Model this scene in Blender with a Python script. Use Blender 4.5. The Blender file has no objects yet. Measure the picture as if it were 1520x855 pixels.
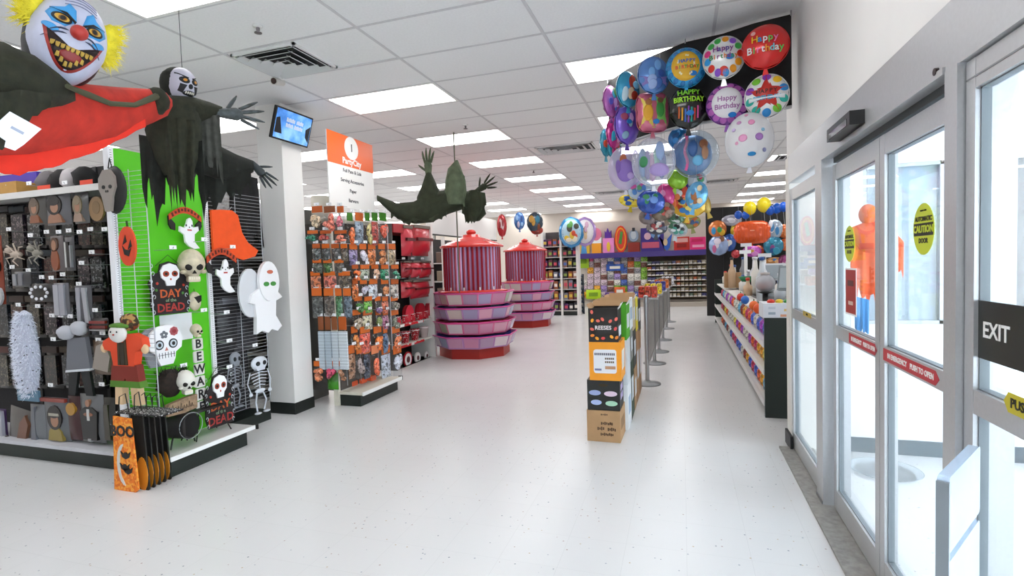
import bpy, bmesh, math, random
from mathutils import Vector, Matrix, Euler
random.seed(7)
S = bpy.context.scene
COL = S.collection
PI = math.pi

# ------------------------------------------------------------------ camera
CAM_H = 1.5
CAM_R = Matrix(((0.9505977633, 0.3087325450, -0.0323744965),      # camera right in world axes
                (0.0167410806, 0.0531532998, 0.9984460240),       # camera up
                (-0.3099735934, 0.9496625413, -0.0453588915)))    # camera forward
FOCAL = 774.69                                                    # pixels, picture 1520 wide
cam_d = bpy.data.cameras.new('camera'); cam = bpy.data.objects.new('camera', cam_d); COL.objects.link(cam)
cam_d.sensor_width = 36.0; cam_d.lens = FOCAL / 1520 * 36.0; cam_d.clip_start = .05; cam_d.clip_end = 200
mw = Matrix.Identity(4)
for i in range(3):
    mw[i][0] = CAM_R[0][i]; mw[i][1] = CAM_R[1][i]; mw[i][2] = -CAM_R[2][i]
mw.translation = Vector((0, 0, CAM_H)); cam.matrix_world = mw
S.camera = cam

# ------------------------------------------------------------------ world, exposure
S.view_settings.view_transform = 'Standard'; S.view_settings.look = 'None'
S.view_settings.gamma = 1.0; S.view_settings.use_curve_mapping = False
S.view_settings.exposure = 0.30
LAMP = 5.6          # strength of the ceiling panels
W = bpy.data.worlds.new('overcast_sky'); S.world = W; W.use_nodes = True
bg = W.node_tree.nodes['Background']; bg.inputs[0].default_value = (.80, .90, 1.0, 1); bg.inputs[1].default_value = 9.0

# ------------------------------------------------------------------ points from the picture's measured geometry
def ray(x, y):
    a, b = (x - 760) / FOCAL, (y - 427.5) / FOCAL
    return CAM_R[0] * a - CAM_R[1] * b + CAM_R[2]
def atx(x, y, X): d = ray(x, y); return d * (X / d.x) + Vector((0, 0, CAM_H))
def aty(x, y, Y): d = ray(x, y); return d * (Y / d.y) + Vector((0, 0, CAM_H))
def atz(x, y, Z): d = ray(x, y); return d * ((Z - CAM_H) / d.z) + Vector((0, 0, CAM_H))
def atr(x, y, r): d = ray(x, y); return d * (r / math.hypot(d.x, d.y)) + Vector((0, 0, CAM_H))

def depth(v): return CAM_R[2].dot(Vector(v) - Vector((0, 0, CAM_H)))

# ------------------------------------------------------------------ materials
_M = {}
def mat(name, col=(.8, .8, .8), rough=.5, metal=0.0, noise=0.0, nscale=20, emit=0.0, trans=0.0, bump=0.0, coat=0.0, alpha=1.0, spec=.5):
    if name in _M: return _M[name]
    m = bpy.data.materials.new(name); m.use_nodes = True; nt = m.node_tree; b = nt.nodes['Principled BSDF']
    c = tuple(col) + (1,)
    b.inputs['Base Color'].default_value = c; b.inputs['Roughness'].default_value = rough; b.inputs['Metallic'].default_value = metal
    b.inputs['Specular IOR Level'].default_value = spec
    if coat: b.inputs['Coat Weight'].default_value = coat
    if trans: b.inputs['Transmission Weight'].default_value = trans
    if alpha < 1: b.inputs['Alpha'].default_value = alpha
    if emit: b.inputs['Emission Color'].default_value = c; b.inputs['Emission Strength'].default_value = emit
    if noise or bump:
        tc = nt.nodes.new('ShaderNodeTexCoord'); n = nt.nodes.new('ShaderNodeTexNoise'); n.inputs['Scale'].default_value = nscale; n.inputs['Detail'].default_value = 4
        nt.links.new(tc.outputs['Object'], n.inputs['Vector'])
        if noise:
            mx = nt.nodes.new('ShaderNodeMix'); mx.data_type = 'RGBA'; mx.blend_type = 'MULTIPLY'; mx.inputs[0].default_value = 1
            r = nt.nodes.new('ShaderNodeMapRange'); r.inputs[1].default_value = .3; r.inputs[2].default_value = .7; r.inputs[3].default_value = 1 - noise; r.inputs[4].default_value = 1 + noise * .3
            nt.links.new(n.outputs[0], r.inputs[0]); nt.links.new(r.outputs[0], mx.inputs[7]); mx.inputs[6].default_value = c
            nt.links.new(mx.outputs[2], b.inputs['Base Color'])
        if bump:
            bp = nt.nodes.new('ShaderNodeBump'); bp.inputs['Strength'].default_value = bump; bp.inputs['Distance'].default_value = .01
            nt.links.new(n.outputs[0], bp.inputs['Height']); nt.links.new(bp.outputs[0], b.inputs['Normal'])
    _M[name] = m; return m
def srgb(h):
    h = h.lstrip('#'); return tuple(((int(h[i:i + 2], 16) / 255 + .055) / 1.055) ** 2.4 if int(h[i:i + 2], 16) > 10 else int(h[i:i + 2], 16) / 255 / 12.92 for i in (0, 2, 4))
def P(h, rough=.5, **k):                                   # plain paint by its hex colour
    return mat('paint_%s_%d_%s' % (h, round(rough * 100), '_'.join('%s%s' % i for i in sorted(k.items()))), srgb(h), rough, **k)
def ramp_mat(name, kind, cols, scale=6.0, rough=.35, metal=0.0, coat=0.0, const=True, dirv=None):
    """printed pattern: kind voronoi | noise | wave, colours picked by a ramp"""
    if name in _M: return _M[name]
    m = bpy.data.materials.new(name); m.use_nodes = True; nt = m.node_tree; b = nt.nodes['Principled BSDF']
    b.inputs['Roughness'].default_value = rough; b.inputs['Metallic'].default_value = metal; b.inputs['Coat Weight'].default_value = coat
    tc = nt.nodes.new('ShaderNodeTexCoord'); src = tc.outputs['Object']
    if dirv:
        mp = nt.nodes.new('ShaderNodeMapping'); mp.inputs['Scale'].default_value = dirv; nt.links.new(src, mp.inputs[0]); src = mp.outputs[0]
    if kind == 'voronoi':
        t = nt.nodes.new('ShaderNodeTexVoronoi'); t.inputs['Scale'].default_value = scale; sp = nt.nodes.new('ShaderNodeSeparateColor')
        nt.links.new(src, t.inputs['Vector']); nt.links.new(t.outputs['Color'], sp.inputs[0]); fac = sp.outputs[0]
    elif kind == 'dots':
        t = nt.nodes.new('ShaderNodeTexVoronoi'); t.inputs['Scale'].default_value = scale; t.inputs['Randomness'].default_value = .75
        nt.links.new(src, t.inputs['Vector']); fac = t.outputs['Distance']
    elif kind == 'wave':
        t = nt.nodes.new('ShaderNodeTexWave'); t.bands_direction = 'Z' if dirv else 'X'; t.inputs['Scale'].default_value = scale; nt.links.new(src, t.inputs['Vector']); fac = t.outputs['Fac']
    else:
        t = nt.nodes.new('ShaderNodeTexNoise'); t.inputs['Scale'].default_value = scale; t.inputs['Detail'].default_value = 3; nt.links.new(src, t.inputs['Vector'])
        mr = nt.nodes.new('ShaderNodeMapRange'); mr.inputs[1].default_value = .3; mr.inputs[2].default_value = .7; nt.links.new(t.outputs[0], mr.inputs[0]); fac = mr.outputs[0]
    r = nt.nodes.new('ShaderNodeValToRGB'); r.color_ramp.interpolation = 'CONSTANT' if const else 'LINEAR'
    cs = [(c if isinstance(c, tuple) else (None, c)) for c in cols]
    n = len(cs)
    while len(r.color_ramp.elements) < n: r.color_ramp.elements.new(.5)
    for i, (pos, c) in enumerate(cs):
        e = r.color_ramp.elements[i]; e.position = pos if pos is not None else i / n; e.color = srgb(c) + (1,)
    nt.links.new(fac, r.inputs[0]); nt.links.new(r.outputs[0], b.inputs['Base Color'])
    _M[name] = m; return m
def glass_mat(name, tint=(.95, .97, .98), reflect=.06, rough=0.0, veil=0.0):
    if name in _M: return _M[name]
    m = bpy.data.materials.new(name); m.use_nodes = True; nt = m.node_tree; nt.nodes.remove(nt.nodes['Principled BSDF'])
    o = nt.nodes['Material Output']; t = nt.nodes.new('ShaderNodeBsdfTransparent'); t.inputs[0].default_value = tint + (1,)
    g = nt.nodes.new('ShaderNodeBsdfGlossy'); g.inputs['Roughness'].default_value = rough
    mx = nt.nodes.new('ShaderNodeMixShader'); lw = nt.nodes.new('ShaderNodeLayerWeight'); pw = nt.nodes.new('ShaderNodeMath'); pw.operation = 'POWER'; pw.inputs[1].default_value = 5
    fr = nt.nodes.new('ShaderNodeMath'); fr.operation = 'MULTIPLY_ADD'; fr.inputs[1].default_value = .6; fr.inputs[2].default_value = reflect * .6; lw.inputs[0].default_value = .5
    nt.links.new(lw.outputs['Facing'], pw.inputs[0]); nt.links.new(pw.outputs[0], fr.inputs[0]); nt.links.new(fr.outputs[0], mx.inputs[0]); nt.links.new(t.outputs[0], mx.inputs[1]); nt.links.new(g.outputs[0], mx.inputs[2])
    out = mx.outputs[0]
    if veil:
        d = nt.nodes.new('ShaderNodeBsdfDiffuse'); d.inputs[0].default_value = tint + (1,); m2 = nt.nodes.new('ShaderNodeMixShader'); m2.inputs[0].default_value = veil
        nt.links.new(out, m2.inputs[1]); nt.links.new(d.outputs[0], m2.inputs[2]); out = m2.outputs[0]
    nt.links.new(out, o.inputs[0]); _M[name] = m; return m

# ------------------------------------------------------------------ mesh building
class MB:
    def __init__(s): s.v = []; s.f = []; s.m = []; s.sm = []
    def add(s, vs, fs, m=0, sm=False):
        o = len(s.v); s.v += [tuple(v) for v in vs]; s.f += [tuple(i + o for i in f) for f in fs]; s.m += [m] * len(fs); s.sm += [sm] * len(fs); return s
    def box(s, c, d, m=0, rot=None):
        x, y, z = d[0] / 2, d[1] / 2, d[2] / 2
        vs = [Vector((i * x, j * y, k * z)) for i in (-1, 1) for j in (-1, 1) for k in (-1, 1)]
        if rot: R_ = Euler(rot).to_matrix(); vs = [R_ @ v for v in vs]
        c = Vector(c); return s.add([v + c for v in vs], [(0, 1, 3, 2), (4, 6, 7, 5), (0, 4, 5, 1), (2, 3, 7, 6), (0, 2, 6, 4), (1, 5, 7, 3)], m)
    def b2(s, x0, x1, y0, y1, z0, z1, m=0): return s.box(((x0 + x1) / 2, (y0 + y1) / 2, (z0 + z1) / 2), (abs(x1 - x0), abs(y1 - y0), abs(z1 - z0)), m)
    def rbox(s, c, d, r=.01, m=0, n=3):                  # upright box with rounded vertical-face corners in x,z
        x, z = d[0] / 2 - r, d[2] / 2 - r; o = []
        for (sx, sz, a0) in ((1, 1, 0), (-1, 1, 90), (-1, -1, 180), (1, -1, 270)):
            for i in range(n + 1):
                a = math.radians(a0 + 90 * i / n); o.append((c[0] + sx * x + r * math.cos(a), c[2] + sz * z + r * math.sin(a)))
        return s.prism(o, c[1] - d[1] / 2, c[1] + d[1] / 2, m)
    def prism(s, o, y0, y1, m=0, m_side=None, sm=False):   # outline in x,z extruded along y (front is y0)
        a = sum(o[i][0] * o[(i + 1) % len(o)][1] - o[(i + 1) % len(o)][0] * o[i][1] for i in range(len(o)))
        if a < 0: o = o[::-1]
        n = len(o); s.add([(p[0], y0, p[1]) for p in o], [tuple(range(n))], m)
        s.add([(p[0], y1, p[1]) for p in o], [tuple(range(n))[::-1]], m)
        s.add([(p[0], y0, p[1]) for p in o] + [(p[0], y1, p[1]) for p in o], [(i + n, (i + 1) % n + n, (i + 1) % n, i)[::1] for i in range(n)], m if m_side is None else m_side, sm); return s
    def cyl(s, p0, p1, r0, r1=None, n=10, m=0, cap=True, sm=True):
        r1 = r0 if r1 is None else r1; p0 = Vector(p0); p1 = Vector(p1); d = (p1 - p0).normalized()
        a = d.orthogonal().normalized(); b = d.cross(a)
        vs = [p0 + (a * math.cos(2 * PI * i / n) + b * math.sin(2 * PI * i / n)) * r0 for i in range(n)] + [p1 + (a * math.cos(2 * PI * i / n) + b * math.sin(2 * PI * i / n)) * r1 for i in range(n)]
        s.add(vs, [(i, (i + 1) % n, (i + 1) % n + n, i + n) for i in range(n)], m, sm)
        if cap: s.add(vs[:n], [tuple(range(n))[::-1]], m); s.add(vs[n:], [tuple(range(n))], m)
        return s
    def tube(s, pts, r, n=6, m=0):
        pts = [Vector(p) for p in pts]; rs = r if isinstance(r, (list, tuple)) else [r] * len(pts); vs = []; up = None
        for i, p in enumerate(pts):
            d = (pts[min(i + 1, len(pts) - 1)] - pts[max(i - 1, 0)]).normalized()
            if up is None: up = d.orthogonal().normalized()
            a = (up - d * up.dot(d)); a = a.normalized() if a.length > 1e-6 else d.orthogonal().normalized(); up = a; b = d.cross(a)
            vs += [p + (a * math.cos(2 * PI * k / n) + b * math.sin(2 * PI * k / n)) * rs[i] for k in range(n)]
        fs = [(i * n + k, i * n + (k + 1) % n, (i + 1) * n + (k + 1) % n, (i + 1) * n + k) for i in range(len(pts) - 1) for k in range(n)]
        s.add(vs, fs, m, True); L = (len(pts) - 1) * n
        s.add(vs[:n], [tuple(range(n))[::-1]], m); s.add(vs[L:], [tuple(range(n))], m); return s
    def lathe(s, prof, n=24, c=(0, 0, 0), m=0, sm=True, lobes=0, amp=0, sx=1, sy=1):
        vs = []
        for (r, z) in prof:
            for i in range(n):
                a = 2 * PI * i / n; q = r * (1 + amp * math.cos(lobes * a)); vs.append((c[0] + q * math.cos(a) * sx, c[1] + q * math.sin(a) * sy, c[2] + z))
        fs = [(j * n + i, j * n + (i + 1) % n, (j + 1) * n + (i + 1) % n, (j + 1) * n + i) for j in range(len(prof) - 1) for i in range(n)]
        return s.add(vs, fs, m, sm)
    def ell(s, c, r, nu=12, nv=8, m=0, wob=0, seed=0, fn=None):
        rd = random.Random(seed); vs = []
        for j in range(nv + 1):
            th = PI * j / nv
            for i in range(nu):
                ph = 2 * PI * i / nu; k = 1 + (rd.uniform(-wob, wob) if 0 < j < nv else 0)
                p = Vector((math.sin(th) * math.cos(ph) * k, math.sin(th) * math.sin(ph) * k, math.cos(th)))
                if fn: p = fn(p)
                vs.append((c[0] + p.x * r[0], c[1] + p.y * r[1], c[2] + p.z * r[2]))
        fs = [(j * nu + i, (j + 1) * nu + i, (j + 1) * nu + (i + 1) % nu, j * nu + (i + 1) % nu) for j in range(nv) for i in range(nu)]
        return s.add(vs, fs, m, True)
    def grid(s, fn, nu, nv, m=0, sm=True, closeu=False):   # surface from fn(u,v), u,v in 0..1
        vs = [fn(i / nu, j / nv) for j in range(nv + 1) for i in range(nu + (0 if closeu else 1))]; w = nu if closeu else nu + 1
        return s.add(vs, [(j * w + i, j * w + (i + 1) % w, (j + 1) * w + (i + 1) % w, (j + 1) * w + i) for j in range(nv) for i in range(nu)], m, sm)
    def mesh(s, name, mats):
        me = bpy.data.meshes.new(name); me.from_pydata(s.v, [], s.f)
        for m in (mats if isinstance(mats, (list, tuple)) else [mats]): me.materials.append(m)
        me.polygons.foreach_set('material_index', s.m); me.polygons.foreach_set('use_smooth', s.sm); me.update(); return me
    def build(s, name, mats, parent=None, loc=(0, 0, 0), rot=(0, 0, 0), kind=None):
        return link(name, s.mesh(name, mats), parent, loc, rot, kind)
def link(name, data, parent=None, loc=(0, 0, 0), rot=(0, 0, 0), kind=None, scale=None):
    o = bpy.data.objects.new(name, data); COL.objects.link(o)
    if parent: o.parent = parent
    o.location = loc; o.rotation_euler = rot
    if scale: o.scale = scale
    if kind: o['kind'] = kind
    return o
def tag(o, label, cat, group=None):
    o['label'] = label; o['category'] = cat
    if group: o['group'] = group
    return o
def thing(name, label, cat, loc=(0, 0, 0), rz=0, group=None, rot=None):
    o = bpy.data.objects.new(name, None); COL.objects.link(o); o.location = loc; o.rotation_euler = rot or (0, 0, rz); o.empty_display_size = .1
    return tag(o, label, cat, group)
def copy_tree(o, parent=None):
    c = o.copy(); COL.objects.link(c); c.parent = parent
    for ch in o.children: copy_tree(ch, c)
    return c
_T = {}
def text_mesh(s, size, ext=.0006, align='CENTER', bold=0.0, space=1.0):
    k = (s, size, ext, align, bold, space)
    if k in _T: return _T[k]
    cu = bpy.data.curves.new('lettering', 'FONT'); cu.body = s; cu.size = size; cu.extrude = ext; cu.align_x = align; cu.align_y = 'CENTER'; cu.resolution_u = 2; cu.offset = bold; cu.space_line = space
    ob = bpy.data.objects.new('lettering', cu); COL.objects.link(ob)
    me = bpy.data.meshes.new_from_object(ob.evaluated_get(bpy.context.evaluated_depsgraph_get()))
    bpy.data.objects.remove(ob); bpy.data.curves.remove(cu); me.name = 'lettering'
    for v in me.vertices: x, y, z = v.co; v.co = (x, -z, y)          # stand up, facing -y
    _T[k] = me; return me
def text(s, size, m, parent, loc=(0, 0, 0), rz=0, ry=0, bold=0.0, name='lettering', ext=.0006, wrap=None, space=1.0, sx=1.0, align='CENTER'):
    me = text_mesh(s, size, ext, align, bold, space).copy(); me.materials.clear(); me.materials.append(m)
    if sx != 1:
        for v in me.vertices: v.co.x *= sx
    if wrap:
        if ry:
            c_, s_ = math.cos(ry), math.sin(ry)
            for v in me.vertices: x, z = v.co.x, v.co.z; v.co.x = x * c_ + z * s_; v.co.z = -x * s_ + z * c_
            ry = 0
        for v in me.vertices: v.co.y += wrap(v.co.x + loc[0], v.co.z + loc[2]) - loc[1]
    return link(name, me, parent, loc, (0, ry, rz))
NTH = ['first', 'second', 'third', 'fourth', 'fifth', 'sixth', 'seventh', 'eighth', 'ninth', 'tenth', 'eleventh', 'twelfth', 'thirteenth', 'fourteenth', 'fifteenth', 'sixteenth', 'seventeenth', 'eighteenth', 'nineteenth', 'twentieth']

# shared paints
WHITE = P('f2f2f0', .45); OFFW = P('e6e3dc', .55); BLACK = P('101012', .5); CHROME = mat('bright_steel', (.78, .79, .8), .25, 1.0)
TAGW = P('f4f4f6', .4); RED = P('c8202a', .4); ORANGE = P('f06a18', .45); GREY = P('8a8c90', .5); KICK = P('14201c', .45)
CARD = P('b58e66', .8); CLEAR = glass_mat('clear_film', (.93, .94, .95))

def RY(x0, y0, x1, y1, Y):                                  # a rectangle standing in the plane y = Y: centre, width, height
    xm, ym = (x0 + x1) / 2, (y0 + y1) / 2
    return aty(xm, ym, Y), abs(aty(x1, ym, Y).x - aty(x0, ym, Y).x), abs(aty(xm, y0, Y).z - aty(xm, y1, Y).z)
def RX(x0, y0, x1, y1, X):
    xm, ym = (x0 + x1) / 2, (y0 + y1) / 2
    return atx(xm, ym, X), abs(atx(x1, ym, X).y - atx(x0, ym, X).y), abs(atx(xm, y0, X).z - atx(xm, y1, X).z)
def pillow(mb, w, h, d, m=0, c=(0, 0, 0), n=5, flat=.004, pinch=.0):   # bulged bag, front towards -y
    def f(u, v):
        a, b = 2 * u - 1, 2 * v - 1; k = (1 - a ** 4) * (1 - b ** 4)
        return (c[0] + a * w / 2 * (1 - pinch * b * b), c[1] - flat - d * k, c[2] + b * h / 2)
    mb.grid(f, n, n, m); mb.grid(lambda u, v: (c[0] + (1 - 2 * u) * w / 2, c[1] + d * .25 * (1 - (2 * u - 1) ** 4) * (1 - (2 * v - 1) ** 4), c[2] + (2 * v - 1) * h / 2), n, n, m)
    return mb
def ragged(mb, pts_top, length, fold=.03, n=18, nv=8, seed=1, m=0, spread=1.0, jag=.35, normal=(0, -1, 0), thick=.012):
    """cloth hanging from a polyline, torn hem, two skins"""
    rd = random.Random(seed); pts = [Vector(p) for p in pts_top]; nor = Vector(normal)
    L = [rd.uniform(1 - jag, 1) for _ in range(n + 1)]
    def top(u):
        t = u * (len(pts) - 1); i = min(int(t), len(pts) - 2); return pts[i].lerp(pts[i + 1], t - i)
    ph = rd.uniform(0, 6)
    for side in (0, 1):
        vs = []
        for j in range(nv + 1):
            v = j / nv
            for i in range(n + 1):
                u = i / n; p = top(u).copy(); ln = (length(u) if callable(length) else length) * L[i]
                p.z -= v * ln; mid = top(.5); p.x = mid.x + (p.x - mid.x) * (1 + (spread - 1) * v); p.y = mid.y + (p.y - mid.y) * (1 + (spread - 1) * v)
                p += nor * (fold * (.3 + .7 * v) * (math.sin(u * 17 + ph) + .5 * math.sin(u * 41 + ph * 2 + v)) - side * thick)
                vs.append(p)
        fs = [(j * (n + 1) + i, j * (n + 1) + i + 1, (j + 1) * (n + 1) + i + 1, (j + 1) * (n + 1) + i) for j in range(nv) for i in range(n)]
        mb.add(vs, fs if side else [f[::-1] for f in fs], m, True)
    return mb
# ================================================================== the building
CEIL = 3.226; GX, GY = -3.40, 2.683; TX, TY = 1.22, .61        # ceiling grid origin and tile size
WX = .80                                                     # plane of the entrance wall
FAR = 18.0; LEFT = -13.5; RIGHT = 6.2; NEAR = -3.0

def floor_mat():
    m = bpy.data.materials.new('speckled_white_floor_tile'); m.use_nodes = True; nt = m.node_tree; b = nt.nodes['Principled BSDF']; N = nt.nodes.new; L = nt.links.new
    tc = N('ShaderNodeTexCoord'); v = N('ShaderNodeTexVoronoi'); v.inputs['Scale'].default_value = 26; v.inputs['Randomness'].default_value = 1
    L(tc.outputs['Object'], v.inputs['Vector'])
    lt = N('ShaderNodeMath'); lt.operation = 'LESS_THAN'; lt.inputs[1].default_value = .13; L(v.outputs['Distance'], lt.inputs[0])
    sp = N('ShaderNodeSeparateColor'); L(v.outputs['Color'], sp.inputs[0])
    gt = N('ShaderNodeMath'); gt.operation = 'GREATER_THAN'; gt.inputs[1].default_value = .62; L(sp.outputs[1], gt.inputs[0])
    mu = N('ShaderNodeMath'); mu.operation = 'MULTIPLY'; L(lt.outputs[0], mu.inputs[0]); L(gt.outputs[0], mu.inputs[1])
    cr = N('ShaderNodeValToRGB'); cr.color_ramp.interpolation = 'CONSTANT'
    for i, (p, c) in enumerate(((0, 'a9afb8'), (.35, 'b8a5a2'), (.6, '8f979e'), (.8, 'c4b59e'))):
        e = cr.color_ramp.elements[i] if i < 2 else cr.color_ramp.elements.new(p); e.position = p; e.color = srgb(c) + (1,)
    L(sp.outputs[0], cr.inputs[0])
    n = N('ShaderNodeTexNoise'); n.inputs['Scale'].default_value = 1.6; n.inputs['Detail'].default_value = 5; L(tc.outputs['Object'], n.inputs['Vector'])
    base = N('ShaderNodeMix'); base.data_type = 'RGBA'; L(n.outputs[0], base.inputs[0]); base.inputs[6].default_value = (.715, .715, .715, 1); base.inputs[7].default_value = (.74, .74, .74, 1)
    br = N('ShaderNodeTexBrick'); br.offset = 0; br.inputs['Scale'].default_value = 1; br.inputs['Brick Width'].default_value = .305; br.inputs['Row Height'].default_value = .305; br.inputs['Mortar Size'].default_value = .0009
    br.inputs['Color1'].default_value = (1, 1, 1, 1); br.inputs['Color2'].default_value = (.985, .985, .985, 1); br.inputs['Mortar'].default_value = (.86, .86, .86, 1); L(tc.outputs['Object'], br.inputs['Vector'])
    jm = N('ShaderNodeMix'); jm.data_type = 'RGBA'; jm.blend_type = 'MULTIPLY'; jm.inputs[0].default_value = 1; L(base.outputs[2], jm.inputs[6]); L(br.outputs[0], jm.inputs[7])
    fx = N('ShaderNodeMix'); fx.data_type = 'RGBA'; L(mu.outputs[0], fx.inputs[0]); L(jm.outputs[2], fx.inputs[6]); L(cr.outputs[0], fx.inputs[7])
    L(fx.outputs[2], b.inputs['Base Color'])
    n2 = N('ShaderNodeTexNoise'); n2.inputs['Scale'].default_value = 2.5; n2.inputs['Detail'].default_value = 4; L(tc.outputs['Object'], n2.inputs['Vector'])
    rr = N('ShaderNodeMapRange'); rr.inputs[3].default_value = .21; rr.inputs[4].default_value = .29; L(n2.outputs[0], rr.inputs[0]); L(rr.outputs[0], b.inputs['Roughness'])
    bp = N('ShaderNodeBump'); bp.inputs['Strength'].default_value = .03; bp.inputs['Distance'].default_value = .02; n3 = N('ShaderNodeTexNoise'); n3.inputs['Scale'].default_value = 5; L(tc.outputs['Object'], n3.inputs['Vector']); L(n3.outputs[0], bp.inputs['Height']); L(bp.outputs[0], b.inputs['Normal'])
    return m
MB().b2(LEFT - .2, RIGHT + .2, NEAR - .2, FAR + .2, -.12, 0).build('floor', floor_mat(), kind='structure')

WALL = mat('cream_wall_paint', srgb('f0eeec'), .6, noise=.03, nscale=3)
WALL2 = mat('beige_wall_paint', srgb('d9d0c6'), .6, noise=.04, nscale=3)
MB().b2(LEFT - .15, RIGHT + .15, FAR, FAR + .15, 0, CEIL).build('wall_back', WALL2, kind='structure')
MB().b2(LEFT - .15, LEFT, NEAR, FAR, 0, CEIL).build('wall_left', WALL2, kind='structure')
MB().b2(RIGHT, RIGHT + .15, 4.62, FAR, 0, CEIL).build('wall_right', WALL, kind='structure')
MB().b2(LEFT - .15, WX + .2, NEAR - .15, NEAR, 0, CEIL).build('wall_front', WALL, kind='structure')
# wall above the entrance doors, and the return wall at its far end with a window towards the tills
MB().b2(WX, WX + .2, NEAR, 4.62, 2.25, CEIL).build('wall_entrance', WALL, kind='structure')
MB().b2(WX - .012, WX + .2, 4.475, 4.62, 0, 2.25).build('wall_corner', OFFW, kind='structure')
VIN = mat('white_vestibule_paint', srgb('f4f4f4'), .6)
wv = MB()
WSX0, WSX1, WSZ0, WSZ1 = 1.28, 3.2, .97, 2.14
wv.b2(WX + .2, RIGHT, 4.5, 4.62, WSZ1, CEIL); wv.b2(WX + .2, RIGHT, 4.5, 4.62, 0, WSZ0); wv.b2(WX + .2, WSX0, 4.5, 4.62, WSZ0, WSZ1); wv.b2(WSX1, RIGHT, 4.5, 4.62, WSZ0, WSZ1)
wv = wv.build('wall_vestibule', VIN, kind='structure')
MB().b2(WX + .2, 3.6, 4.485, 4.5, 0, .11).build('baseboard_vestibule', P('5d6a72', .5), kind='structure')
MB().b2(WX - .03, WX - .012, 4.40, 4.62, 0, .11).build('baseboard_entrance', P('22262a', .5), kind='structure')
w1 = MB().b2(WSX0, WSX1, 4.54, 4.555, WSZ0, WSZ1).build('window_1', glass_mat('window_glass', (.86, .9, .93), veil=.03), kind='structure')
fr = MB()
for x in (WSX0 + .015, 1.78, WSX1 - .015): fr.b2(x - .015, x + .015, 4.525, 4.57, WSZ0, WSZ1)
for z in (WSZ0 + .012, WSZ1 - .012): fr.b2(WSX0, WSX1, 4.525, 4.57, z - .012, z + .012)
fr.build('window_frame', P('c9ced2', .4), w1)
MB().b2(1.30, 1.765, 4.575, 4.59, WSZ0 + .02, WSZ1 - .02).build('blind_panel', P('e9edee', .6), w1)
MB().b2(3.6, 3.7, NEAR, 4.5, 2.7, CEIL).b2(3.6, 3.7, NEAR, 4.5, 0, .15).build('wall_outer', VIN, kind='structure')
w2 = MB().b2(3.64, 3.65, NEAR, 4.5, .15, 2.7).build('window_2', glass_mat('outer_glass', (.97, .98, .98)), kind='structure')
for y in (-3, -1.5, 0, 1.5, 3.0, 4.46): MB().b2(3.6, 3.68, y - .03, y + .03, .15, 2.7).build('mullion', P('c9ced2', .4, metal=.3), w2)
MB().b2(WX + .2, 3.7, NEAR - .15, NEAR, 0, CEIL).build('wall_vestibule_near', VIN, kind='structure')

# ------------------------------------------------------------------ ceiling
TILE = mat('white_mineral_fibre_tile', srgb('f5f5f6'), .9, noise=.04, nscale=60, bump=.15)
GRID = P('d6d5d8', .6)
ceil = MB().b2(LEFT - .2, RIGHT + .2, NEAR - .2, FAR + .2, CEIL + .10, CEIL + .2).build('ceiling', P('cfcfd2', .9), kind='structure')
i0 = math.floor((LEFT - GX) / TX); i1 = math.ceil((RIGHT - GX) / TX); j0 = math.floor((NEAR - GY) / TY); j1 = math.ceil((FAR - GY) / TY)
lights = set()
for i in range(i0, i1):
    if i % 2 == 0:
        for j in range(j0, j1):
            if (j > 0 and j % 3 == 0) or j in (-1, -5): lights.add((i, j))
lights = {(i, j) for (i, j) in lights if not (GX + i * TX > WX - .3 and GY + j * TY < 4.6) and GX + i * TX > LEFT and GY + j * TY > NEAR and GY + (j + 1) * TY < FAR}
vents = {(0, 1): 0, (1, 8): 1, (2, 12): 2, (2, 10): 3, (3, 16): 4, (1, 17): 5, (4, 12): 6}
tile = MB(); e = .004
tile.b2(e, TX - e, e, TY - e, 0, .015); tile = tile.mesh('ceiling_tile', TILE)
cells = [(i, j) for i in range(i0, i1) for j in range(j0, j1) if (i, j) not in lights and (i, j) not in vents]
def seen(i, j):
    c = Vector((GX + (i + .5) * TX, GY + (j + .5) * TY, CEIL - CAM_H)); q = CAM_R @ c
    if q.z < .2: return 0
    x, y = q.x / q.z * FOCAL, -q.y / q.z * FOCAL
    return 1 / c.length if abs(x) < 900 and abs(y) < 560 and c.x < 1.4 + 5 * (c.y > 4.6) else 0
cells.sort(key=lambda c: -seen(*c)); rest = MB()
for k, (i, j) in enumerate(cells):
    if k < 290 and seen(i, j): link('ceiling_tile', tile, ceil, (GX + i * TX, GY + j * TY, CEIL))
    else: x, y = GX + i * TX, GY + j * TY; rest.b2(x + e, x + TX - e, y + e, y + TY - e, CEIL, CEIL + .015)
rest.build('ceiling_tiles', TILE, ceil, kind='stuff')
for i in range(i0, i1 + 1): MB().b2(-.012, .012, NEAR, FAR, 0, .03).build('ceiling_runner', GRID, ceil, (GX + i * TX, 0, CEIL - .0035))
for j in range(j0, j1 + 1): MB().b2(LEFT, RIGHT, -.012, .012, 0, .03).build('ceiling_runner', GRID, ceil, (0, GY + j * TY, CEIL - .003))

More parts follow.
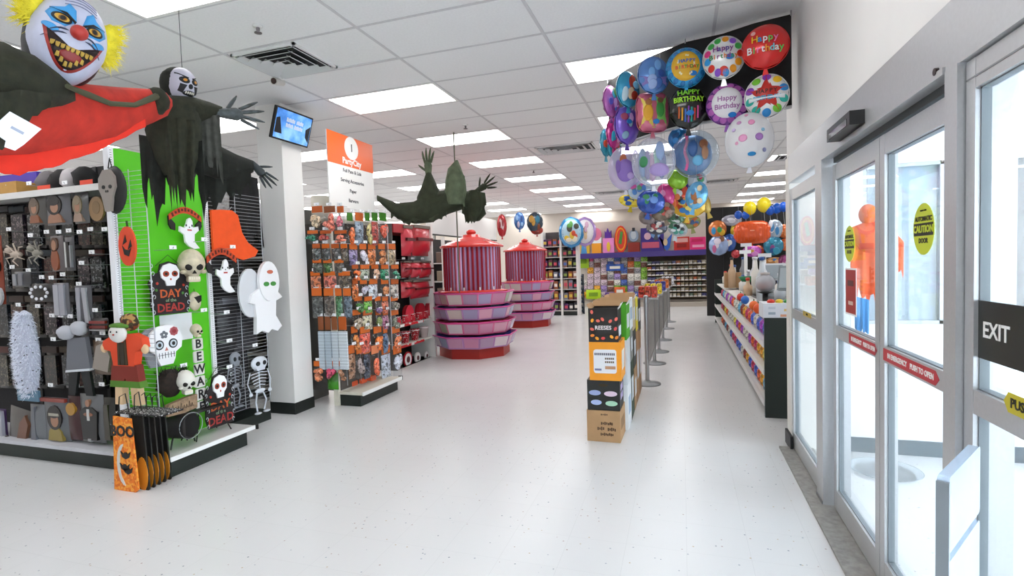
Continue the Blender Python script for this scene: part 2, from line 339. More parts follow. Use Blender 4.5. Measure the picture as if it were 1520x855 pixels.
DIFF = mat('lit_diffuser', (1, .99, .98), .5, emit=LAMP)
fm = MB(); t = .03
fm.b2(e, TX - e, e, t, -.004, .03); fm.b2(e, TX - e, TY - t, TY - e, -.004, .03); fm.b2(e, t, t, TY - t, -.004, .03); fm.b2(TX - t, TX - e, t, TY - t, -.004, .03)
fm = fm.mesh('frame', WHITE); dm = MB().b2(t, TX - t, t, TY - t, .004, .012).mesh('diffuser', DIFF)
cols = sorted({i for i, j in lights})
CN = {2: 'in the row over the queue of boxes', 0: 'in the row over the red kiosks', -2: 'in the row over the left shelving', 4: 'in the row over the tills'}
for i in cols:
    js = sorted(j for ii, j in lights if ii == i and seen(i, j) > 0) ; alljs = sorted(j for ii, j in lights if ii == i)
    for j in alljs:
        n = js.index(j) if j in js else None
        lab = 'white ceiling light panel, %s from the front %s' % (NTH[n], CN.get(i, 'in the %s row from the left' % NTH[(i - cols[0]) // 2])) if n is not None and n < 20 else 'ceiling light panel out of view, %s of the %s row behind the camera' % (NTH[alljs.index(j)], NTH[(i - cols[0]) // 2])
        t_ = thing('ceiling_light', lab, 'light', (GX + i * TX, GY + j * TY, CEIL), 0, 'recessed ceiling lights')
        link('frame', fm, t_); link('diffuser', dm, t_)
# air vents
VD = P('d4d6d8', .5); VN = {0: 'square curved-blade air vent beside the security camera', 1: 'small air vent just behind the second light over the kiosks', 2: 'far ceiling vent over the queue near the balloons', 3: 'small grey vent in ceiling left of the balloon cluster', 4: 'grey vent in ceiling over the tills', 5: 'small far vent in ceiling over the piñata shelf', 6: 'grey vent in ceiling right of the balloon cluster'}
for (i, j), k in vents.items():
    v = thing('air_vent', VN[k], 'vent', (GX + i * TX, GY + j * TY, CEIL), 0, 'ceiling air vents')
    MB().b2(e, TX - e, e, TY - e, .006, .015).build('panel', TILE, v)
    x0, x1 = (.12, .98) if k else (.03, .64); y0, y1 = .04, TY - .04
    f = MB()
    for (a, b_, c_, d_) in ((x0, x1, y0, y0 + .02), (x0, x1, y1 - .02, y1), (x0, x0 + .02, y0, y1), (x1 - .02, x1, y0, y1)): f.b2(a, b_, c_, d_, -.012, .008)
    f.build('frame', WHITE, v)
    MB().b2(x0 + .02, x1 - .02, y0 + .02, y1 - .02, .001, .004).build('duct', P('3a3d40', .8), v)
    for q in range(4):
        w = (x1 - x0) * (.86 - .22 * q); cx = (x0 + x1) / 2; cy = (y0 + y1) / 2; hw = w / 2; hh = (y1 - y0) / 2 * (.86 - .22 * q)
        b_ = MB()
        for sx in (-1, 1): b_.box((cx + sx * hw, cy, -.012 - .004 * q), (.06, hh * 2, .004), rot=(0, sx * .5, 0))
        for sy in (-1, 1): b_.box((cx, cy + sy * hh, -.012 - .004 * q), (w, .05, .004), rot=(-sy * .5, 0, 0))
        b_.build('louvre', VD, v)
# sprinklers
SPR = P('7a7476', .4, metal=.6)
for (x, y, lab) in ((383, 45, 'small sprinkler head on ceiling left of the square vent'), (691, 189, 'small sprinkler head on ceiling above the second kiosk light'), (792, 255, 'small far sprinkler head beside the third kiosk light'), (1018, 250, 'tiny sprinkler head in ceiling by the hanging foil balloons')):
    p = atz(x, y, CEIL - .03); s_ = thing('sprinkler', lab, 'sprinkler', (p.x, p.y, CEIL), 0, 'ceiling sprinklers')
    MB().lathe([(.0, 0), (.035, 0), (.032, -.008), (.012, -.012)], 12).build('collar', WHITE, s_); MB().lathe([(.012, -.008), (.012, -.03), (.006, -.045), (0, -.045)], 8).build('body', SPR, s_)
    MB().lathe([(0, -.046), (.026, -.046), (.026, -.05), (0, -.05)], 12).build('deflector', SPR, s_)
# security camera
p = atz(413, 114, CEIL); s_ = thing('security_camera', 'small white dome security camera on ceiling under the square vent', 'camera', (p.x, p.y, CEIL))
MB().lathe([(0, 0), (.05, 0), (.05, -.02), (.03, -.035)], 14).build('mount', WHITE, s_)
MB().cyl((0, .05, -.035), (.012, -.07, -.06), .03, .034, 12).build('housing', P('d6d3ce', .4), s_); MB().cyl((.012, -.07, -.06), (.0125, -.074, -.061), .026, n=12).build('lens', P('3a2420', .2), s_)

# ------------------------------------------------------------------ the square column
PX0, PX1, PY0, PY1 = -4.19, -3.88, 4.43, 4.72
col_ = MB().b2(PX0, PX1, PY0, PY1, .12, CEIL).build('column', mat('column_paint', srgb('ebe8e4'), .55, noise=.02, nscale=4), kind='structure')
MB().b2(PX0 - .006, PX1 + .006, PY0 - .006, PY1 + .006, 0, .12).build('column_base', P('121a18', .45), col_)

# ------------------------------------------------------------------ entrance: header, sidelights, sliding doors
ALU = mat('brushed_aluminium', srgb('c6c7c9'), .38, .55, noise=.04, nscale=80); ALUD = mat('shadow_aluminium', srgb('8d9092'), .4, .6)  # second one is a darker grey aluminium for trim strip and post feet
DG = glass_mat('door_glass', (.96, .975, .98), veil=.015)
hd = thing('door_header', 'long grey aluminium header box above the sliding doors', 'door frame', (WX, 0, 0))
MB().b2(-.02, .14, -1.2, 4.465, 2.045, 2.248).build('header_box', ALU, hd)
MB().b2(-.028, -.02, 1.97, 3.42, 2.04, 2.062).build('lip', ALU, hd); MB().b2(.03, .06, 1.97, 3.42, 2.015, 2.045).build('track', P('3c4042', .5), hd)
MB().cyl((-.012, 2.02, 2.065), (-.03, 2.02, 2.065), .012, n=10).build('knob', P('2a1416', .4), hd)
def panel(name, lab, y0, y1, x, kind, st=.055, top=2.0, br=.12, z0=.02):
    t_ = tag(thing(name, lab, kind, (x, 0, 0)), lab, kind)
    for (a, b_) in ((y0, y0 + st), (y1 - st, y1)): MB().b2(-.025, .025, a, b_, z0, top).build('stile', ALU, t_)
    MB().b2(-.024, .024, y0 + st, y1 - st, z0, z0 + br).build('bottom_rail', ALU, t_); MB().b2(-.024, .024, y0 + st, y1 - st, top - .085, top).build('top_rail', ALU, t_)
    MB().b2(-.024, .024, y0 + st, y1 - st, 1.025, 1.095).build('middle_rail', ALU, t_)
    for (a, b_) in ((z0 + br, 1.025), (1.095, top - .085)): MB().b2(-.004, .004, y0 + st, y1 - st, a, b_).build('pane', DG, t_)
    gs = MB()
    for (a, b_) in ((z0 + br, 1.025), (1.095, top - .085)):
        for yy in (y0 + st, y1 - st): gs.b2(-.012, .012, yy - .004, yy + .004, a, b_)
        for zz in (a, b_): gs.b2(-.012, .012, y0 + st, y1 - st, zz - .004, zz + .004)
    gs.build('gasket', P('7b8388', .5), t_)
    return t_
d1 = panel('sliding_door', 'far leaf of the glass sliding door, beside the far sidelight', 2.68, 3.42, WX + .05, 'door')
d2 = panel('sliding_door', 'near leaf of the glass sliding door, beside the exit plate', 1.97, 2.675, WX + .05, 'door')
s1 = panel('sidelight', 'narrow glass sidelight at the far end of the doors, next to the wall corner', 3.63, 4.46, WX + .02, 'window', st=.05)
s2 = panel('sidelight', 'large fixed glass panel in front carrying the black exit plate', .55, 1.88, WX + .02, 'window', st=.05, top=2.04)
MB().b2(-.026, -.022, .55, 1.88, 1.985, 1.99).build('trim_strip', ALUD, s2)
for (y0, y1, lab) in ((3.45, 3.60, 'grey aluminium jamb post between the far sidelight and door'), (1.885, 1.962, 'grey aluminium jamb post between near door leaf and exit panel')):
    t_ = thing('door_jamb', lab, 'door frame', (WX, 0, 0)); MB().b2(-.025, .12, y0, y1, 0, 2.045).build('post', ALU, t_); MB().b2(-.03, .0, y0 + .004, y1 - .004, 0, .03).build('foot', ALUD, t_)
th = MB().b2(WX - .10, WX + .14, -1.2, 4.46, 0, .014).build('threshold', mat('worn_threshold', srgb('a3a19c'), .5, .3, noise=.25, nscale=30)); tag(th, 'flat grey metal threshold strip along the door bottoms', 'threshold')
# door sensor
s_ = thing('door_sensor', 'black motion sensor bar on the aluminium header', 'sensor', (WX - .02, 2.9, 2.10))
MB().prism([(-.19, -.028), (.19, -.028), (.19, .034), (-.19, .034)], -.06, 0).build('housing', P('1d1f21', .35), s_, rot=(0, 0, PI / 2 * -1)); MB().b2(-.0615, -.059, -.15, .15, -.022, .008).build('lens', P('060607', .1), s_)
# stickers and signs on the doors (local frame turned so that the front faces -x)
FX = -PI / 2
def onwall(name, lab, cat, x, y, z): return thing(name, lab, cat, (x, y, z), FX)
def ellipse(rx, rz, n=28, cx=0, cz=0): return [(cx + rx * math.cos(2 * PI * i / n), cz + rz * math.sin(2 * PI * i / n)) for i in range(n)]
YG = P('c9d62e', .4); DK = P('15170f', .5)
for (x, y, lab) in ((1371, 340, 'yellow green oval caution sticker on the near door leaf'), (1261, 362, 'yellow green oval caution sticker on the far door leaf')):
    p = atx(x, y, WX + .044); s_ = onwall('caution_sticker', lab, 'sticker', p.x, p.y, p.z); s_['group'] = 'caution stickers'
    MB().prism(ellipse(.088, .095), -.001, 0).build('oval', YG, s_); MB().b2(-.08, .08, -.0016, -.001, -.024, .022).build('band', DK, s_)
    text('CAUTION', .036, YG, s_, (0, -.0022, -.001), bold=.0012); text('AUTOMATIC', .024, DK, s_, (0, -.0016, .037), bold=.0008); text('DOOR', .025, DK, s_, (0, -.0016, -.043), bold=.0008); text('STAND CLEAR', .008, DK, s_, (0, -.0016, .068))
for (y0, y1, lab) in ((2.03, 2.60, 'red and white emergency push strip on near leaf rail'), (2.73, 3.16, 'red and white emergency push strip on far leaf rail')):
    s_ = onwall('push_strip', lab, 'sticker', WX + .026, (y0 + y1) / 2 + (.06 if y0 < 2.5 else -.03), 1.06); s_['group'] = 'push strips'; L_ = .26 if y0 < 2.5 else .21
    MB().prism([(-L_, -.026), (L_ - .03, -.026), (L_, 0), (L_ - .03, .026), (-L_, .026)], -.001, 0).build('strip', P('c0303c', .4), s_)
    text('IN EMERGENCY', .030, WHITE, s_, (-.11 * L_ / .26, -.0016, 0), bold=.0008, sx=.95 * L_ / .26); text('PUSH TO OPEN', .030, WHITE, s_, (.12 * L_ / .26, -.0016, 0), bold=.0008, sx=.95 * L_ / .26)
p = atx(1491, 496, WX + .014); s_ = onwall('exit_sign', 'black exit plate on the front glass panel', 'sign', WX + .014, p.y, p.z)
MB().rbox((0, -.004, 0), (.27, .008, .165), .018).build('plate', P('1b211f', .35), s_); text('EXIT', .062, WHITE, s_, (-.022, -.009, 0), bold=.0012)
p = atx(1512, 603, WX - .004); s_ = onwall('push_sticker', 'small yellow push sticker at the right picture edge', 'sticker', WX - .005, p.y - .03, p.z)
MB().prism([(-.09, 0), (-.07, -.026), (.09, -.026), (.09, .026), (-.07, .026)], -.001, 0).build('strip', P('c8b92a', .4), s_); text('PUSH TO', .035, DK, s_, (.012, -.0016, 0), bold=.001)
p = atx(1198, 467, WX - .005); s_ = onwall('yellow_label', 'tiny yellow label on the rail of the far sidelight', 'sticker', WX - .005, p.y, p.z)
MB().b2(-.12, .12, -.001, 0, -.016, .016).build('strip', P('c2a63a', .4), s_); text('PUSH', .02, DK, s_, (0, -.0016, 0))
p = atx(1263, 433, WX + .046); s_ = onwall('red_notice', 'red notice with white border on the far door glass', 'sticker', p.x, p.y, p.z)
MB().b2(-.095, .095, -.001, 0, -.125, .125).build('border', WHITE, s_); MB().b2(-.085, .085, -.0015, -.001, -.115, .115).build('sheet', P('a82a22', .5), s_); MB().b2(-.05, .05, -.002, -.0015, .03, .06).build('heading', P('5a1512', .5), s_); MB().b2(-.04, .04, -.002, -.0015, -.07, -.05).build('footer', P('d8b8a8', .5), s_)
# clear security gate beside the doors
a = atr(1447, 665, 1.80); b_ = atr(1400, 702, 1.50); c_ = atr(1400, 815, 1.50); ztop = (a.z + b_.z) / 2; hgt = b_.z - c_.z
an = math.atan2(b_.y - a.y, b_.x - a.x); Lg = math.hypot(b_.x - a.x, b_.y - a.y)
s_ = thing('security_gate', 'clear acrylic anti-theft gate panel standing beside the exit glass', 'security gate', ((a.x + b_.x) / 2, (a.y + b_.y) / 2, 0), an)
ACR = glass_mat('frosted_acrylic', (.80, .88, .97), veil=.35)
MB().rbox((0, 0, ztop - hgt / 2), (Lg, .022, hgt), .012).build('upper_panel', ACR, s_); MB().rbox((0, 0, (ztop - hgt - .02) / 2 + .02), (Lg, .022, ztop - hgt - .06), .012).build('lower_panel', ACR, s_)
MB().b2(-Lg / 2 - .01, Lg / 2 + .01, -.03, .03, 0, .022).build('base', P('b9bcc0', .4), s_)
MB().b2(Lg / 2 - .004, Lg / 2 + .006, -.012, .012, .02, ztop - .01).build('edge_strip', P('8a9298', .4), s_)
# bits inside the vestibule: round floor mat ring, orange cloth figure added for a glass reflection, cart outline
p = atz(1300, 690, 0); s_ = thing('floor_dome', 'low clear plastic dish on the vestibule floor beyond the doors', 'dish', (1.30, 4.12, 0))
MB().lathe([(0, .002), (.17, .002), (.21, .018), (.215, .018), (.175, 0), (0, 0)], 36).build('dish', glass_mat('clear_plastic', (.9, .93, .95), veil=.25), s_)
# ================================================================== left costume shelving and green end display
GYF, GYB, EX = 2.80, 3.17, -4.0              # front of plinth, back panel, plane of the green panel
PEG = mat('dark_pegboard', srgb('1a1a1d'), .7, noise=.2, nscale=90); STEEL = mat('shelf_steel', srgb('d9d8d6'), .4, .2)
g = thing('costume_gondola', 'long dark pegboard shelving hung with costumes and wigs at left', 'shelving', (0, 0, 0))
MB().b2(-8.2, EX + .0, GYF + .04, 3.52, 0, .125).build('plinth', KICK, g)
dk = MB().b2(-8.2, EX + .0, GYF, 3.54, .125, .155).build('deck', mat('grey_deck', srgb('c9c9cf'), .5, noise=.08, nscale=12), g)
MB().b2(-8.2, EX - .03, GYB, GYB + .03, .155, 2.44).build('back_panel', PEG, g)
MB().b2(-8.2, EX - .06, GYF + .06, GYB, 2.19, 2.215).build('top_shelf', STEEL, g)
MB().b2(-8.2, EX - .06, GYF + .045, GYF + .06, 2.17, 2.22).build('shelf_edge', STEEL, g)
for x in (-7.4, -6.5, -5.6, -4.72): MB().b2(x - .02, x + .02, GYB - .012, GYB, .155, 2.44).build('upright', P('2b2b2e', .5), g)
e_ = thing('green_display', 'bright green end display with wire grids and white uprights', 'shelving', (0, 0, 0))
LIME = mat('lime_green_board', srgb('55c40e'), .5, noise=.05, nscale=5)
MB().b2(EX - .02, EX, 2.80, 3.57, .155, 2.46).build('green_panel', LIME, e_)
MB().b2(EX + .001, -3.63, GYF + .03, 3.54, 0, .13).build('plinth', KICK, e_)
MB().b2(EX + .001, -3.605, GYF, 3.60, .13, .158).build('deck', STEEL, e_); MB().b2(-3.605, -3.59, GYF, 3.6, .128, .16).build('deck_edge', WHITE, e_); MB().b2(-3.63, -3.57, 3.6, 3.615, .125, .165).build('corner_bumper', BLACK, e_)
SLOT = ramp_mat('slotted_white_upright', 'wave', [(0, 'f0f0f2'), (.86, '55585c')], 18, .4, dirv=(0.001, 0.001, 1))
for y in (2.785, 3.575): MB().b2(EX - .03, EX + .02, y - .02, y + .02, .155, 2.46).build('upright', P('e6e6ea', .4), e_); MB().b2(EX + .02, EX + .0215, y - .006, y + .006, .16, 2.45).build('slot_strip', SLOT, e_)
# wire grids: one wing facing the camera, one behind the white ghost
WIRE = mat('grey_wire', srgb('b9bcc0'), .35, .6)
def wire(mb, p0, p1, r=.0035): mb.cyl(p0, p1, r, n=5, cap=False)
def wire_grid(parent, X0, Y0, X1, Y1, z0, z1, nv, dz):
    fr = MB()
    for k in range(nv + 1):
        t = k / nv; a = (X0 + (X1 - X0) * t, Y0 + (Y1 - Y0) * t); wire(fr, (a[0], a[1], z0), (a[0], a[1], z1), .0045 if k in (0, nv) else .0035)
    fr.build('grid_upright', WIRE, parent)
    z = z0; hb = MB()
    while z <= z1 + 1e-6: wire(hb, (X0, Y0, z), (X1, Y1, z), .0022); z += dz
    hb.build('grid_wires', WIRE, parent, kind='stuff')
wire_grid(e_, EX + .02, 2.79, -3.66, 2.79, .25, 2.28, 2, .033)
wire_grid(e_, EX + .0, 3.60, EX + .0, 4.22, .20, 2.25, 2, .033)
MB().b2(EX - .3, EX - .28, 3.56, 4.24, .02, 2.3).build('dark_panel', P('232327', .7), e_)
MB().b2(EX - .28, EX - .02, 3.60, 4.24, 0, .10).build('dark_plinth', KICK, e_)

def hook(parent, p, d=(0, -1, 0), L=.22, tagc=TAGW, tw=.062):
    d = Vector(d); a = Vector(p); b = a + d * L; h_ = MB(); h_.cyl(a, b, .003, n=5, cap=False); h_.cyl(b, b + d * .012 + Vector((0, 0, .02)), .003, n=5)
    o = h_.build('hook', WIRE, parent); side = Vector((0, 0, 1)).cross(d)
    t_ = MB(); c = b + d * .004
    vs = [c + side * (sx * tw / 2) + Vector((0, 0, sz)) for sx, sz in ((-1, .002), (1, .002), (1, .032), (-1, .032))]
    t_.add([*vs, *[v + d * .002 for v in vs]], [(3, 2, 1, 0), (4, 5, 6, 7), (0, 1, 5, 4), (1, 2, 6, 5), (2, 3, 7, 6), (3, 0, 4, 7)]).build('price_tag', tagc, o)
    return o
# price tags of the costume wall, where they hang
for (x, y) in ((14, 341), (46, 350), (70, 345), (88, 345), (103, 343), (119, 345), (135, 341), (156, 341), (137, 375), (122, 391), (19, 397), (43, 402), (63, 412), (77, 413), (94, 408), (118, 422), (28, 453), (57, 455), (78, 469), (91, 469), (105, 470), (142, 461), (80, 504), (153, 495), (147, 505), (76, 572), (115, 573), (152, 571), (97, 272), (44, 273), (11, 276)):
    q = aty(x, y, GYF + .1); hook(g, (q.x, GYB, q.z - .012), L=GYB - GYF - .1)
for (x, y) in ((56, 281), (66, 281), (119, 275), (130, 275)):
    q = aty(x, y, GYF + .08)
for (x0, y0, x1, y1, lab) in ((56, 275, 75, 289, 'small orange price card above the twin wig packs'), (119, 267, 138, 283, 'small orange price card above the single wig pack')):
    c, w, h_ = RY(x0, y0, x1, y1, GYF + .07); tag(MB().b2(-w / 2, w / 2, -.002, .0, -h_ / 2, h_ / 2).build('price_card', P('e2492e', .5), loc=c), lab, 'price card', 'orange price cards')

# ---- goods on the costume wall; helper makes a hung card or bag with a picture on it
GLOSS = dict(coat=.6)
def dim(m, k=.70):                                   # dim light at the left is put into the goods' colours
    if not m.name.startswith('paint_'): return m
    p_ = m.name.split('_'); hx = p_[1]; return P(''.join('%02x' % int(int(hx[i:i + 2], 16) * k) for i in (0, 2, 4)), .4, coat=.4)
def card_pack(name, lab, cat, r, Y, body, parts=(), d=.025, header=None, rz=0, X=None, film=True, tilt=0):
    c, w, h_ = RX(*r, X) if X is not None else RY(*r, Y)
    t_ = thing(name, lab, cat, c, rz if X is None else PI / 2, None, None)
    if tilt: t_.rotation_euler.y = tilt
    b_ = MB(); pillow(b_, w, h_, d, 0); b_.build('pack', dim(body, .62), t_)
    if header: MB().b2(-w / 2, w / 2, -d * .6 - .004, -d * .2, h_ * .38, h_ / 2).build('header_card', header, t_)
    for (nm, kind, m, *a) in parts:                     # shapes in units of the pack's half size
        q = MB(); y = -d - .005 - .001 * (a[-1] if kind != 'poly' else 0)
        if kind == 'ell': q.prism(ellipse(a[2] * w / 2, a[3] * h_ / 2, 16, a[0] * w / 2, a[1] * h_ / 2), y - .003, y + d * .7)
        elif kind == 'box': q.b2(a[0] * w / 2, a[1] * w / 2, y - .003, y + d * .7, a[2] * h_ / 2, a[3] * h_ / 2)
        elif kind == 'poly': q.prism([(u * w / 2, v * h_ / 2) for u, v in a[0]], y - .003, y + d * .7)
        q.build(nm, dim(m, .82), t_)
    return t_
SKIN = P('c08a6c', .6); SKIN2 = P('a86e50', .6); HAIR = P('1c1516', .5); CLR = P('5c5a60', .35, coat=.5)
def portrait(hair, skin, cloth, cx=0, cy=0, s=1):
    return [('clothes', 'poly', cloth, [(cx - .6 * s, -.9), (cx - .5 * s, cy - .5 * s), (cx - .2 * s, cy - .28 * s), (cx + .2 * s, cy - .28 * s), (cx + .5 * s, cy - .5 * s), (cx + .6 * s, -.9)]),
            ('hair', 'ell', hair, cx, cy + .14 * s, .60 * s, .58 * s, 1), ('face', 'ell', skin, cx + .03 * s, cy + .02 * s, .32 * s, .32 * s, 2), ('fringe', 'ell', hair, cx, cy + .34 * s, .44 * s, .22 * s, 3)]
YG_ = GYF + .10
card_pack('wig_pack', 'grey wig pack with a fair-haired portrait, left of the twin packs', 'wig pack', (46, 288, 70, 334), YG_, P('8d8884', .3, coat=.5), portrait(P('7d6a5a'), SKIN, P('a06040')), .03)
card_pack('wig_pack', 'wig pack with a black bob portrait, right of the twin packs', 'wig pack', (70, 284, 106, 334), YG_, P('9a9aa0', .3, coat=.5), portrait(HAIR, SKIN, P('b98468')), .03)
card_pack('wig_pack', 'single grey wig pack with pale long hair under orange card', 'wig pack', (111, 284, 133, 332), YG_, P('8a8a8c', .3, coat=.5), portrait(P('9b8a70'), SKIN, P('b99a88')), .03)
card_pack('straw_hat', 'tan round hat hanging beside the white upright', 'hat', (137, 291, 160, 330), YG_ + .02, P('3a3030', .6), [('brim', 'ell', P('b08a5e', .8), 0, 0, .95, .95, 1), ('crown', 'ell', P('9c7a52', .8), 0, .1, .5, .5, 3)], .02)
card_pack('costume_photo_pack', 'accessory pack with two brown-haired portraits in the second row', 'costume pack', (77, 350, 96, 403), YG_, P('9b8f90', .3, coat=.5), [('hair', 'ell', P('5a3a2a'), 0, .5, .6, .4, 1), ('clothes', 'ell', P('a85a38'), 0, -.35, .6, .6, 1), ('face', 'ell', SKIN, 0, .45, .35, .3, 2)], .02)
card_pack('accessory_bag', 'clear bag of black and white straps next to twin portraits', 'costume pack', (98, 352, 112, 402), YG_, P('6d6a70', .25, coat=.6), [('strap', 'box', WHITE, -.5, -.2, -.8, .7, 1), ('strap', 'box', BLACK, -.1, .4, -.8, .7, 1), ('strap', 'box', P('a8a8ae'), .5, .8, -.8, .5, 1)], .02)
card_pack('accessory_bag', 'small grey bag of pale sleeves in third row at left', 'costume pack', (23, 403, 47, 426), YG_, P('55555a', .3, coat=.6), [('sleeve', 'box', P('a9a9b0'), -.9, -.5, -.8, .7, 1), ('sleeve', 'box', P('8d8d96'), -.2, .3, -.8, .8, 1)], .02)
t_ = card_pack('bead_necklace_pack', 'black card with a ring of white beads in third row', 'necklace', (46, 421, 81, 448), YG_, P('2a2628', .3, coat=.5), [], .012)
c, w, h_ = RY(46, 421, 81, 448, YG_)
for k in range(10):
    a = 2 * PI * k / 10; MB().ell((w * .36 * math.cos(a), -.03, h_ * .34 * math.sin(a)), (.014, .01, .014), 8, 6).build('bead', P('dcdce2', .3), t_)
card_pack('glove_pack', 'long white gloves hanging in a clear bag, left pair', 'gloves', (82, 420, 104, 470), YG_, P('9a9aa2', .4), [('glove', 'box', P('c9c9d2'), -.7, -.05, -.9, .9, 1), ('glove', 'box', P('b8b8c2'), .05, .7, -.9, .9, 1)], .02)
card_pack('stocking_pack', 'pale grey stockings hanging in a bag beside the gloves', 'stockings', (114, 424, 138, 482), YG_, P('7f7f88', .4), [('stocking', 'poly', P('b9b9c4'), [(-.6, .9), (-.1, .9), (-.2, -.9), (-.6, -.9)]), ('stocking', 'poly', P('c4c4cc'), [(.1, .9), (.6, .9), (.8, -.9), (.35, -.9)])], .02)
# spiders
for (x0, y0, x1, y1, lab, cc) in ((12, 360, 45, 396, 'pale bony creature toy on the left of two', 'b8a89a'), (46, 356, 74, 396, 'darker bony creature toy on the right of two', '8f8a80')):
    c, w, h_ = RY(x0, y0, x1, y1, YG_); t_ = thing('creature_toy', lab, 'toy', c, 0, 'creature toys')
    MB().ell((0, -.02, 0), (w * .22, .03, h_ * .14), 10, 6, wob=.1).build('body', P(cc, .6), t_); MB().ell((-w * .25, -.03, h_ * .2), (w * .12, .03, h_ * .12), 8, 6).build('head', P(cc, .6), t_)
    for k in range(7):
        a = .5 + k * .85; MB().tube([(w * .1 * math.cos(a), -.02, h_ * .1 * math.sin(a)), (w * .36 * math.cos(a), -.05, h_ * .36 * math.sin(a) + .02), (w * .48 * math.cos(a + .2), -.03, h_ * .48 * math.sin(a + .2))], [.008, .006, .003], 5).build('leg', P(cc, .6), t_)
# feather boa: a bent roll with feather tufts
c, w, h_ = RY(15, 458, 66, 592, GYF + .07); t_ = thing('feather_boa', 'fluffy white feather boa with dark tips hanging on the wall', 'boa', c)
core = MB().ell((0, 0, 0), (w * .34, .05, h_ * .48), 14, 16, wob=.08); core.build('core', P('c8ccdc', .9), t_)
fb = MB(); rd = random.Random(3)
for k in range(1500):
    th = rd.uniform(0, 2 * PI); z = rd.uniform(-.97, .97); r_ = math.sqrt(1 - z * z * .8)
    p = Vector((w * .33 * r_ * math.cos(th), -abs(.055 * r_ * math.sin(th)), h_ * .48 * z)); d = Vector((math.cos(th), -abs(math.sin(th)) * .6, rd.uniform(-1, .4))).normalized()
    L_ = rd.uniform(.02, .05); s2 = d.cross(Vector((rd.uniform(-1, 1), rd.uniform(-1, 1), rd.uniform(-1, 1)))).normalized() * .004
    fb.add([p - s2, p + s2, p + d * L_], [(0, 1, 2)])
fb.build('feathers', P('e4e8f4', .9), t_, kind='stuff')
db = MB()
for k in range(26):
    th = rd.uniform(PI, 2 * PI); z = rd.uniform(-.85, .7); r_ = math.sqrt(1 - z * z * .8)
    db.box((w * .35 * r_ * math.cos(th), -.075 * abs(math.sin(th)) * r_ - .012, h_ * .48 * z), (.014, .004, .006), rot=(0, rd.uniform(-1, 1), 0))
db.build('dark_feather_tips', P('2c2c34', .8), t_, kind='stuff')
MB().b2(-w * .3, w * .3, -.02, .0, -h_ * .52, -h_ * .40).build('hang_card', P('5b7f96', .4), t_)
# cheer outfit
c, w, h_ = RY(100, 478, 140, 586, GYF + .09); t_ = thing('pompom_outfit', 'grey outfit with two white pompoms and dark leggings', 'costume', c)
MB().prism([(-.42 * w, -.16 * h_), (-.3 * w, .28 * h_), (.36 * w, .30 * h_), (.46 * w, -.12 * h_)], -.03, 0).build('dress', P('6e7078', .6), t_)
MB().prism([(-.44 * w, -.19 * h_), (.47 * w, -.15 * h_), (.46 * w, -.12 * h_), (-.43 * w, -.16 * h_)], -.034, -.003).build('hem', P('cfd4da', .5), t_)
for sx in (-1, 1): MB().prism([(sx * .05 * w, -.18 * h_), (sx * .38 * w, -.17 * h_), (sx * .46 * w, -.5 * h_), (sx * .2 * w, -.5 * h_)], -.02, 0).build('legging', P('14181a', .6), t_)
for (x, z, q) in ((-.28, .36, 2), (.22, .42, 5)): MB().ell((x * w, -.04, z * h_), (w * .27, .04, h_ * .10), 14, 8, wob=.18, seed=q).build('pompom', P('b8bac2', .8), t_)
card_pack('striped_sock_pack', 'pack of red and black striped socks near the upright', 'socks', (137, 472, 162, 492), YG_, P('2a1a1c', .4), [('stripe', 'box', P('a02a26'), -.95, .95, .2, .6, 1), ('stripe', 'box', P('8a2622'), -.95, .95, -.5, -.1, 1), ('stripe', 'box', P('b8b4b4'), -.95, .95, -.85, -.65, 1)], .02)
card_pack('bonnet_pack', 'beige bonnet and apron bag beside the scarecrow', 'costume pack', (140, 505, 172, 556), YG_ - .0, P('8c6b4c', .7), [('bonnet', 'poly', P('b0a49a', .8), [(-.8, -.6), (-.3, .7), (.4, .9), (.9, .1), (.6, -.8)])], .03)
# dark filler costumes on the pegboard
rd = random.Random(11); dark = ['111013', '151316', '1a1517', '101417', '1c1215', '171410', '13171a', '221816']; spots = []
rows = [(338, 'top'), (402, 'second'), (470, 'third'), (545, 'fourth')]
for ri, (yc, rn) in enumerate(rows):
    for k, xc in enumerate((-64, -38, -12, 10, 33, 57, 82, 108, 131, 150)):
        c, w, h_ = RY(xc - 11, yc - 31, xc + 11, yc + 31, GYB - .06); t_ = thing('costume_bag', 'dark hanging costume bag, %s from left in the %s back row' % (NTH[k], rn), 'costume pack', c, 0, 'dark costume bags on the pegboard')
        pillow(MB(), w, h_, .03, 0, n=4).build('bag', P(dark[(ri * 3 + k * 5) % 8], .35, coat=.4), t_)
        MB().b2(-w * .5, w * .5, -.038, -.02, h_ * .36, h_ * .5).build('header_card', P(['33201c', '2a2a2e', '3c3024', '1f2a32', '4c2420'][(ri + k * 2) % 5], .5), t_)
        mt = P(['3c3836', '2a2e36', '4a2620', '4c463e', '30282c', '24262a'][(ri * 2 + k) % 6], .5)
        MB().rbox((.04 * w, -.03, -.06 * h_), (w * .78, .024, h_ * .72), .012).build('print_panel', ramp_mat('costume_print_%d' % ((ri * 2 + k) % 6), 'noise', [['0c0c0e', '2a2426', '141418', '4a3a34', '1c1c22'], ['101418', '22303a', '0c0e12', '50545c', '16181c'], ['180c0c', '4a1c18', '120c10', '6a4a3e', '1c1214'], ['0e0e0e', '38342c', '141210', '6a6254', '1a1816'], ['141016', '2c2232', '0c0a0e', '7a6a72', '1c161e'], ['0a0c0e', '2a2e32', '101214', '8a8c90', '16181a']][(ri * 2 + k) % 6], 26, .3, coat=.5), t_)
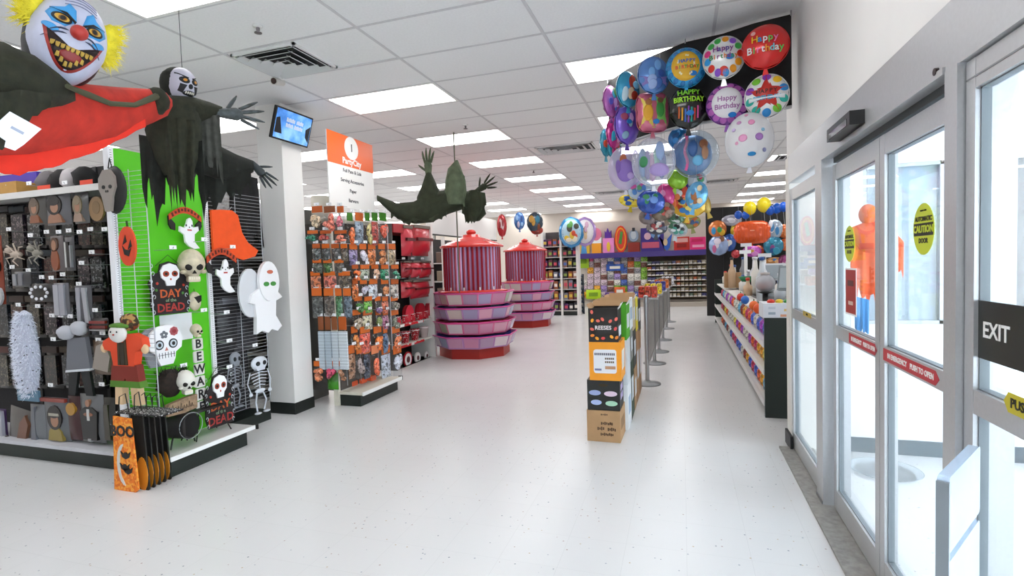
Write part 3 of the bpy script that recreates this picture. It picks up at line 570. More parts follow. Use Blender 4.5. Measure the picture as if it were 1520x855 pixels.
# things standing on the deck
YD = GYF + .10
card_pack('costume_box', 'leaning costume pack with a brown figure on the deck', 'costume pack', (16, 606, 50, 657), YD, P('97918c', .35, coat=.5), [('figure', 'poly', P('8a5a40'), [(.0, -.9), (.2, .3), (.6, .8), (.9, .3), (.7, -.9)]), ('footer', 'box', P('4a4038'), -1, .6, -.98, -.8, 1)], .03, tilt=.18)
card_pack('costume_box', 'pale leaning costume sleeve beside the brown figure pack', 'costume pack', (48, 600, 69, 655), YD, P('b0b4ba', .3, coat=.5), [('fold', 'poly', P('7e828c'), [(-.6, -.9), (-.2, .9), (.1, .9), (.1, -.9)])], .03)
card_pack('wig_box', 'grey wig box with a dark-haired portrait in yellow top', 'wig pack', (68, 590, 105, 655), YD, P('9aa0aa', .35, coat=.5), portrait(HAIR, SKIN, P('b09a48'), .1, .0, .95) + [('head_band', 'box', P('c8c2b0'), -.28, .5, .22, .34, 6), ('title_bar', 'box', P('a03a2e'), -1, 1, .84, 1, 2)], .03)
card_pack('maroon_wig_box', 'maroon box side with a yellow emblem on the deck', 'costume pack', (104, 588, 122, 653), YD, P('5a141e', .4, coat=.4), [('emblem', 'ell', P('c8922e'), 0, .45, .75, .28, 1)], .03)
card_pack('priest_costume', 'bagged black robe costume with white collar on the deck', 'costume pack', (122, 585, 156, 656), YD, P('9fa2a6', .35, coat=.5), [('robe', 'poly', P('14161a'), [(-.6, -.85), (-.75, .3), (-.3, .5), (.3, .5), (.75, .3), (.6, -.85)]), ('face', 'ell', SKIN, 0, .66, .18, .15, 3), ('stole', 'box', WHITE, -.1, .1, -.05, .42, 4), ('hands', 'ell', SKIN2, 0, .2, .4, .08, 3), ('shoes', 'box', P('c8c8cc'), -.15, .12, -.92, -.8, 3)], .03)
card_pack('costume_box', 'dark mossy costume bag at the end of the deck', 'costume pack', (156, 590, 173, 654), YD, P('2a2c24', .4), [('figure', 'poly', P('4a4436'), [(-.4, -.9), (-.3, .7), (.4, .7), (.6, -.9)])], .03)
card_pack('costume_box', 'purple and white costume pack at the left picture edge', 'costume pack', (-20, 606, 11, 650), YD, P('6a4a86', .4), [('sleeve', 'box', P('c4c2d0'), .4, .95, -.95, .9, 1)], .03)
card_pack('mask_card', 'orange and white mask card at the left picture edge', 'mask', (-16, 350, 6, 452), YD + .02, P('c8481e', .5), [('face', 'ell', P('d8d8dc'), .2, -.75, .8, .3, 1), ('mark', 'ell', BLACK, .5, .1, .4, .2, 1)], .02)
# on the top shelf
q = aty(18, 262, GYF + .16); tag(MB().b2(-.42, .17, 0, .18, 0, .11).build('tan_carton', mat('tan_carton', srgb('b58a4a'), .8, noise=.1), loc=(q.x, GYF + .09, 2.216)), 'long tan cardboard carton on the top shelf', 'box')
tag(MB().b2(-.45, .12, 0, .12, 0, .22).build('purple_bag', P('4a34a8', .5), loc=(q.x, GYF + .22 + .05, 2.216)), 'purple box behind the tan carton on the top shelf', 'box')
for (x, cc, lab, sd) in ((67, '6c6668', 'fluffy grey wig on the top shelf', 1), (88, '1c1a1c', 'black wig on the top shelf beside the grey one', 2), (104, 'b8b2b4', 'pale wig at the right end of the top shelf', 3), (122, '19191b', 'black feather piece at the end of the top shelf', 4)):
    q = aty(x, 250, GYF + .18); t_ = thing('wig', lab, 'wig', (q.x, GYF + .2, 2.216), 0, 'wigs on the top shelf')
    MB().ell((0, 0, .09), (.085, .09, .10), 12, 8, wob=.14, seed=sd).build('hair', P(cc, .8), t_); MB().lathe([(0, 0), (.05, 0), (.045, .02), (0, .02)], 10).build('stand', BLACK, t_)

# ================================================================== decorations on the green end display (front faces +x)
FE = PI / 2
def deco(name, lab, cat, r, X, group=None):
    c, w, h_ = RX(*r, X); t_ = thing(name, lab, cat, c, FE, group); return t_, w, h_
def poly(pts, w, h_): return [(u * w / 2, v * h_ / 2) for u, v in pts]
GHW = P('f4f4f6', .5)
GHOST = [(-.25, .55), (-.1, .85), (.15, .95), (.35, .75), (.38, .35), (.9, .45), (.95, .2), (.5, -.05), (.45, -.5), (.75, -.75), (.95, -.9), (.4, -.95), (-.1, -.8), (-.45, -.55), (-.5, -.1), (-.95, .1), (-.9, .4), (-.45, .3)]
def ghost_sign(lab, r, X, dx=0):
    t_, w, h_ = deco('ghost_sign', lab, 'sign', r, X, 'ghost greeting signs')
    a = MB(); n = 14
    o = [(-.95 + 1.9 * i / n, .55 + .4 * math.sin(PI * i / n)) for i in range(n + 1)]; o2 = [(.95 - 1.9 * i / n, .30 + .36 * math.sin(PI * i / n)) for i in range(n + 1)]
    a.prism(poly(o + o2, w, h_), -.012, 0).build('banner', P('c8451e', .6), t_)
    for k in range(9): u = -.76 + .19 * k; zc = (.44 + .38 * math.sin(PI * (u + .95) / 1.9)) * h_ / 2; MB().box((u * w / 2, -.0125, zc), (w * .055, .003, h_ * (.085 - .03 * (k % 2))), rot=(0, .5 * u, 0)).build('letter_mark', P('5a1a0c', .6), t_)
    for sx in (-1, 1): MB().prism(poly([(sx * .98, .5), (sx * .6, .15), (sx * .62, -.15), (sx * .85, -.1), (sx * .98, .1)], w, h_), -.008, .004).build('tree_branch', P('1c1a18', .7), t_)
    gm = MB().prism([(x * w * .3 + .02, z * h_ * .38 - h_ * .13) for x, z in GHOST], -.022, -.004).build('ghost', GHW, t_)
    for sx in (-.09, .08): MB().prism(ellipse(.006, .010, 10, sx * w + .02, h_ * .05), -.024, -.021).build('eye', P('30343a', .5), t_)
    MB().prism(ellipse(.005, .006, 8, .02, h_ * .01), -.024, -.021).build('nose', P('30343a', .5), t_)
    MB().b2(-.02 + .02, .02 + .02, -.024, -.021, -h_ * .07, -h_ * .04).build('mouth', P('c0392b', .5), t_)
    return t_
ghost_sign('white ghost greeting sign with orange banner high on the green panel', (250, 306, 300, 370), EX + .06)
ghost_sign('white ghost greeting sign hanging on the wire grid beside orange cape', (306, 366, 352, 436), EX + .08)
def day_sign(lab, r, X):
    t_, w, h_ = deco('skull_plaque', lab, 'sign', r, X, 'skull plaques')
    o = [(-.8, -.95), (.8, -.95), (.95, -.6), (.9, -.1), (.98, .2), (.8, .5), (.5, .6), (.4, .9), (0, 1), (-.4, .9), (-.5, .6), (-.8, .5), (-.98, .2), (-.9, -.1), (-.95, -.6)]
    MB().prism(poly(o, w, h_), -.012, 0).build('board', P('191518', .6), t_)
    sk = [(-.2, .1), (.2, .1), (.25, .28), (.42, .4), (.45, .65), (.3, .85), (0, .93), (-.3, .85), (-.45, .65), (-.42, .4), (-.25, .28)]
    s_ = MB().prism(poly(sk, w, h_), -.024, -.01).build('skull', GHW, t_)
    for sx in (-1, 1):
        MB().prism(ellipse(w * .075, h_ * .055, 12, sx * w * .105, h_ * .27), -.026, -.022).build('eye', P('a03a1e', .5), t_); MB().prism(ellipse(w * .035, h_ * .026, 10, sx * w * .105, h_ * .27), -.0275, -.024).build('pupil', BLACK, t_)
    MB().prism(ellipse(w * .02, h_ * .02, 8, 0, h_ * .17), -.026, -.022).build('nose', P('c05030', .5), t_)
    text('DAY', h_ * .21, P('c45a2a', .5), t_, (0, -.0135, -h_ * .10), bold=.002); text('of the', h_ * .09, P('8fb08a', .5), t_, (0, -.0135, -h_ * .22)); text('DEAD', h_ * .21, P('a8322e', .5), t_, (0, -.0135, -h_ * .36), bold=.002)
    sw = MB()
    for k in range(14):
        i = k % 7; sx = 1 if k < 7 else -1; z = -.42 + .14 * i; x = .41 + .03 * math.sin(i * 2.1)
        sw.tube([(sx * w * (x + .03 * math.cos(a)), -.014, h_ * (z + .035 * math.sin(a))) for a in [q * .8 for q in range(7)]], .0028, 4)
    sw.build('scrollwork', P('cdd3d8', .5), t_, kind='stuff')
    for (x, z, cc) in ((-.3, .1, 'b0301e'), (.33, .05, 'b0301e'), (-.33, -.02, '3f7a2e'), (.3, -.1, '3f7a2e')): MB().ell((x * w, -.014, z * h_), (.012, .006, .012), 8, 6).build('flower', P(cc, .6), t_)
    MB().tube([(-.3 * w, -.006, h_ * .42), (0, -.006, h_ * .62), (.3 * w, -.006, h_ * .42)], .0025, 5).build('hanger_cord', BLACK, t_)
    return t_
day_sign('large skull plaque reading day of the dead, on green panel', (220, 388, 282, 468), EX + .09)
day_sign('skull plaque reading day of the dead standing low by the deck end', (302, 553, 348, 634), EX + .2)
BONE = mat('bone', srgb('d8ccb0'), .6, noise=.25, nscale=18)
def skull_geo(t_, s, cx=0, cy=0, cz=0, m=BONE):
    def f(p):
        if p.z < -.15: p.x *= 1 - .42 * min(1, (-p.z - .15) / .6); p.y *= .86
        return p
    MB().ell((cx, cy, cz + .1 * s), (.42 * s, .48 * s, .55 * s), 18, 14, fn=f).build('cranium', m, t_)
    MB().rbox((cx, cy - .17 * s, cz - .38 * s), (.36 * s, .34 * s, .2 * s), .05 * s).build('jaw', m, t_)
    for sx in (-1, 1): MB().ell((cx + sx * .16 * s, cy - .40 * s, cz + .02 * s), (.11 * s, .08 * s, .11 * s), 10, 8).build('eye_socket', P('17130f', .8), t_); MB().ell((cx + sx * .3 * s, cy - .25 * s, cz - .14 * s), (.10 * s, .12 * s, .07 * s), 8, 6).build('cheekbone', m, t_)
    MB().prism([(cx - .06 * s, cz - .2 * s), (cx + .06 * s, cz - .2 * s), (cx, cz - .08 * s)], cy - .46 * s, cy - .3 * s).build('nose_hole', P('17130f', .8), t_)
    for k in range(5): MB().b2(cx - .16 * s + .068 * s * k, cx - .11 * s + .068 * s * k, cy - .355 * s, cy - .32 * s, cz - .40 * s, cz - .31 * s).build('tooth', P('e8dfc8', .5), t_)
t_, w, h_ = deco('plastic_skull', 'bone coloured plastic skull hanging on the green panel', 'skull', (268, 372, 301, 434), EX + .12); t_.rotation_euler.z = FE - .5; skull_geo(t_, h_ * .70, cz=.03)
t_, w, h_ = deco('small_mask', 'small pale mask with a dark eye hanging under the skull', 'mask', (279, 432, 299, 462), EX + .08)
MB().ell((0, 0, 0), (w * .45, .03, h_ * .48), 14, 10).build('face', BONE, t_); MB().prism([(-.2 * w, .2 * h_), (.3 * w, .28 * h_), (.28 * w, 0), (.05 * w, -.1 * h_)], -.036, -.02).build('eye', BLACK, t_); MB().tube([(0, .0, h_ * .45), (0, 0, h_ * .62)], .002, 4).build('loop', BLACK, t_)
# sugar skull
c, w, h_ = RX(238, 466, 286, 506, EX + .012); s_ = MB().b2(-w / 2, w / 2, -.003, 0, -h_ / 2, h_ / 2).build('paper_notice', P('eef0f2', .6), loc=c, rot=(0, 0, FE)); tag(s_, 'plain white paper fixed to the green panel behind sugar skull', 'paper')
t_, w, h_ = deco('sugar_skull', 'flat white sugar skull with black ringed eyes and red rose', 'sign', (218, 482, 270, 542), EX + .14)
o = [(-.35, -.98), (.35, -.98), (.5, -.7), (.55, -.4), (.9, -.2), (.98, .25), (.85, .65), (.45, .93), (0, 1), (-.45, .93), (-.85, .65), (-.98, .25), (-.9, -.2), (-.55, -.4), (-.5, -.7)]
MB().prism(poly(o, w, h_), -.02, 0).build('board', GHW, t_); MB().prism([(x - .06, z - .01) for x, z in poly(o, w, h_)], .012, .03).build('backing_board', P('8d9096', .5), t_)
for sx in (-1, 1):
    MB().prism(ellipse(w * .13, h_ * .12, 18, sx * w * .2, h_ * .02), -.023, -.019).build('eye_ring', P('22262c', .5), t_); MB().prism(ellipse(w * .095, h_ * .088, 16, sx * w * .2, h_ * .02), -.025, -.02).build('eye_white', P('c8d4dc', .5), t_); MB().prism(ellipse(w * .045, h_ * .05, 12, sx * w * .2, h_ * .02), -.027, -.022).build('pupil', BLACK, t_)
for k in range(8): a = k * PI / 4; MB().prism(ellipse(w * .05, h_ * .045, 8, w * .24 + w * .08 * math.cos(a), h_ * .32 + h_ * .07 * math.sin(a)), -.024, -.019).build('rose_petal', P('c86a70', .6), t_)
MB().prism(ellipse(w * .06, h_ * .05, 10, w * .24, h_ * .32), -.026, -.02).build('rose_heart', P('a83a44', .6), t_)
for k in range(5): a = PI / 2 + k * 2 * PI / 5; MB().prism(ellipse(w * .045, h_ * .04, 8, -w * .05 + w * .07 * math.cos(a), h_ * .26 + h_ * .06 * math.sin(a)), -.023, -.019).build('petal', P('6a7078', .6), t_)
MB().prism([(-.05 * w, -.14 * h_), (.05 * w, -.14 * h_), (0, -.05 * h_)], -.023, -.019).build('nose', P('c87a70', .5), t_); MB().b2(-.24 * w, .24 * w, -.023, -.019, -.245 * h_, -.235 * h_).build('mouth_line', P('22262c', .5), t_)
for k in range(6): MB().b2(-.22 * w + .085 * w * k, -.21 * w + .085 * w * k, -.023, -.019, -.32 * h_, -.18 * h_).build('tooth_line', P('22262c', .5), t_)
# BEWARE strip
a_ = atx(291, 492, EX + .17); b_ = atx(302, 602, EX + .17); dz = (a_.z - b_.z) / 6
t_ = thing('beware_strip', 'vertical strip of letter tiles spelling beware below a small skull', 'sign', a_, FE)
skull_geo(t_, dz * .95)
for k, ch in enumerate('BEWARE'):
    z = -dz * (k + 1); tl = MB().rbox((0, -.008, z), (dz * .86, .014, dz * .9), .012).build('letter_tile', P('d9d6cf', .5), t_); text(ch, dz * .95, P('17181c', .5), tl, (0, -.0165, z), bold=.0025)
MB().tube([(0, .004, dz * .6), (0, .004, -dz * 6.2)], .002, 4).build('cord', BLACK, t_)
# haired skull bust on a plank, barrel and stool
c, w, h_ = RX(236, 545, 282, 596, EX + .2); t_ = thing('haired_skull', 'white skull bust with wild black hair above the wooden plank', 'skull', c, FE)
t_.rotation_euler.z = FE - .3; skull_geo(t_, h_ * .62, w * .22, -.05, -.0, P('e0ddd2', .6))
hb = MB().ell((-w * .12, .0, h_ * .06), (w * .36, .07, h_ * .42), 14, 10, wob=.16, seed=4)
hb.build('hair', mat('coarse_black_hair', srgb('2a1f18'), .9, noise=.5, nscale=40), t_); rr = MB(); rd = random.Random(5)
for k in range(60):
    p = Vector((rd.uniform(-.45, .35) * w, rd.uniform(-.05, .04), h_ * .3)); rr.tube([p, p + Vector((rd.uniform(-.04, .04), rd.uniform(-.04, .02), rd.uniform(.03, .07)))], [.004, .001], 4)
rr.build('loose_hair', P('15100e', .9), t_, kind='stuff')
c, w, h_ = RX(246, 590, 292, 616, EX + .26); t_ = thing('wooden_plank_sign', 'brown wooden plank sign lying under the haired skull', 'sign', c, FE)
MB().prism(poly([(-1, -.7), (-.9, .6), (.2, .9), (1, .95), (.95, -.6), (.1, -.8)], w, h_), -.02, .02).build('plank', mat('weathered_wood', srgb('a08468'), .8, noise=.4, nscale=30), t_); [MB().tube([(w * (-.36 + .09 * q), -.021, -h_ * .14), (w * (-.33 + .09 * q), -.021, h_ * (.22 if q % 3 == 0 else .08)), (w * (-.30 + .09 * q), -.021, -h_ * .12)], .003, 4).build('carved_mark', P('2c2018', .7), t_) for q in range(8)]
c, w, h_ = RX(258, 612, 288, 652, EX + .28); t_ = thing('black_cauldron', 'black round cauldron with chrome rim lying on green stand', 'cauldron', c, FE)
MB().cyl((-.02, .10, 0), (.02, -.05, 0), h_ * .46, h_ * .48, 20).build('pot', BLACK, t_); MB().cyl((.02, -.05, 0), (.021, -.056, 0), h_ * .42, n=20).build('mouth', P('040404', .9), t_); MB().tube([(.02 + h_ * .48 * math.cos(a), -.052, h_ * .48 * math.sin(a)) for a in [2 * PI * i / 24 for i in range(25)]], .004, 5).build('rim', P('9aa0a2', .3, metal=.7), t_)
for (dx, dy) in ((-.08, .02), (.08, .02), (-.08, .10), (.08, .10)): MB().tube([(dx, dy, -h_ * .3), (dx * 1.3, dy, .165 - c.z)], .006, 5).build('leg', BLACK, t_)
q = atx(318, 622, EX + .22); t_ = thing('black_stand', 'thin black metal stand with splayed legs under the low plaque', 'stand', (EX + .2, q.y - .06, .16), FE)
MB().b2(-.14, .14, -.07, .07, .22, .235).build('top', BLACK, t_)
for sx in (-1, 1):
    for sy in (-1, 1): MB().tube([(sx * .11, sy * .05, .22), (sx * .15, sy * .07, .05), (sx * .17, sy * .08, 0)], .005, 5).build('leg', BLACK, t_)
# on the wing facing the camera: skull mask, pumpkin disc, scarecrow, treat bags
c, w, h_ = RY(149, 246, 182, 318, 2.74); t_ = thing('skull_mask', 'flat grey skull mask with black hood hanging on the white upright', 'mask', c)
MB().ell((.02, .01, .0), (w * .52, .03, h_ * .5), 16, 10).build('hood', BLACK, t_)
MB().prism(poly([(-.3, -.95), (.25, -.95), (.45, -.35), (.75, .1), (.7, .55), (.3, .85), (-.3, .85), (-.75, .5), (-.78, .05), (-.5, -.35)], w * .95, h_ * .95), -.034, -.015).build('face', P('8f8680', .6), t_)
for sx in (-.13, .17): MB().prism(ellipse(w * .07, h_ * .04, 10, sx * w, h_ * .05), -.037, -.03).build('eye', BLACK, t_)
for sx in (-.03, .05): MB().prism(ellipse(w * .025, h_ * .025, 8, sx * w, -h_ * .04), -.037, -.03).build('nostril', BLACK, t_)
MB().tube([(-.02, 0, h_ * .45), (0, 0, h_ * .66), (.02, 0, h_ * .45)], .004, 5).build('strap', BLACK, t_)
c, w, h_ = RY(178, 335, 204, 396, 2.73); t_ = thing('pumpkin_disc', 'flat orange pumpkin face hanging on the wire grid', 'pumpkin', c)
MB().prism(ellipse(w * .48, h_ * .48, 26), -.014, 0).build('disc', P('d6431c', .55), t_); MB().prism(ellipse(w * .42, h_ * .46, 26, -.01), .004, .014).build('backing_disc', P('b06a44', .6), t_)
for (px_, pz_) in ((-.1, .14), (.18, .02)): MB().prism([(px_ * w - .02, pz_ * h_ - .03), (px_ * w + .02, pz_ * h_ - .01), (px_ * w + .01, pz_ * h_ + .04)], -.017, -.012).build('eye', BLACK, t_)
MB().prism(poly([(-.5, .05), (-.2, -.15), (.2, -.2), (.5, -.1), (.2, -.5), (-.3, -.4)], w, h_), -.017, -.012).build('mouth', BLACK, t_); MB().tube([(0, 0, h_ * .46), (-.005, 0, h_ * .62)], .007, 6).build('stem', P('2c4a1c', .7), t_)
c, w, h_ = RY(160, 468, 220, 600, 2.68); t_ = thing('scarecrow_doll', 'orange coated scarecrow doll with white face and green hat', 'doll', c)
OC = P('d8451e', .7); SG = P('4c7a1e', .7); CREAM = P('d8b890', .8)
MB().prism(poly([(-.5, .55), (-.95, .42), (-1, .25), (-.6, .2), (-.5, -.12), (.5, -.12), (.62, .2), (1, .3), (.95, .5), (.5, .6)], w, h_), -.035, .02).build('coat', OC, t_)
MB().prism(poly([(-.6, -.1), (.6, -.1), (.68, -.48), (.1, -.5), (0, -.4), (-.1, -.5), (-.72, -.48)], w, h_), -.03, .02).build('trousers', P('7a2418', .7), t_)
MB().prism(poly([(-.7, -.46), (.7, -.46), (.75, -.6), (-.75, -.6)], w, h_), -.034, .024).build('grass_hem', SG, t_)
for sx in (-1, 1):
    MB().prism(poly([(sx * .2, -.6), (sx * .55, -.6), (sx * .6, -1), (sx * .25, -1)], w, h_), -.025, .02).build('boot', CREAM, t_); MB().ell((sx * w * .5, -.02, h_ * .13), (.03, .02, .035), 8, 6).build('hand', CREAM, t_)
MB().b2(-w * .05, w * .05, -.04, -.03, -.05 * h_, .2 * h_).build('coat_panel', P('2c2416', .7), t_)
for sx in (-1, 1): MB().prism(poly([(sx * .1, .55), (sx * .2, .55), (sx * .24, -.1), (sx * .13, -.1)], w, h_), -.04, -.03).build('brace', P('3a2c14', .7), t_)
MB().ell((-w * .05, -.045, h_ * .30), (w * .21, .03, h_ * .10), 14, 10).build('face', P('dcd9d4', .7), t_)
for sx in (-.12, .03): MB().ell((sx * w, -.075, h_ * .325), (.006, .004, .007), 6, 5).build('eye', BLACK, t_)
MB().ell((-w * .045, -.078, h_ * .295), (.009, .006, .007), 6, 5).build('nose', P('a83a2a', .6), t_)
MB().ell((-w * .04, -.03, h_ * .385), (w * .24, .04, h_ * .035), 14, 6).build('hat_brim', SG, t_); MB().ell((w * .1, -.0, h_ * .42), (w * .2, .04, h_ * .10), 12, 8, wob=.12).build('autumn_leaves', ramp_mat('autumn_leaves', 'voronoi', ['3a2414', '7a3a1c', '3c3418', 'a8824a'], 40, .8), t_)
# treat bags with cord handles
def treat_bag(lab, x0, y0, x1, y1, Y, body, style):
    c, w, h_ = RY(x0, y0, x1, y1, Y); t_ = thing('treat_bag', lab, 'bag', c, 0, 'paper treat bags')
    MB().prism(poly([(-.72, 1), (.72, .96), (1, -.9), (.7, -1), (-1, -.98)], w, h_), -.018, -.008).build('bag', body, t_)
    MB().tube([(-.5 * w / 2, 0, h_ * .47), (-.15 * w, 0, h_ * .75), (.1 * w, 0, h_ * .8), (.5 * w / 2, 0, h_ * .45)], .004, 5).build('handle', P('20201f', .7), t_)
    if style == 0:
        text('BOO', h_ * .2, BLACK, t_, (0, -.021, h_ * .30), bold=.004); MB().prism([(w * .3 * math.cos(a) - .0, h_ * .28 * math.sin(a) - h_ * .14) for a in [PI / 2 + q * PI / 10 for q in range(11)]] + [(w * .1 * math.cos(a) - .02, h_ * .2 * math.sin(a) - h_ * .14) for a in [3 * PI / 2 - q * PI / 10 for q in range(11)]], -.021, -.017).build('moon', P('cfcdc8', .6), t_)
        for (bx, bz) in ((.08, .0), (.02, -.16), (.14, -.2)): MB().prism([(bx * w + q[0] * w * .2, bz * h_ + q[1] * h_ * .07) for q in ((-1, .6), (-.4, .1), (-.15, .5), (0, .2), (.15, .5), (.4, .1), (1, .6), (.7, -.5), (0, -.9), (-.7, -.5))], -.023, -.019).build('bat', BLACK, t_)
    else: MB().prism(ellipse(w * .3, h_ * .22, 16, .18 * w, -h_ * .26), -.021, -.017).build('orange_spot', P('d9851c', .6), t_)
BRK = ramp_mat('orange_brick_print', 'voronoi', ['e8781a', 'f09020', 'd96a12', 'f2a23a'], 60, .6)
treat_bag('orange treat bag reading boo, frontmost of the hanging bags', 170, 618, 206, 728, 2.58, BRK, 0)
for k in range(5): treat_bag('black treat bag with orange spot, %s behind the orange bag' % NTH[k], 196 + k * 9, 616, 222 + k * 8, 728 - 4 * k, 2.63 + .045 * k, P(['1a1a18', '121416', '1c1814', '141414', '101412'][k], .5), 1)
c, w, h_ = RY(180, 604, 248, 620, 2.62); t_ = tag(MB().b2(-w / 2, w / 2, -.05, .12, -.006, .004).build('bag_rack_arm', ramp_mat('spotted_ribbon', 'dots', [(0, 'e8e8ea'), (.3, '17171a')], 60, .6), loc=c), 'black ribbon with white spots on top of the treat bags', 'ribbon')
# on the rear wire grid
CAPE = mat('orange_felt', srgb('f4561c'), .85, noise=.08, nscale=14)
c, w, h_ = RX(312, 312, 380, 386, EX + .04); t_ = thing('orange_cape', 'bright orange felt cape hanging on the wire grid', 'cape', c, FE)
MB().prism(poly([(-.95, .9), (-.6, .95), (-.1, .97), (.15, .8), (.3, .1), (.55, -.3), (1, -.6), (.85, -.85), (.3, -1), (-.3, -.8), (-.95, -.75)], w, h_), -.03, -.008).build('cloth', CAPE, t_); MB().tube([(-.1 * w, 0, h_ * .45), (0, 0, h_ * .56)], .004, 5).build('hanger', WIRE, t_)
c, w, h_ = RX(340, 262, 398, 378, EX - .12); t_ = thing('black_cloak', 'tattered black cloak behind the wire grid near the column', 'cloak', c, FE)
ragged(MB(), [(-w * .4, 0, h_ * .5), (w * .3, 0, h_ * .5)], h_, .02, 14, 7, 9, jag=.3, spread=1.3).build('cloth', P('131314', .9), t_)
for k, (x0, y0, x1, y1, cc, lab) in enumerate(((318, 250, 338, 320, 'b8b4b0', 'white speckled bone prop behind the wire grid'), (322, 440, 352, 520, '2c2c30', 'dark boxed prop low behind the wire grid'), (345, 420, 380, 520, '3a3a40', 'grey boxed prop behind the white ghost'))):
    c, w, h_ = RX(x0, y0, x1, y1, EX - .1); t_ = thing('boxed_prop', lab, 'prop', c, FE); pillow(MB(), w, h_, .05, n=5).build('pack', mat('prop_pack_%d' % k, srgb(cc), .5, noise=.6, nscale=25), t_); MB().b2(-w * .4, w * .4, -.06, -.02, h_ * .36, h_ * .48).build('header', P('6a6a70', .5), t_)
# white felt ghost
c, w, h_ = RX(358, 396, 416, 495, EX + .09); t_ = thing('felt_ghost', 'tall white felt ghost with green eyes hanging beside the column', 'ghost', c, FE)
MB().prism(poly([(-.6, .2), (-.25, .35), (.35, .35), (.75, .2), (.95, .05), (.6, -.05), (.55, -.5), (.85, -.85), (.6, -.98), (.3, -.9), (.1, -1), (-.2, -.9), (-.5, -.98), (-.45, -.5), (-.5, -.1), (-.75, -.05)], w, h_), -.05, -.01).build('body', GHW, t_)
MB().prism(ellipse(w * .26, h_ * .3, 20, w * .12, h_ * .28), -.065, -.03).build('head', GHW, t_)
for sx in (-1, 1): MB().prism(ellipse(w * .075, h_ * .035, 10, w * .12 + sx * w * .09, h_ * .24), -.068, -.06).build('eye', P('3f8a3c', .6), t_)
MB().prism(ellipse(w * .08, h_ * .03, 10, w * .14, h_ * .42), -.068, -.06).build('bow', P('c86a50', .6), t_); MB().prism(ellipse(w * .28, h_ * .36, 18, -w * .28, h_ * .12), -.02, .0).build('wing', P('d4d6da', .6), t_)
def skeleton(lab, r, X, cc):
    t_, w, h_ = deco('paper_skeleton', lab, 'skeleton', r, X, 'hanging skeletons'); m = P(cc, .6)
    MB().ell((0, -.02, h_ * .38), (w * .34, .03, h_ * .12), 14, 10).build('skull', m, t_); MB().prism(poly([(-.4, .62), (.4, .62), (.3, .52), (-.3, .52)], w, h_), -.04, 0).build('jaw', m, t_)
    for sx in (-1, 1): MB().ell((sx * w * .13, -.045, h_ * .38), (w * .09, .012, h_ * .04), 8, 6).build('eye_socket', P('1d2024', .7), t_)
    MB().tube([(0, -.01, h_ * .26), (0, -.01, -h_ * .1)], .008, 6).build('spine', m, t_)
    for k in range(5): MB().tube([(-w * (.34 - .03 * k), -.01, h_ * (.2 - .055 * k)), (0, -.03, h_ * (.23 - .055 * k)), (w * (.34 - .03 * k), -.01, h_ * (.2 - .055 * k))], .005, 5).build('rib', m, t_)
    MB().ell((0, -.015, -h_ * .1), (w * .22, .02, h_ * .04), 10, 6).build('pelvis', m, t_)
    for sx in (-1, 1):
        MB().tube([(sx * w * .36, -.01, h_ * .24), (sx * w * .48, -.01, h_ * .06), (sx * w * .4, -.02, -h_ * .1)], .006, 5).build('arm', m, t_); MB().ell((sx * w * .4, -.02, -h_ * .13), (w * .08, .01, h_ * .035), 8, 5).build('hand', m, t_)
        MB().tube([(sx * w * .12, -.01, -h_ * .12), (sx * w * .22, -.02, -h_ * .28), (sx * w * .14, -.01, -h_ * .45)], .008, 5).build('leg', m, t_); MB().ell((sx * w * .18, -.03, -h_ * .475), (w * .13, .03, h_ * .02), 8, 5).build('foot', m, t_)
skeleton('white paper skeleton hanging low beside the column', (366, 528, 402, 614), EX + .06, 'd3d8e0')
skeleton('smaller grey skeleton hanging behind the low skull plaque', (336, 522, 360, 606), EX + .02, '8a8e96')
for (x, y) in ((338, 366), (292, 316)): pass
for (x, y) in ((256, 368), (303, 356), (345, 367), (302, 461), (272, 543), (336, 464), (340, 506), (340, 545), (378, 513)):
    q = atx(x, y, EX + .2); hook(e_, (EX, q.y, q.z - .012), (1, 0, 0), .2, tw=.06)
q = atx(399, 262, EX)
# ================================================================== hanging figures, screen, aisle sign
def spatch(mb, outline, ys, off=0.0, m=0, rings=3, sm=True):     # a flat print laid on a curved front, ys(x,z) gives the surface
    n = len(outline); cx = sum(p[0] for p in outline) / n; cz = sum(p[1] for p in outline) / n
    a = sum(outline[i][0] * outline[(i + 1) % n][1] - outline[(i + 1) % n][0] * outline[i][1] for i in range(n))
    if a < 0: outline = outline[::-1]
    vs = [(cx, ys(cx, cz) - off, cz)]; fs = []
    for r in range(1, rings + 1):
        for (x, z) in outline: X, Z = cx + (x - cx) * r / rings, cz + (z - cz) * r / rings; vs.append((X, ys(X, Z) - off, Z))
    for i in range(n): fs.append((0, 1 + i, 1 + (i + 1) % n))
    for r in range(rings - 1):
        for i in range(n): a_, b_ = 1 + r * n + i, 1 + r * n + (i + 1) % n; fs.append((a_, a_ + n, b_ + n, b_))
    for i in range(n): x, z = outline[i]; vs.append((x, ys(x, z) + .004, z))
    o = 1 + (rings - 1) * n; o2 = 1 + rings * n
    for i in range(n): fs.append((o + i, o2 + i, o2 + (i + 1) % n, o + (i + 1) % n))
    return mb.add(vs, fs, m, sm)
def esurf(rx, ry, rz):
    def f(x, z): return -ry * math.sqrt(max(.02, 1 - (x / rx) ** 2 - (z / rz) ** 2))
    return f
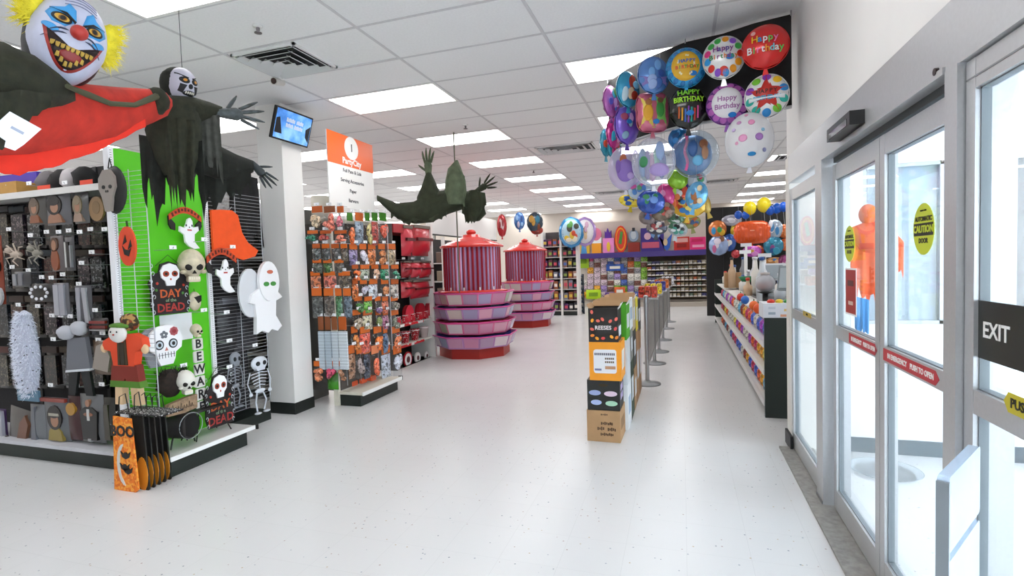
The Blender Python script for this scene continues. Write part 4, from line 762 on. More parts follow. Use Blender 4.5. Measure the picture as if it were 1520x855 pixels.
def hand(parent, p, d, up, size, m, name='hand', spread=.5, curl=.25):     # bony hand: palm and five bent fingers, one skin
    d = Vector(d).normalized(); up = Vector(up); side = d.cross(up).normalized(); up = side.cross(d); mb = MB(); p = Vector(p); s = size
    mb.tube([p - d * s * .15, p + d * s * .05, p + d * s * .3, p + d * s * .42], [s * .09, s * .12, s * .15, s * .10], 8)
    for k in range(5):
        if k == 4: base = p + d * s * .12 - side * s * .11; dd = (d * .6 - side * .8).normalized(); L = .42
        else: t = (k - 1.5) / 1.5; base = p + d * s * .38 + side * s * .12 * t; dd = (d + side * spread * t * .5).normalized(); L = (.5, .58, .56, .44)[k]
        pts = [base]; ang = 0
        for q in range(3): ang += curl * (1 if q else .3); pts.append(pts[-1] + (dd * math.cos(ang) - up * math.sin(ang)) * s * L * (.42, .33, .25)[q])
        mb.tube(pts, [s * .042, s * .046, s * .036, s * .012], 6)
    return mb.build(name, m, parent)
OLIVE = mat('olive_gauze', srgb('2b2c1e'), .95, noise=.45, nscale=35, bump=.3); OLIVE2 = mat('dark_gauze', srgb('1b1d17'), .95, noise=.4, nscale=30, bump=.3)
REDC = mat('red_gauze', srgb('c23022'), .9, noise=.25, nscale=16, bump=.25); REDB = mat('bright_red_cloth', srgb('e8321e'), .85, noise=.15, nscale=10)
def loft(mb, secs, n=14, m=0, wob=0, seed=0, cap=True):   # secs: (centre, half width vector a, half width vector b)
    rd = random.Random(seed); vs = []
    for (c, a, b) in secs:
        c, a, b = Vector(c), Vector(a), Vector(b)
        for i in range(n): t = 2 * PI * i / n; k = 1 + rd.uniform(-wob, wob); vs.append(c + a * math.cos(t) * k + b * math.sin(t) * k)
    fs = [(j * n + i, j * n + (i + 1) % n, (j + 1) * n + (i + 1) % n, (j + 1) * n + i) for j in range(len(secs) - 1) for i in range(n)]
    mb.add(vs, fs, m, True)
    if cap: mb.add(vs[:n], [tuple(range(n))[::-1]], m); mb.add(vs[-n:], [tuple(range(n))], m)
    return mb
# ---- clown
HP = atr(100, 62, 2.45); t_ = thing('hanging_clown', 'hanging clown figure with grinning white mask, yellow hair and red gown', 'clown figure', (HP.x, HP.y, 0))
def L_(v): return Vector(v) - Vector((HP.x, HP.y, 0))
hz = math.atan2(HP.x * -1, HP.y) + .25
def tilt_roll(): return Euler((.06, .24, hz), 'XYZ')
def mhead(o): o.location = (0, 0, HP.z); o.rotation_euler = tilt_roll(); o.scale = (.74, .74, .80); return o
rx, ry, rz = .148, .16, .205; es = esurf(rx, ry, rz)
def hf(p):
    if p.z < -.2: p.x *= 1 - .22 * (-p.z - .2); p.y *= 1 + (.10 * (-p.z - .2) if p.y < 0 else 0)
    return p
FACE = mat('clown_mask_white', srgb('c9cbe0'), .5, noise=.18, nscale=9)
head = mhead(MB().ell((0, 0, 0), (rx, ry, rz), 28, 22, fn=hf).build('mask', FACE, t_))
mhead(MB().ell((0, .05, .0), (rx * 1.04, ry * 1.0, rz * 1.0), 20, 14).build('hood', BLACK, t_))
def fp(nm, o, off, m, rings=3): mhead(spatch(MB(), o, es, off, 0, rings).build(nm, m, t_))
BLUE = P('3f9ad8', .5); LINE = P('14161c', .6)
def EL(cx, cz, a, b, n=20, rot=0): return [(cx + a * math.cos(q) * math.cos(rot) - b * math.sin(q) * math.sin(rot), cz + a * math.cos(q) * math.sin(rot) + b * math.sin(q) * math.cos(rot)) for q in [2 * PI * i / n for i in range(n)]]
for sx in (-1, 1):
    fp('blue_brow', [(sx * x, z) for x, z in ((.012, .045), (.02, .10), (.045, .125), (.06, .10), (.10, .085), (.115, .055), (.09, .02), (.045, .012))], .004, BLUE)
    fp('blue_cheek', EL(sx * .09, -.005, .03, .014, rot=sx * .4), .004, BLUE)
    fp('eye_rim', EL(sx * .062, .043, .036, .021, rot=sx * .25), .007, LINE); fp('eyeball', EL(sx * .062, .043, .026, .014, rot=sx * .25), .010, P('d8a83a', .3)); fp('pupil', EL(sx * .060, .042, .010, .010, 12), .013, BLACK); fp('iris', EL(sx * .060, .042, .015, .013, 14), .0115, P('8a5a1c', .3))
    fp('brow_line', [(sx * x, z) for x, z in ((.012, .045), (.05, .075), (.105, .082), (.05, .066), (.016, .036))], .009, LINE)
    for (a, b) in (((.03, .0), (.10, -.028)), ((.034, -.016), (.11, -.052))):
        mhead(MB().tube([(sx * (a[0] + (b[0] - a[0]) * q / 5), es(a[0] + (b[0] - a[0]) * q / 5, a[1] + (b[1] - a[1]) * q / 5) - .003, a[1] + (b[1] - a[1]) * q / 5 + .012 * math.sin(q / 5 * PI)) for q in range(6)], [.001, .004, .004, .004, .003, .001], 5).build('wrinkle', P('39415a', .6), t_))
for k in range(4): mhead(MB().tube([(x, es(x, .12 + .016 * k + .012 * math.cos(x * 30)) - .0015, .12 + .016 * k + .012 * math.cos(x * 30)) for x in [-.06 + .012 * q for q in range(11)]], .0022, 4).build('forehead_wrinkle', P('8589a6', .6), t_))
mhead(MB().ell((.004, -ry - .012, .005), (.034, .038, .031), 16, 12).build('nose', mat('red_nose', srgb('b8342c'), .45, noise=.2), t_))
N_ = 18
up_ = [(-.10 + .20 * i / N_, -.045 - .022 * math.sin(PI * i / N_) + .03 * abs(-1 + 2 * i / N_) ** 2) for i in range(N_ + 1)]; lo_ = [(.10 - .20 * i / N_, -.015 - .138 * math.sin(PI * i / N_) ** .8) for i in range(N_ + 1)]
mo = up_ + lo_; fp('lips', [(x * 1.13, (z + .08) * 1.15 - .08) for x, z in mo], .006, P('a8362e', .4), 4); fp('mouth', mo, .010, P('1c0a0a', .7), 4)
fp('tongue', EL(.0, -.10, .045, .02), .012, P('8a2a28', .4))
TOOTH = P('b8943a', .5)
for k in range(9):
    x = -.072 + .018 * k; z = -.052 - .014 * math.cos(x * 14); fp('tooth', [(x - .0075, z), (x + .0075, z), (x + .006, z - .015 - .004 * (k % 2)), (x, z - .02), (x - .006, z - .015)], .014, TOOTH, 2)
for k in range(6):
    x = -.045 + .018 * k; z = -.138 + .010 * math.cos(k + 1) + abs(x) * .35; fp('tooth', [(x - .007, z), (x + .007, z), (x + .005, z + .018), (x - .005, z + .02)], .014, TOOTH, 2)
YEL = mat('yellow_hair', srgb('f4e23a'), .9, noise=.2, nscale=30)
for (sx, zc, sd) in ((-1, .10, 1), (1, .07, 2)):
    hb = MB(); rd = random.Random(sd); hb.ell((sx * rx * .98, .02, zc), (.04, .055, .09 if sx < 0 else .10), 14, 12, wob=.2, seed=sd)
    for k in range(420):
        th = rd.uniform(0, 2 * PI); b = rd.uniform(-1, 1); c0 = Vector((sx * rx * .98 + .025 * math.cos(th), .02 + .045 * math.sin(th), zc + b * .085)); d = Vector((sx * rd.uniform(.3, 1), rd.uniform(-.6, .3), rd.uniform(-1.0, .5))).normalized(); s2 = d.cross(Vector((0, 1, .3))).normalized() * .003
        hb.add([c0 - s2, c0 + s2, c0 + d * rd.uniform(.04, .085)], [(0, 1, 2)])
    mhead(hb.build('hair_tuft', YEL, t_, kind='stuff'))
# gown: red arm and chest running to the right, dark shawl over the shoulder
def sec(x, y, r, half_px, deep): c = atr(x, y, r); k = half_px / FOCAL * depth(c); return (L_(c), Vector((0, 0, k)), Vector((c.x, c.y, 0)).normalized() * deep)
loft(MB(), [sec(-120, 185, 2.35, 40, .10), sec(-40, 184, 2.4, 46, .14), sec(40, 178, 2.45, 50, .15), sec(110, 170, 2.55, 46, .13), sec(170, 166, 2.65, 36, .09), sec(225, 158, 2.8, 24, .07), sec(248, 155, 2.88, 16, .05), sec(256, 153, 2.9, 4, .02)], 18, wob=.05, seed=3).build('gown', REDC, t_)
loft(MB(), [sec(118, 142, 2.72, 8, .05), sec(160, 143, 2.8, 13, .05), sec(215, 146, 2.9, 11, .05), sec(236, 150, 2.95, 5, .03)], 10, wob=.06, seed=4).build('sleeve', REDB, t_)
ragged(MB(), [L_(atr(x, y, r)) for x, y, r in ((-110, 216, 2.42), (-30, 216, 2.44), (20, 213, 2.47), (80, 204, 2.52), (140, 192, 2.60), (215, 176, 2.74))], lambda u: .03 + .085 * math.sin(PI * u * .96), .012, 24, 5, 5, jag=.12, normal=Vector((HP.x, HP.y, 0)).normalized()).build('red_hem', REDB, t_)
loft(MB(), [sec(-120, 110, 2.3, 50, .16), sec(-40, 112, 2.33, 48, .18), sec(10, 118, 2.36, 46, .19), sec(55, 130, 2.38, 38, .17), sec(90, 138, 2.42, 24, .12), sec(112, 142, 2.44, 8, .06)], 20, wob=.05, seed=6).build('shawl', OLIVE, t_)
ragged(MB(), [L_(atr(x, y, r)) for x, y, r in ((-90, 130, 2.15), (-20, 140, 2.17), (30, 135, 2.2), (75, 140, 2.26))], lambda u: .30 - .26 * u, .018, 18, 7, 8, jag=.25, normal=Vector((HP.x, HP.y, 0)).normalized()).build('shawl_drape', OLIVE, t_)
MB().tube([L_(atr(x, y, r)) for x, y, r in ((100, 128, 2.3), (130, 140, 2.42), (165, 154, 2.5), (200, 156, 2.62), (232, 143, 2.74))], [.008, .012, .010, .010, .014], 7).build('cord', P('4a4a34', .9), t_)
MB().ell(L_(atr(233, 150, 2.8)), (.045, .045, .06), 10, 8, wob=.2).build('knot', OLIVE, t_)
for x in (60, 118): q = atr(x, 20 if x > 100 else 2, 2.5); MB().tube([L_((q.x, q.y, HP.z + .15)), L_((q.x, q.y, CEIL))], .0012, 4).build('hanging_wire', P('55585c', .4), t_)
q = atr(20, 195, 2.08); s_ = MB().prism([(-.05, -.005), (-.005, .055), (.062, .018), (.02, -.035), (.0, -.055), (-.022, -.048), (-.018, -.03)], -.002, 0).build('swing_tag', P('e6e9f2', .5), t_, L_(q), (0, 0, hz)); MB().box((.008, -.003, .004), (.03, .001, .008), rot=(0, .5, 0)).build('print', P('9aa0b4', .6), s_)
# ---- ghoul with white and black face, skeletal hand
GP = atr(268, 127, 3.05); t_ = thing('hanging_ghoul', 'hanging ghoul in torn olive robe with black and white face', 'ghoul figure', (GP.x, GP.y, 0))
def L_(v): return Vector(v) - Vector((GP.x, GP.y, 0))
gz = math.atan2(-GP.x, GP.y) + .55
def gh(o): o.location = (0, 0, GP.z); o.rotation_euler = (.05, 0, gz); o.scale = (.82, .82, .82); return o
ge = esurf(.078, .09, .1)
gh(MB().ell((0, .03, .004), (.092, .095, .105), 18, 14, wob=.03).build('hood', OLIVE2, t_)); gh(MB().ell((0, -.012, 0), (.078, .09, .1), 20, 16).build('face', P('b9b6c4', .5), t_))
ge2 = lambda x, z: ge(x, z) - .012
for sx in (-1, 1):
    gh(spatch(MB(), EL(sx * .03, .012, .024, .018, rot=sx * .3), ge2, .003).build('eye_hollow', LINE, t_)); gh(spatch(MB(), EL(sx * .03, .012, .009, .008), ge2, .006).build('eye', P('c8862a', .4), t_)); gh(spatch(MB(), [(sx * a, b) for a, b in ((.01, .03), (.06, .055), (.062, .047), (.015, .02))], ge2, .004).build('brow', LINE, t_)); gh(spatch(MB(), [(sx * a, b) for a, b in ((.02, -.015), (.05, -.01), (.055, -.05), (.035, -.06))], ge2, .003).build('cheek_hollow', LINE, t_))
gh(spatch(MB(), EL(0, -.02, .012, .014), ge2, .003).build('nose', LINE, t_)); gh(spatch(MB(), EL(0, -.058, .035, .014), ge2, .004).build('mouth', LINE, t_))
for k in range(5): gh(spatch(MB(), EL(-.022 + .011 * k, -.056, .004, .007, 8), ge2, .007, rings=2).build('tooth', P('d4cfc0', .5), t_))
gd = Vector((GP.x, GP.y, 0)).normalized()
def sec(x, y, r, half_px, deep): c = atr(x, y, r); k = half_px / FOCAL * depth(c); return (L_(c), Vector((0, 0, k)), gd * deep)
loft(MB(), [sec(222, 162, 2.95, 16, .06), sec(250, 165, 3.0, 22, .09), sec(285, 166, 3.05, 20, .09), sec(312, 166, 3.08, 13, .05), sec(330, 165, 3.1, 6, .03)], 14, wob=.08, seed=2).build('shoulders', OLIVE, t_)
def sec2(x, y, r, wpx, deep): c = atr(x, y, r); k = wpx / FOCAL * depth(c) * .9; s_ = Vector((-gd.y, gd.x, 0)); return (L_(c), s_ * k, gd * deep)
loft(MB(), [sec2(258, 160, 3.02, 36, .09), sec2(258, 200, 3.02, 40, .10), sec2(262, 235, 3.02, 34, .09), sec2(266, 262, 3.02, 22, .06)], 16, wob=.06, seed=5, cap=True).build('robe', OLIVE, t_)
ragged(MB(), [L_(atr(x, y, 3.0)) for x, y in ((206, 200), (230, 205), (262, 215), (300, 210))], lambda u: .36 + .12 * math.sin(u * 7), .02, 26, 9, 12, jag=.6, normal=gd).build('torn_robe', OLIVE2, t_)
ragged(MB(), [L_(atr(x, y, 2.94)) for x, y in ((240, 180), (262, 176), (290, 180))], lambda u: .42, .02, 14, 8, 15, jag=.3, normal=gd, spread=.7).build('robe_drape', OLIVE, t_)
ragged(MB(), [L_(atr(x, y, 3.06)) for x, y in ((295, 165), (312, 172), (326, 172))], lambda u: .38, .012, 14, 7, 18, jag=.6, normal=gd).build('sleeve_rags', mat('grey_gauze', srgb('4a4a44'), .95, noise=.4, nscale=30), t_)
a = L_(atr(330, 168, 3.08)); b = L_(atr(384, 172, 3.12)); hand(t_, a, b - a, -gd, .22, mat('grey_bone', srgb('4a5052'), .6, noise=.5, nscale=40), spread=1.0, curl=.08)
# lower robed arm behind, over the wire grid
loft(MB(), [sec(285, 225, 3.35, 26, .07), sec(320, 240, 3.4, 26, .08), sec(352, 248, 3.45, 20, .06), sec(376, 247, 3.5, 8, .03)], 12, wob=.08, seed=8).build('sleeve', OLIVE2, t_)
ragged(MB(), [L_(atr(x, y, 3.42)) for x, y in ((292, 240), (330, 258), (372, 250))], lambda u: .30 - .14 * u, .02, 18, 7, 21, jag=.55, normal=gd).build('sleeve_rags', OLIVE2, t_)
a = L_(atr(378, 246, 3.5)); b = L_(atr(408, 278, 3.5)); hand(t_, a, b - a, -gd, .17, P('2e3436', .6), spread=.6, curl=.05)
q = atr(269, 80, 3.05); MB().tube([L_((q.x, q.y, GP.z + .08)), L_((q.x, q.y, CEIL))], .0016, 4).build('hanging_wire', P('55585c', .4), t_)
# ---- cloaked reaper over the kiosks
RPc = atr(662, 300, 6.9); t_ = thing('hanging_reaper', 'hanging hooded reaper in dark olive cloak with raised arms', 'reaper figure', (RPc.x, RPc.y, 0))
def L_(v): return Vector(v) - Vector((RPc.x, RPc.y, 0))
gd = Vector((RPc.x, RPc.y, 0)).normalized()
RO = mat('moss_cloth', srgb('2f3524'), .9, noise=.4, nscale=14); RO2 = mat('pale_moss_cloth', srgb('5c6850'), .9, noise=.35, nscale=14)
def sec(x, y, r, half_px, deep): c = atr(x, y, r); k = half_px / FOCAL * depth(c); return (L_(c), Vector((0, 0, k)), gd * deep)
def sec2(x, y, r, wpx, deep): c = atr(x, y, r); k = wpx / FOCAL * depth(c) * .9; s_ = Vector((-gd.y, gd.x, 0)); return (L_(c), s_ * k, gd * deep)
loft(MB(), [sec(560, 294, 6.8, 4, .05), sec(590, 314, 6.85, 12, .10), sec(615, 316, 6.9, 17, .12), sec(640, 308, 6.9, 22, .13), sec(665, 300, 6.9, 18, .13), sec(690, 297, 6.9, 13, .10), sec(710, 294, 6.9, 8, .08)], 14, wob=.06, seed=2).build('cloak', RO, t_)
loft(MB(), [sec2(678, 238, 6.85, 2, .03), sec2(675, 250, 6.85, 11, .10), sec2(676, 268, 6.85, 16, .13), sec2(676, 288, 6.85, 18, .14), sec2(676, 304, 6.85, 16, .12)], 14, wob=.06, seed=3).build('hood', RO2, t_)
loft(MB(), [sec2(636, 256, 6.9, 4, .04), sec2(637, 272, 6.9, 11, .08), sec2(638, 292, 6.9, 20, .11), sec2(638, 318, 6.9, 21, .12)], 12, wob=.06, seed=4).build('raised_sleeve', RO, t_)
loft(MB(), [sec2(703, 283, 6.9, 8, .08), sec2(704, 300, 6.9, 15, .1), sec2(706, 318, 6.9, 16, .1), sec2(704, 328, 6.9, 9, .07)], 12, wob=.1, seed=5).build('hanging_sleeve', RO, t_)
ragged(MB(), [L_(atr(x, y, 6.84)) for x, y in ((686, 292), (700, 284), (720, 286))], lambda u: .18 + .27 * math.sin(PI * min(1, u * .9 + .1)), .03, 18, 8, 41, jag=.3, normal=gd, spread=1.1).build('sleeve_drape', RO, t_)
ragged(MB(), [L_(atr(x, y, 6.82)) for x, y in ((580, 310), (610, 318), (640, 316), (662, 306))], .16, .02, 20, 5, 42, jag=.5, normal=gd).build('torn_hem', RO, t_)
ragged(MB(), [L_(atr(x, y, 6.78)) for x, y in ((664, 262), (676, 244), (690, 262))], .42, .018, 12, 7, 43, jag=.2, normal=gd, spread=.9).build('hood_drape', RO2, t_)
a = L_(atr(636, 258, 6.9)); hand(t_, a, (0, 0, 1), (gd.y * -.6 - gd.x, gd.x * .6 - gd.y, 0), .36, RO2, spread=.6, curl=.1)
a = L_(atr(710, 282, 6.9)); b = L_(atr(733, 268, 6.9)); hand(t_, a, b - a, -gd, .30, RO, spread=1.0, curl=.12)
q = atr(682, 430, 6.86); MB().tube([L_((q.x, q.y, 1.15)), L_((q.x, q.y, CEIL))], .009, 6).build('pole', P('5a5a48', .7), t_)
# ================================================================== screen on the column
c, w, h_ = RX(403, 160, 460, 214, -3.74); A = atx(404, 178, -3.78); B = atx(460, 199, -3.78); w = abs(B.y - A.y) * .97; h_ = w * .60
t_ = thing('wall_screen', 'small tilted black-framed television on the column top', 'television', ((A + B) / 2), 0, rot=(.30, 0, FE))
MB().rbox((0, 0, 0), (w, .03, h_), .008).build('bezel', BLACK, t_)
scr = ramp_mat('blue_screen_picture', 'noise', [(0, '2c5aa8'), (.45, '5a94dc'), (.8, '8abaf0')], 5, .15, const=False); b_ = scr.node_tree.nodes['Principled BSDF']; rampn = [n for n in scr.node_tree.nodes if n.type == 'VALTORGB'][0]; scr.node_tree.links.new(rampn.outputs[0], b_.inputs['Emission Color']); b_.inputs['Emission Strength'].default_value = .55
MB().b2(-w * .47, w * .47, -.017, -.014, -h_ * .45, h_ * .45).build('display', scr, t_)
[MB().b2(w * (-.20 + .038 * q), w * (-.172 + .038 * q), -.0185, -.0165, h_ * (.12 - .17 * v), h_ * (.25 - .17 * v - .02 * (q % 2))).build('title_mark', P('e8f0fa', .4), t_) for q in range(12) for v in range(2) if q != 6 - v]
MB().prism([(-w * .46, -h_ * .3), (-w * .46, h_ * .15), (-w * .38, h_ * .2), (-w * .3, -.05), (-w * .27, -h_ * .3)], -.019, -.016).build('dark_silhouette', P('1a1d26', .4), t_); MB().prism([(w * .46, -h_ * .35), (w * .46, h_ * .2), (w * .34, h_ * .05), (w * .36, -h_ * .2)], -.019, -.016).build('dark_silhouette', P('1a1d26', .4), t_)
MB().tube([(0, .015, 0), (0, .09, .03)], .025, 8).build('wall_arm', P('2a2b2d', .4), t_)
# ================================================================== aisle sign
c, w, h_ = RX(490, 205, 556, 310, -3.62); t_ = thing('aisle_sign', 'orange and white aisle sign with number one in circle', 'sign', c, FE)
MB().b2(-w / 2, w / 2, 0, .012, -h_ / 2, h_ / 2).build('board', P('f3f1ee', .4), t_); MB().b2(-w / 2, w / 2, -.002, .0, h_ * .08, h_ / 2).build('orange_half', P('f2641c', .4), t_)
MB().prism(ellipse(w * .15, w * .15, 28, 0, h_ * .345), -.004, -.002).build('disc', WHITE, t_); text('1', h_ * .15, P('1f1f22', .5), t_, (0, -.0055, h_ * .345), bold=.002); text('PartyCity', h_ * .115, WHITE, t_, (0, -.003, h_ * .15), bold=.003)
for k, sx in enumerate(('Foil Pans & Lids', 'Serving Accessories', 'Paper', 'Barware')): text(sx, h_ * .068, P('34343a', .5), t_, (0, -.001, h_ * (.015 - .135 * k)), bold=.001)
for sx in (-.3, .3): MB().b2(sx * w - .01, sx * w + .01, .0, .02, -h_ * .62, -h_ / 2).build('post', P('c9c9c9', .4), t_)
# ================================================================== accessory rack (end of the second run), shelving behind it
RXF, RYF = -3.62, 4.84       # face panel plane (front +x), side plane (front -y)
GREYM = mat('grey_shelf_metal', srgb('b9b6ae'), .45, .3); CREAMM = P('d9d3c4', .5)
r_ = thing('accessory_rack', 'wire rack of orange-headed trinket pouches beside the column', 'rack', (0, 0, 0))
MB().b2(RXF - .02, RXF, RYF + .03, 5.62, .16, 2.02).build('face_panel', P('5e5a54', .7), r_); MB().b2(-4.08, RXF - .02, RYF + .01, RYF + .03, .16, 2.02).build('side_panel', P('4a4844', .7), r_)
MB().b2(RXF, -3.36, RYF, 5.62, 0, .125).build('plinth', KICK, r_); MB().b2(RXF, -3.33, RYF - .01, 5.66, .125, .155).build('deck', CREAMM, r_); MB().b2(-3.33, -3.315, RYF - .01, 5.66, .12, .158).build('deck_edge', WHITE, r_); MB().b2(-3.37, -3.315, 5.66, 5.675, .115, .165).build('corner_bumper', BLACK, r_)
MB().b2(RXF - .06, RXF - .0, RYF - .03, RYF + .01, 0, 2.03).build('upright', CREAMM, r_); MB().b2(RXF - .04, RXF + .06, RYF, 5.64, 2.02, 2.06).build('top_cap', CREAMM, r_)
wg = MB()
for y in (RYF + .1, 5.2, 5.58): wire(wg, (RXF + .03, y, .2), (RXF + .03, y, 2.0), .004)
wire(wg, (RXF + .03, 5.60, 2.0), (RXF + .22, 5.60, 2.0), .005); wire(wg, (RXF + .22, 5.60, 2.0), (RXF + .22, 5.60, .5), .005)
wg.build('wire_frame', WIRE, r_)
def pouch(lab, c, w, h_, rz, hdr, body, style=0, group='pouches on the accessory rack', name='trinket_pouch'):
    t_ = thing(name, lab, 'pouch', c, rz, group)
    if hdr: MB().b2(-w * .42, w * .42, -.012, -.004, h_ * .25, h_ / 2).build('header_card', hdr if int(c[2] * 977 + c[0] * 371) % 3 else P('c05a1c', .5), t_)
    b_ = MB(); hh = h_ * (.72 if hdr else 1); cz = -h_ * .14 if hdr else 0
    if style == 0: pillow(b_, w * .92, hh, .03, 0, (0, 0, cz), 4)
    elif style == 1:
        rq = random.Random(len(lab) + int(c[2] * 1000)); [b_.ell((rq.uniform(-.22, .22) * w, -.03, cz + rq.uniform(-.28, .28) * hh), (w * rq.uniform(.18, .32), .026, hh * rq.uniform(.14, .26)), 7, 5, wob=.2, seed=q) for q in range(5)]
    else: b_.b2(-w * .46, w * .46, -.02, 0, cz - hh / 2, cz + hh / 2)
    b_.build('contents', body, t_)
    if style != 2: pillow(MB(), w * .98, hh * 1.02, .045, 0, (0, 0, cz), 3).build('film_bag', CLEAR, t_)
    return t_
def goods(cc):
    a = [int(cc[i:i + 2], 16) for i in (0, 2, 4)]; f = lambda k, o: ''.join('%02x' % max(0, min(255, int(v * k + o))) for v in a)
    return ramp_mat('goods_' + cc, 'voronoi', [cc, f(.55, 0), cc, f(.8, 60), f(.75, 10), f(1, 25)], 46, .4, coat=.3)
HO = P('d8681a', .45); HB = P('8a4a22', .5); HG = P('3c7a1e', .5)
SIDE = [  # y0,y1, header, [(x0,x1,colour,word)]
 ('top', 306, 344, HB, [(463, 481, 'd9bc98', 'cream'), (481, 500, 'f07a62', 'salmon'), (501, 512, 'ee7080', 'pink')]),
 ('second', 342, 362, HO, [(456, 474, '157a5a', 'green'), (475, 494, 'b8423a', 'red'), (496, 517, 'f2785a', 'salmon')]),
 ('third', 362, 388, HO, [(464, 477, '4e5452', 'grey'), (478, 491, '3a403e', 'dark'), (492, 505, '4a4a48', 'sooty'), (506, 517, '5a4a38', 'brown')]),
 ('fourth', 385, 406, HO, [(464, 479, '50564a', 'mossy'), (480, 494, '3f6a2e', 'leaf green'), (496, 512, '5c564c', 'drab')]),
 ('fifth', 403, 428, HO, [(461, 477, 'e07a48', 'orange'), (480, 500, 'ea7058', 'salmon'), (502, 522, '6a5a48', 'tan brown')]),
 ('sixth', 428, 472, HO, [(463, 480, '4c4e4a', 'grey'), (481, 497, '62544a', 'brown'), (498, 509, '3c7a44', 'green'), (510, 523, '5a6a78', 'blue grey')]),
 ('seventh', 470, 548, HB, [(474, 483, 'c4d0da', 'white'), (484, 493, 'b8c6d2', 'pale'), (494, 503, 'ccd6de', 'bluish white'), (504, 517, 'dde4ea', 'bright white')]),
 ('bottom', 536, 566, HO, [(466, 483, 'e8804e', 'salmon'), (484, 502, 'd8385e', 'pink'), (502, 516, 'b87a52', 'brown')]),
]
for (rn, y0, y1, hd_, its) in SIDE:
    for k, (x0, x1, cc, word) in enumerate(its):
        c, w, h_ = RY(x0, y0, x1, y1, RYF - .10); tl = rn == 'seventh'
        t_ = pouch('%s %s, %s in the %s row of the camera-facing rack side' % (word, 'printed word sheet' if tl else 'trinket pouch', NTH[k], rn), c, w, h_, 0, hd_, ramp_mat('word_sheet_%d' % k, 'wave', [(0, cc), (.62, '4a5460'), (.8, cc)], 9, .5, dirv=(.02, .02, 1)) if tl else goods(cc), 2 if tl else (1 if rn in ('top', 'second', 'bottom') else 0), name='word_sheet' if tl else 'trinket_pouch')
        q = (c.x, RYF + .01, c.z + h_ / 2 + .004); hook(r_, q, L=.12, tw=.066)
c, w, h_ = RY(486, 553, 503, 578, RYF - .06); pouch('bright green bag below the pink pouch on rack side', c, w, h_, 0, None, P('3f9a14', .4)); c, w, h_ = RY(484, 523, 504, 537, RYF - .05); pouch('dark green packet under the printed word sheets', c, w, h_, 0, None, P('2c6a1c', .4))
FACE_R = [
 ('top', 316, 364, [(514, 524, 'e86a2a', 'orange'), (526, 540, '8a98a8', 'blue grey'), (541, 549, 'c8b878', 'pale yellow'), (551, 561, 'b8443a', 'red'), (562, 574, 'e85a3c', 'coral')], HG),
 ('second', 362, 394, [(517, 531, '8a7aa8', 'lilac'), (532, 544, 'd4d0dc', 'white'), (545, 558, 'd9722c', 'orange'), (560, 572, 'c8763c', 'amber'), (573, 588, 'b8a078', 'straw')], HO),
 ('third', 393, 417, [(521, 532, 'e8641c', 'orange'), (533, 549, '9aa48c', 'sage'), (550, 562, 'd8a888', 'peach'), (564, 578, '168a5e', 'emerald'), (579, 592, '1f8a66', 'teal')], HO),
 ('fourth', 414, 444, [(522, 531, 'e8701c', 'orange'), (533, 545, 'b8b8cc', 'lavender white'), (546, 561, 'd4dae4', 'white'), (564, 577, 'c8743a', 'amber'), (579, 592, 'd0c4b8', 'ivory')], HO),
 ('fifth', 440, 466, [(524, 538, '2c6a22', 'green'), (539, 553, '5fae2c', 'lime'), (555, 565, '7a5a8a', 'violet'), (566, 576, 'd86a48', 'orange'), (578, 591, '6e6a5e', 'grey')], HO),
 ('sixth', 460, 490, [(520, 536, 'a89880', 'stone'), (537, 553, 'cfc6a4', 'cream'), (556, 566, '7a8a4a', 'olive'), (567, 576, 'b06a8a', 'mauve'), (578, 592, '6a705e', 'grey')], HO),
 ('seventh', 484, 524, [(520, 531, 'd87a2c', 'orange'), (532, 551, 'ea5a44', 'red'), (553, 567, 'ee6c14', 'bright orange'), (568, 575, '5a7aa0', 'blue'), (578, 596, 'e8743c', 'orange topped')], HO),
 ('eighth', 512, 562, [(516, 527, 'a87858', 'tan'), (528, 538, '9a8a88', 'grey'), (539, 549, '40485a', 'navy'), (550, 563, 'f06a42', 'tall orange'), (565, 580, 'c8d0e0', 'white tufted'), (582, 597, 'd4dae8', 'pale tufted')], HO),
]
for (rn, y0, y1, its, hd_) in FACE_R:
    for k, (x0, x1, cc, word) in enumerate(its):
        X = RXF + .12 + .015 * (k % 2); c, w, h_ = RX(x0, y0, x1, y1, X); w = min(w, .24)
        pouch('%s pouch, %s in the %s row of the aisle-facing rack side' % (word, NTH[k], rn), c, w * .95, h_, FE, hd_ if k != 3 or rn != 'eighth' else P('e88a5c'), goods(cc), (k + len(rn)) % 2)
        q = (RXF, c.y, c.z + h_ / 2 + .004); hook(r_, q, (1, 0, 0), X - RXF + .04, tw=.075)
for k in range(3): c = atz(519 + k * 14, 571 - k * 4, .17); tag(MB().rbox((0, 0, .0275), (.11, .12, .055), .012).build('orange_carton', P('f2683c', .5), loc=(c.x + .0, c.y + .02, .156), rot=(0, 0, FE)), 'small orange carton on the rack deck, %s from the left' % NTH[k], 'box', 'orange cartons on the rack deck')
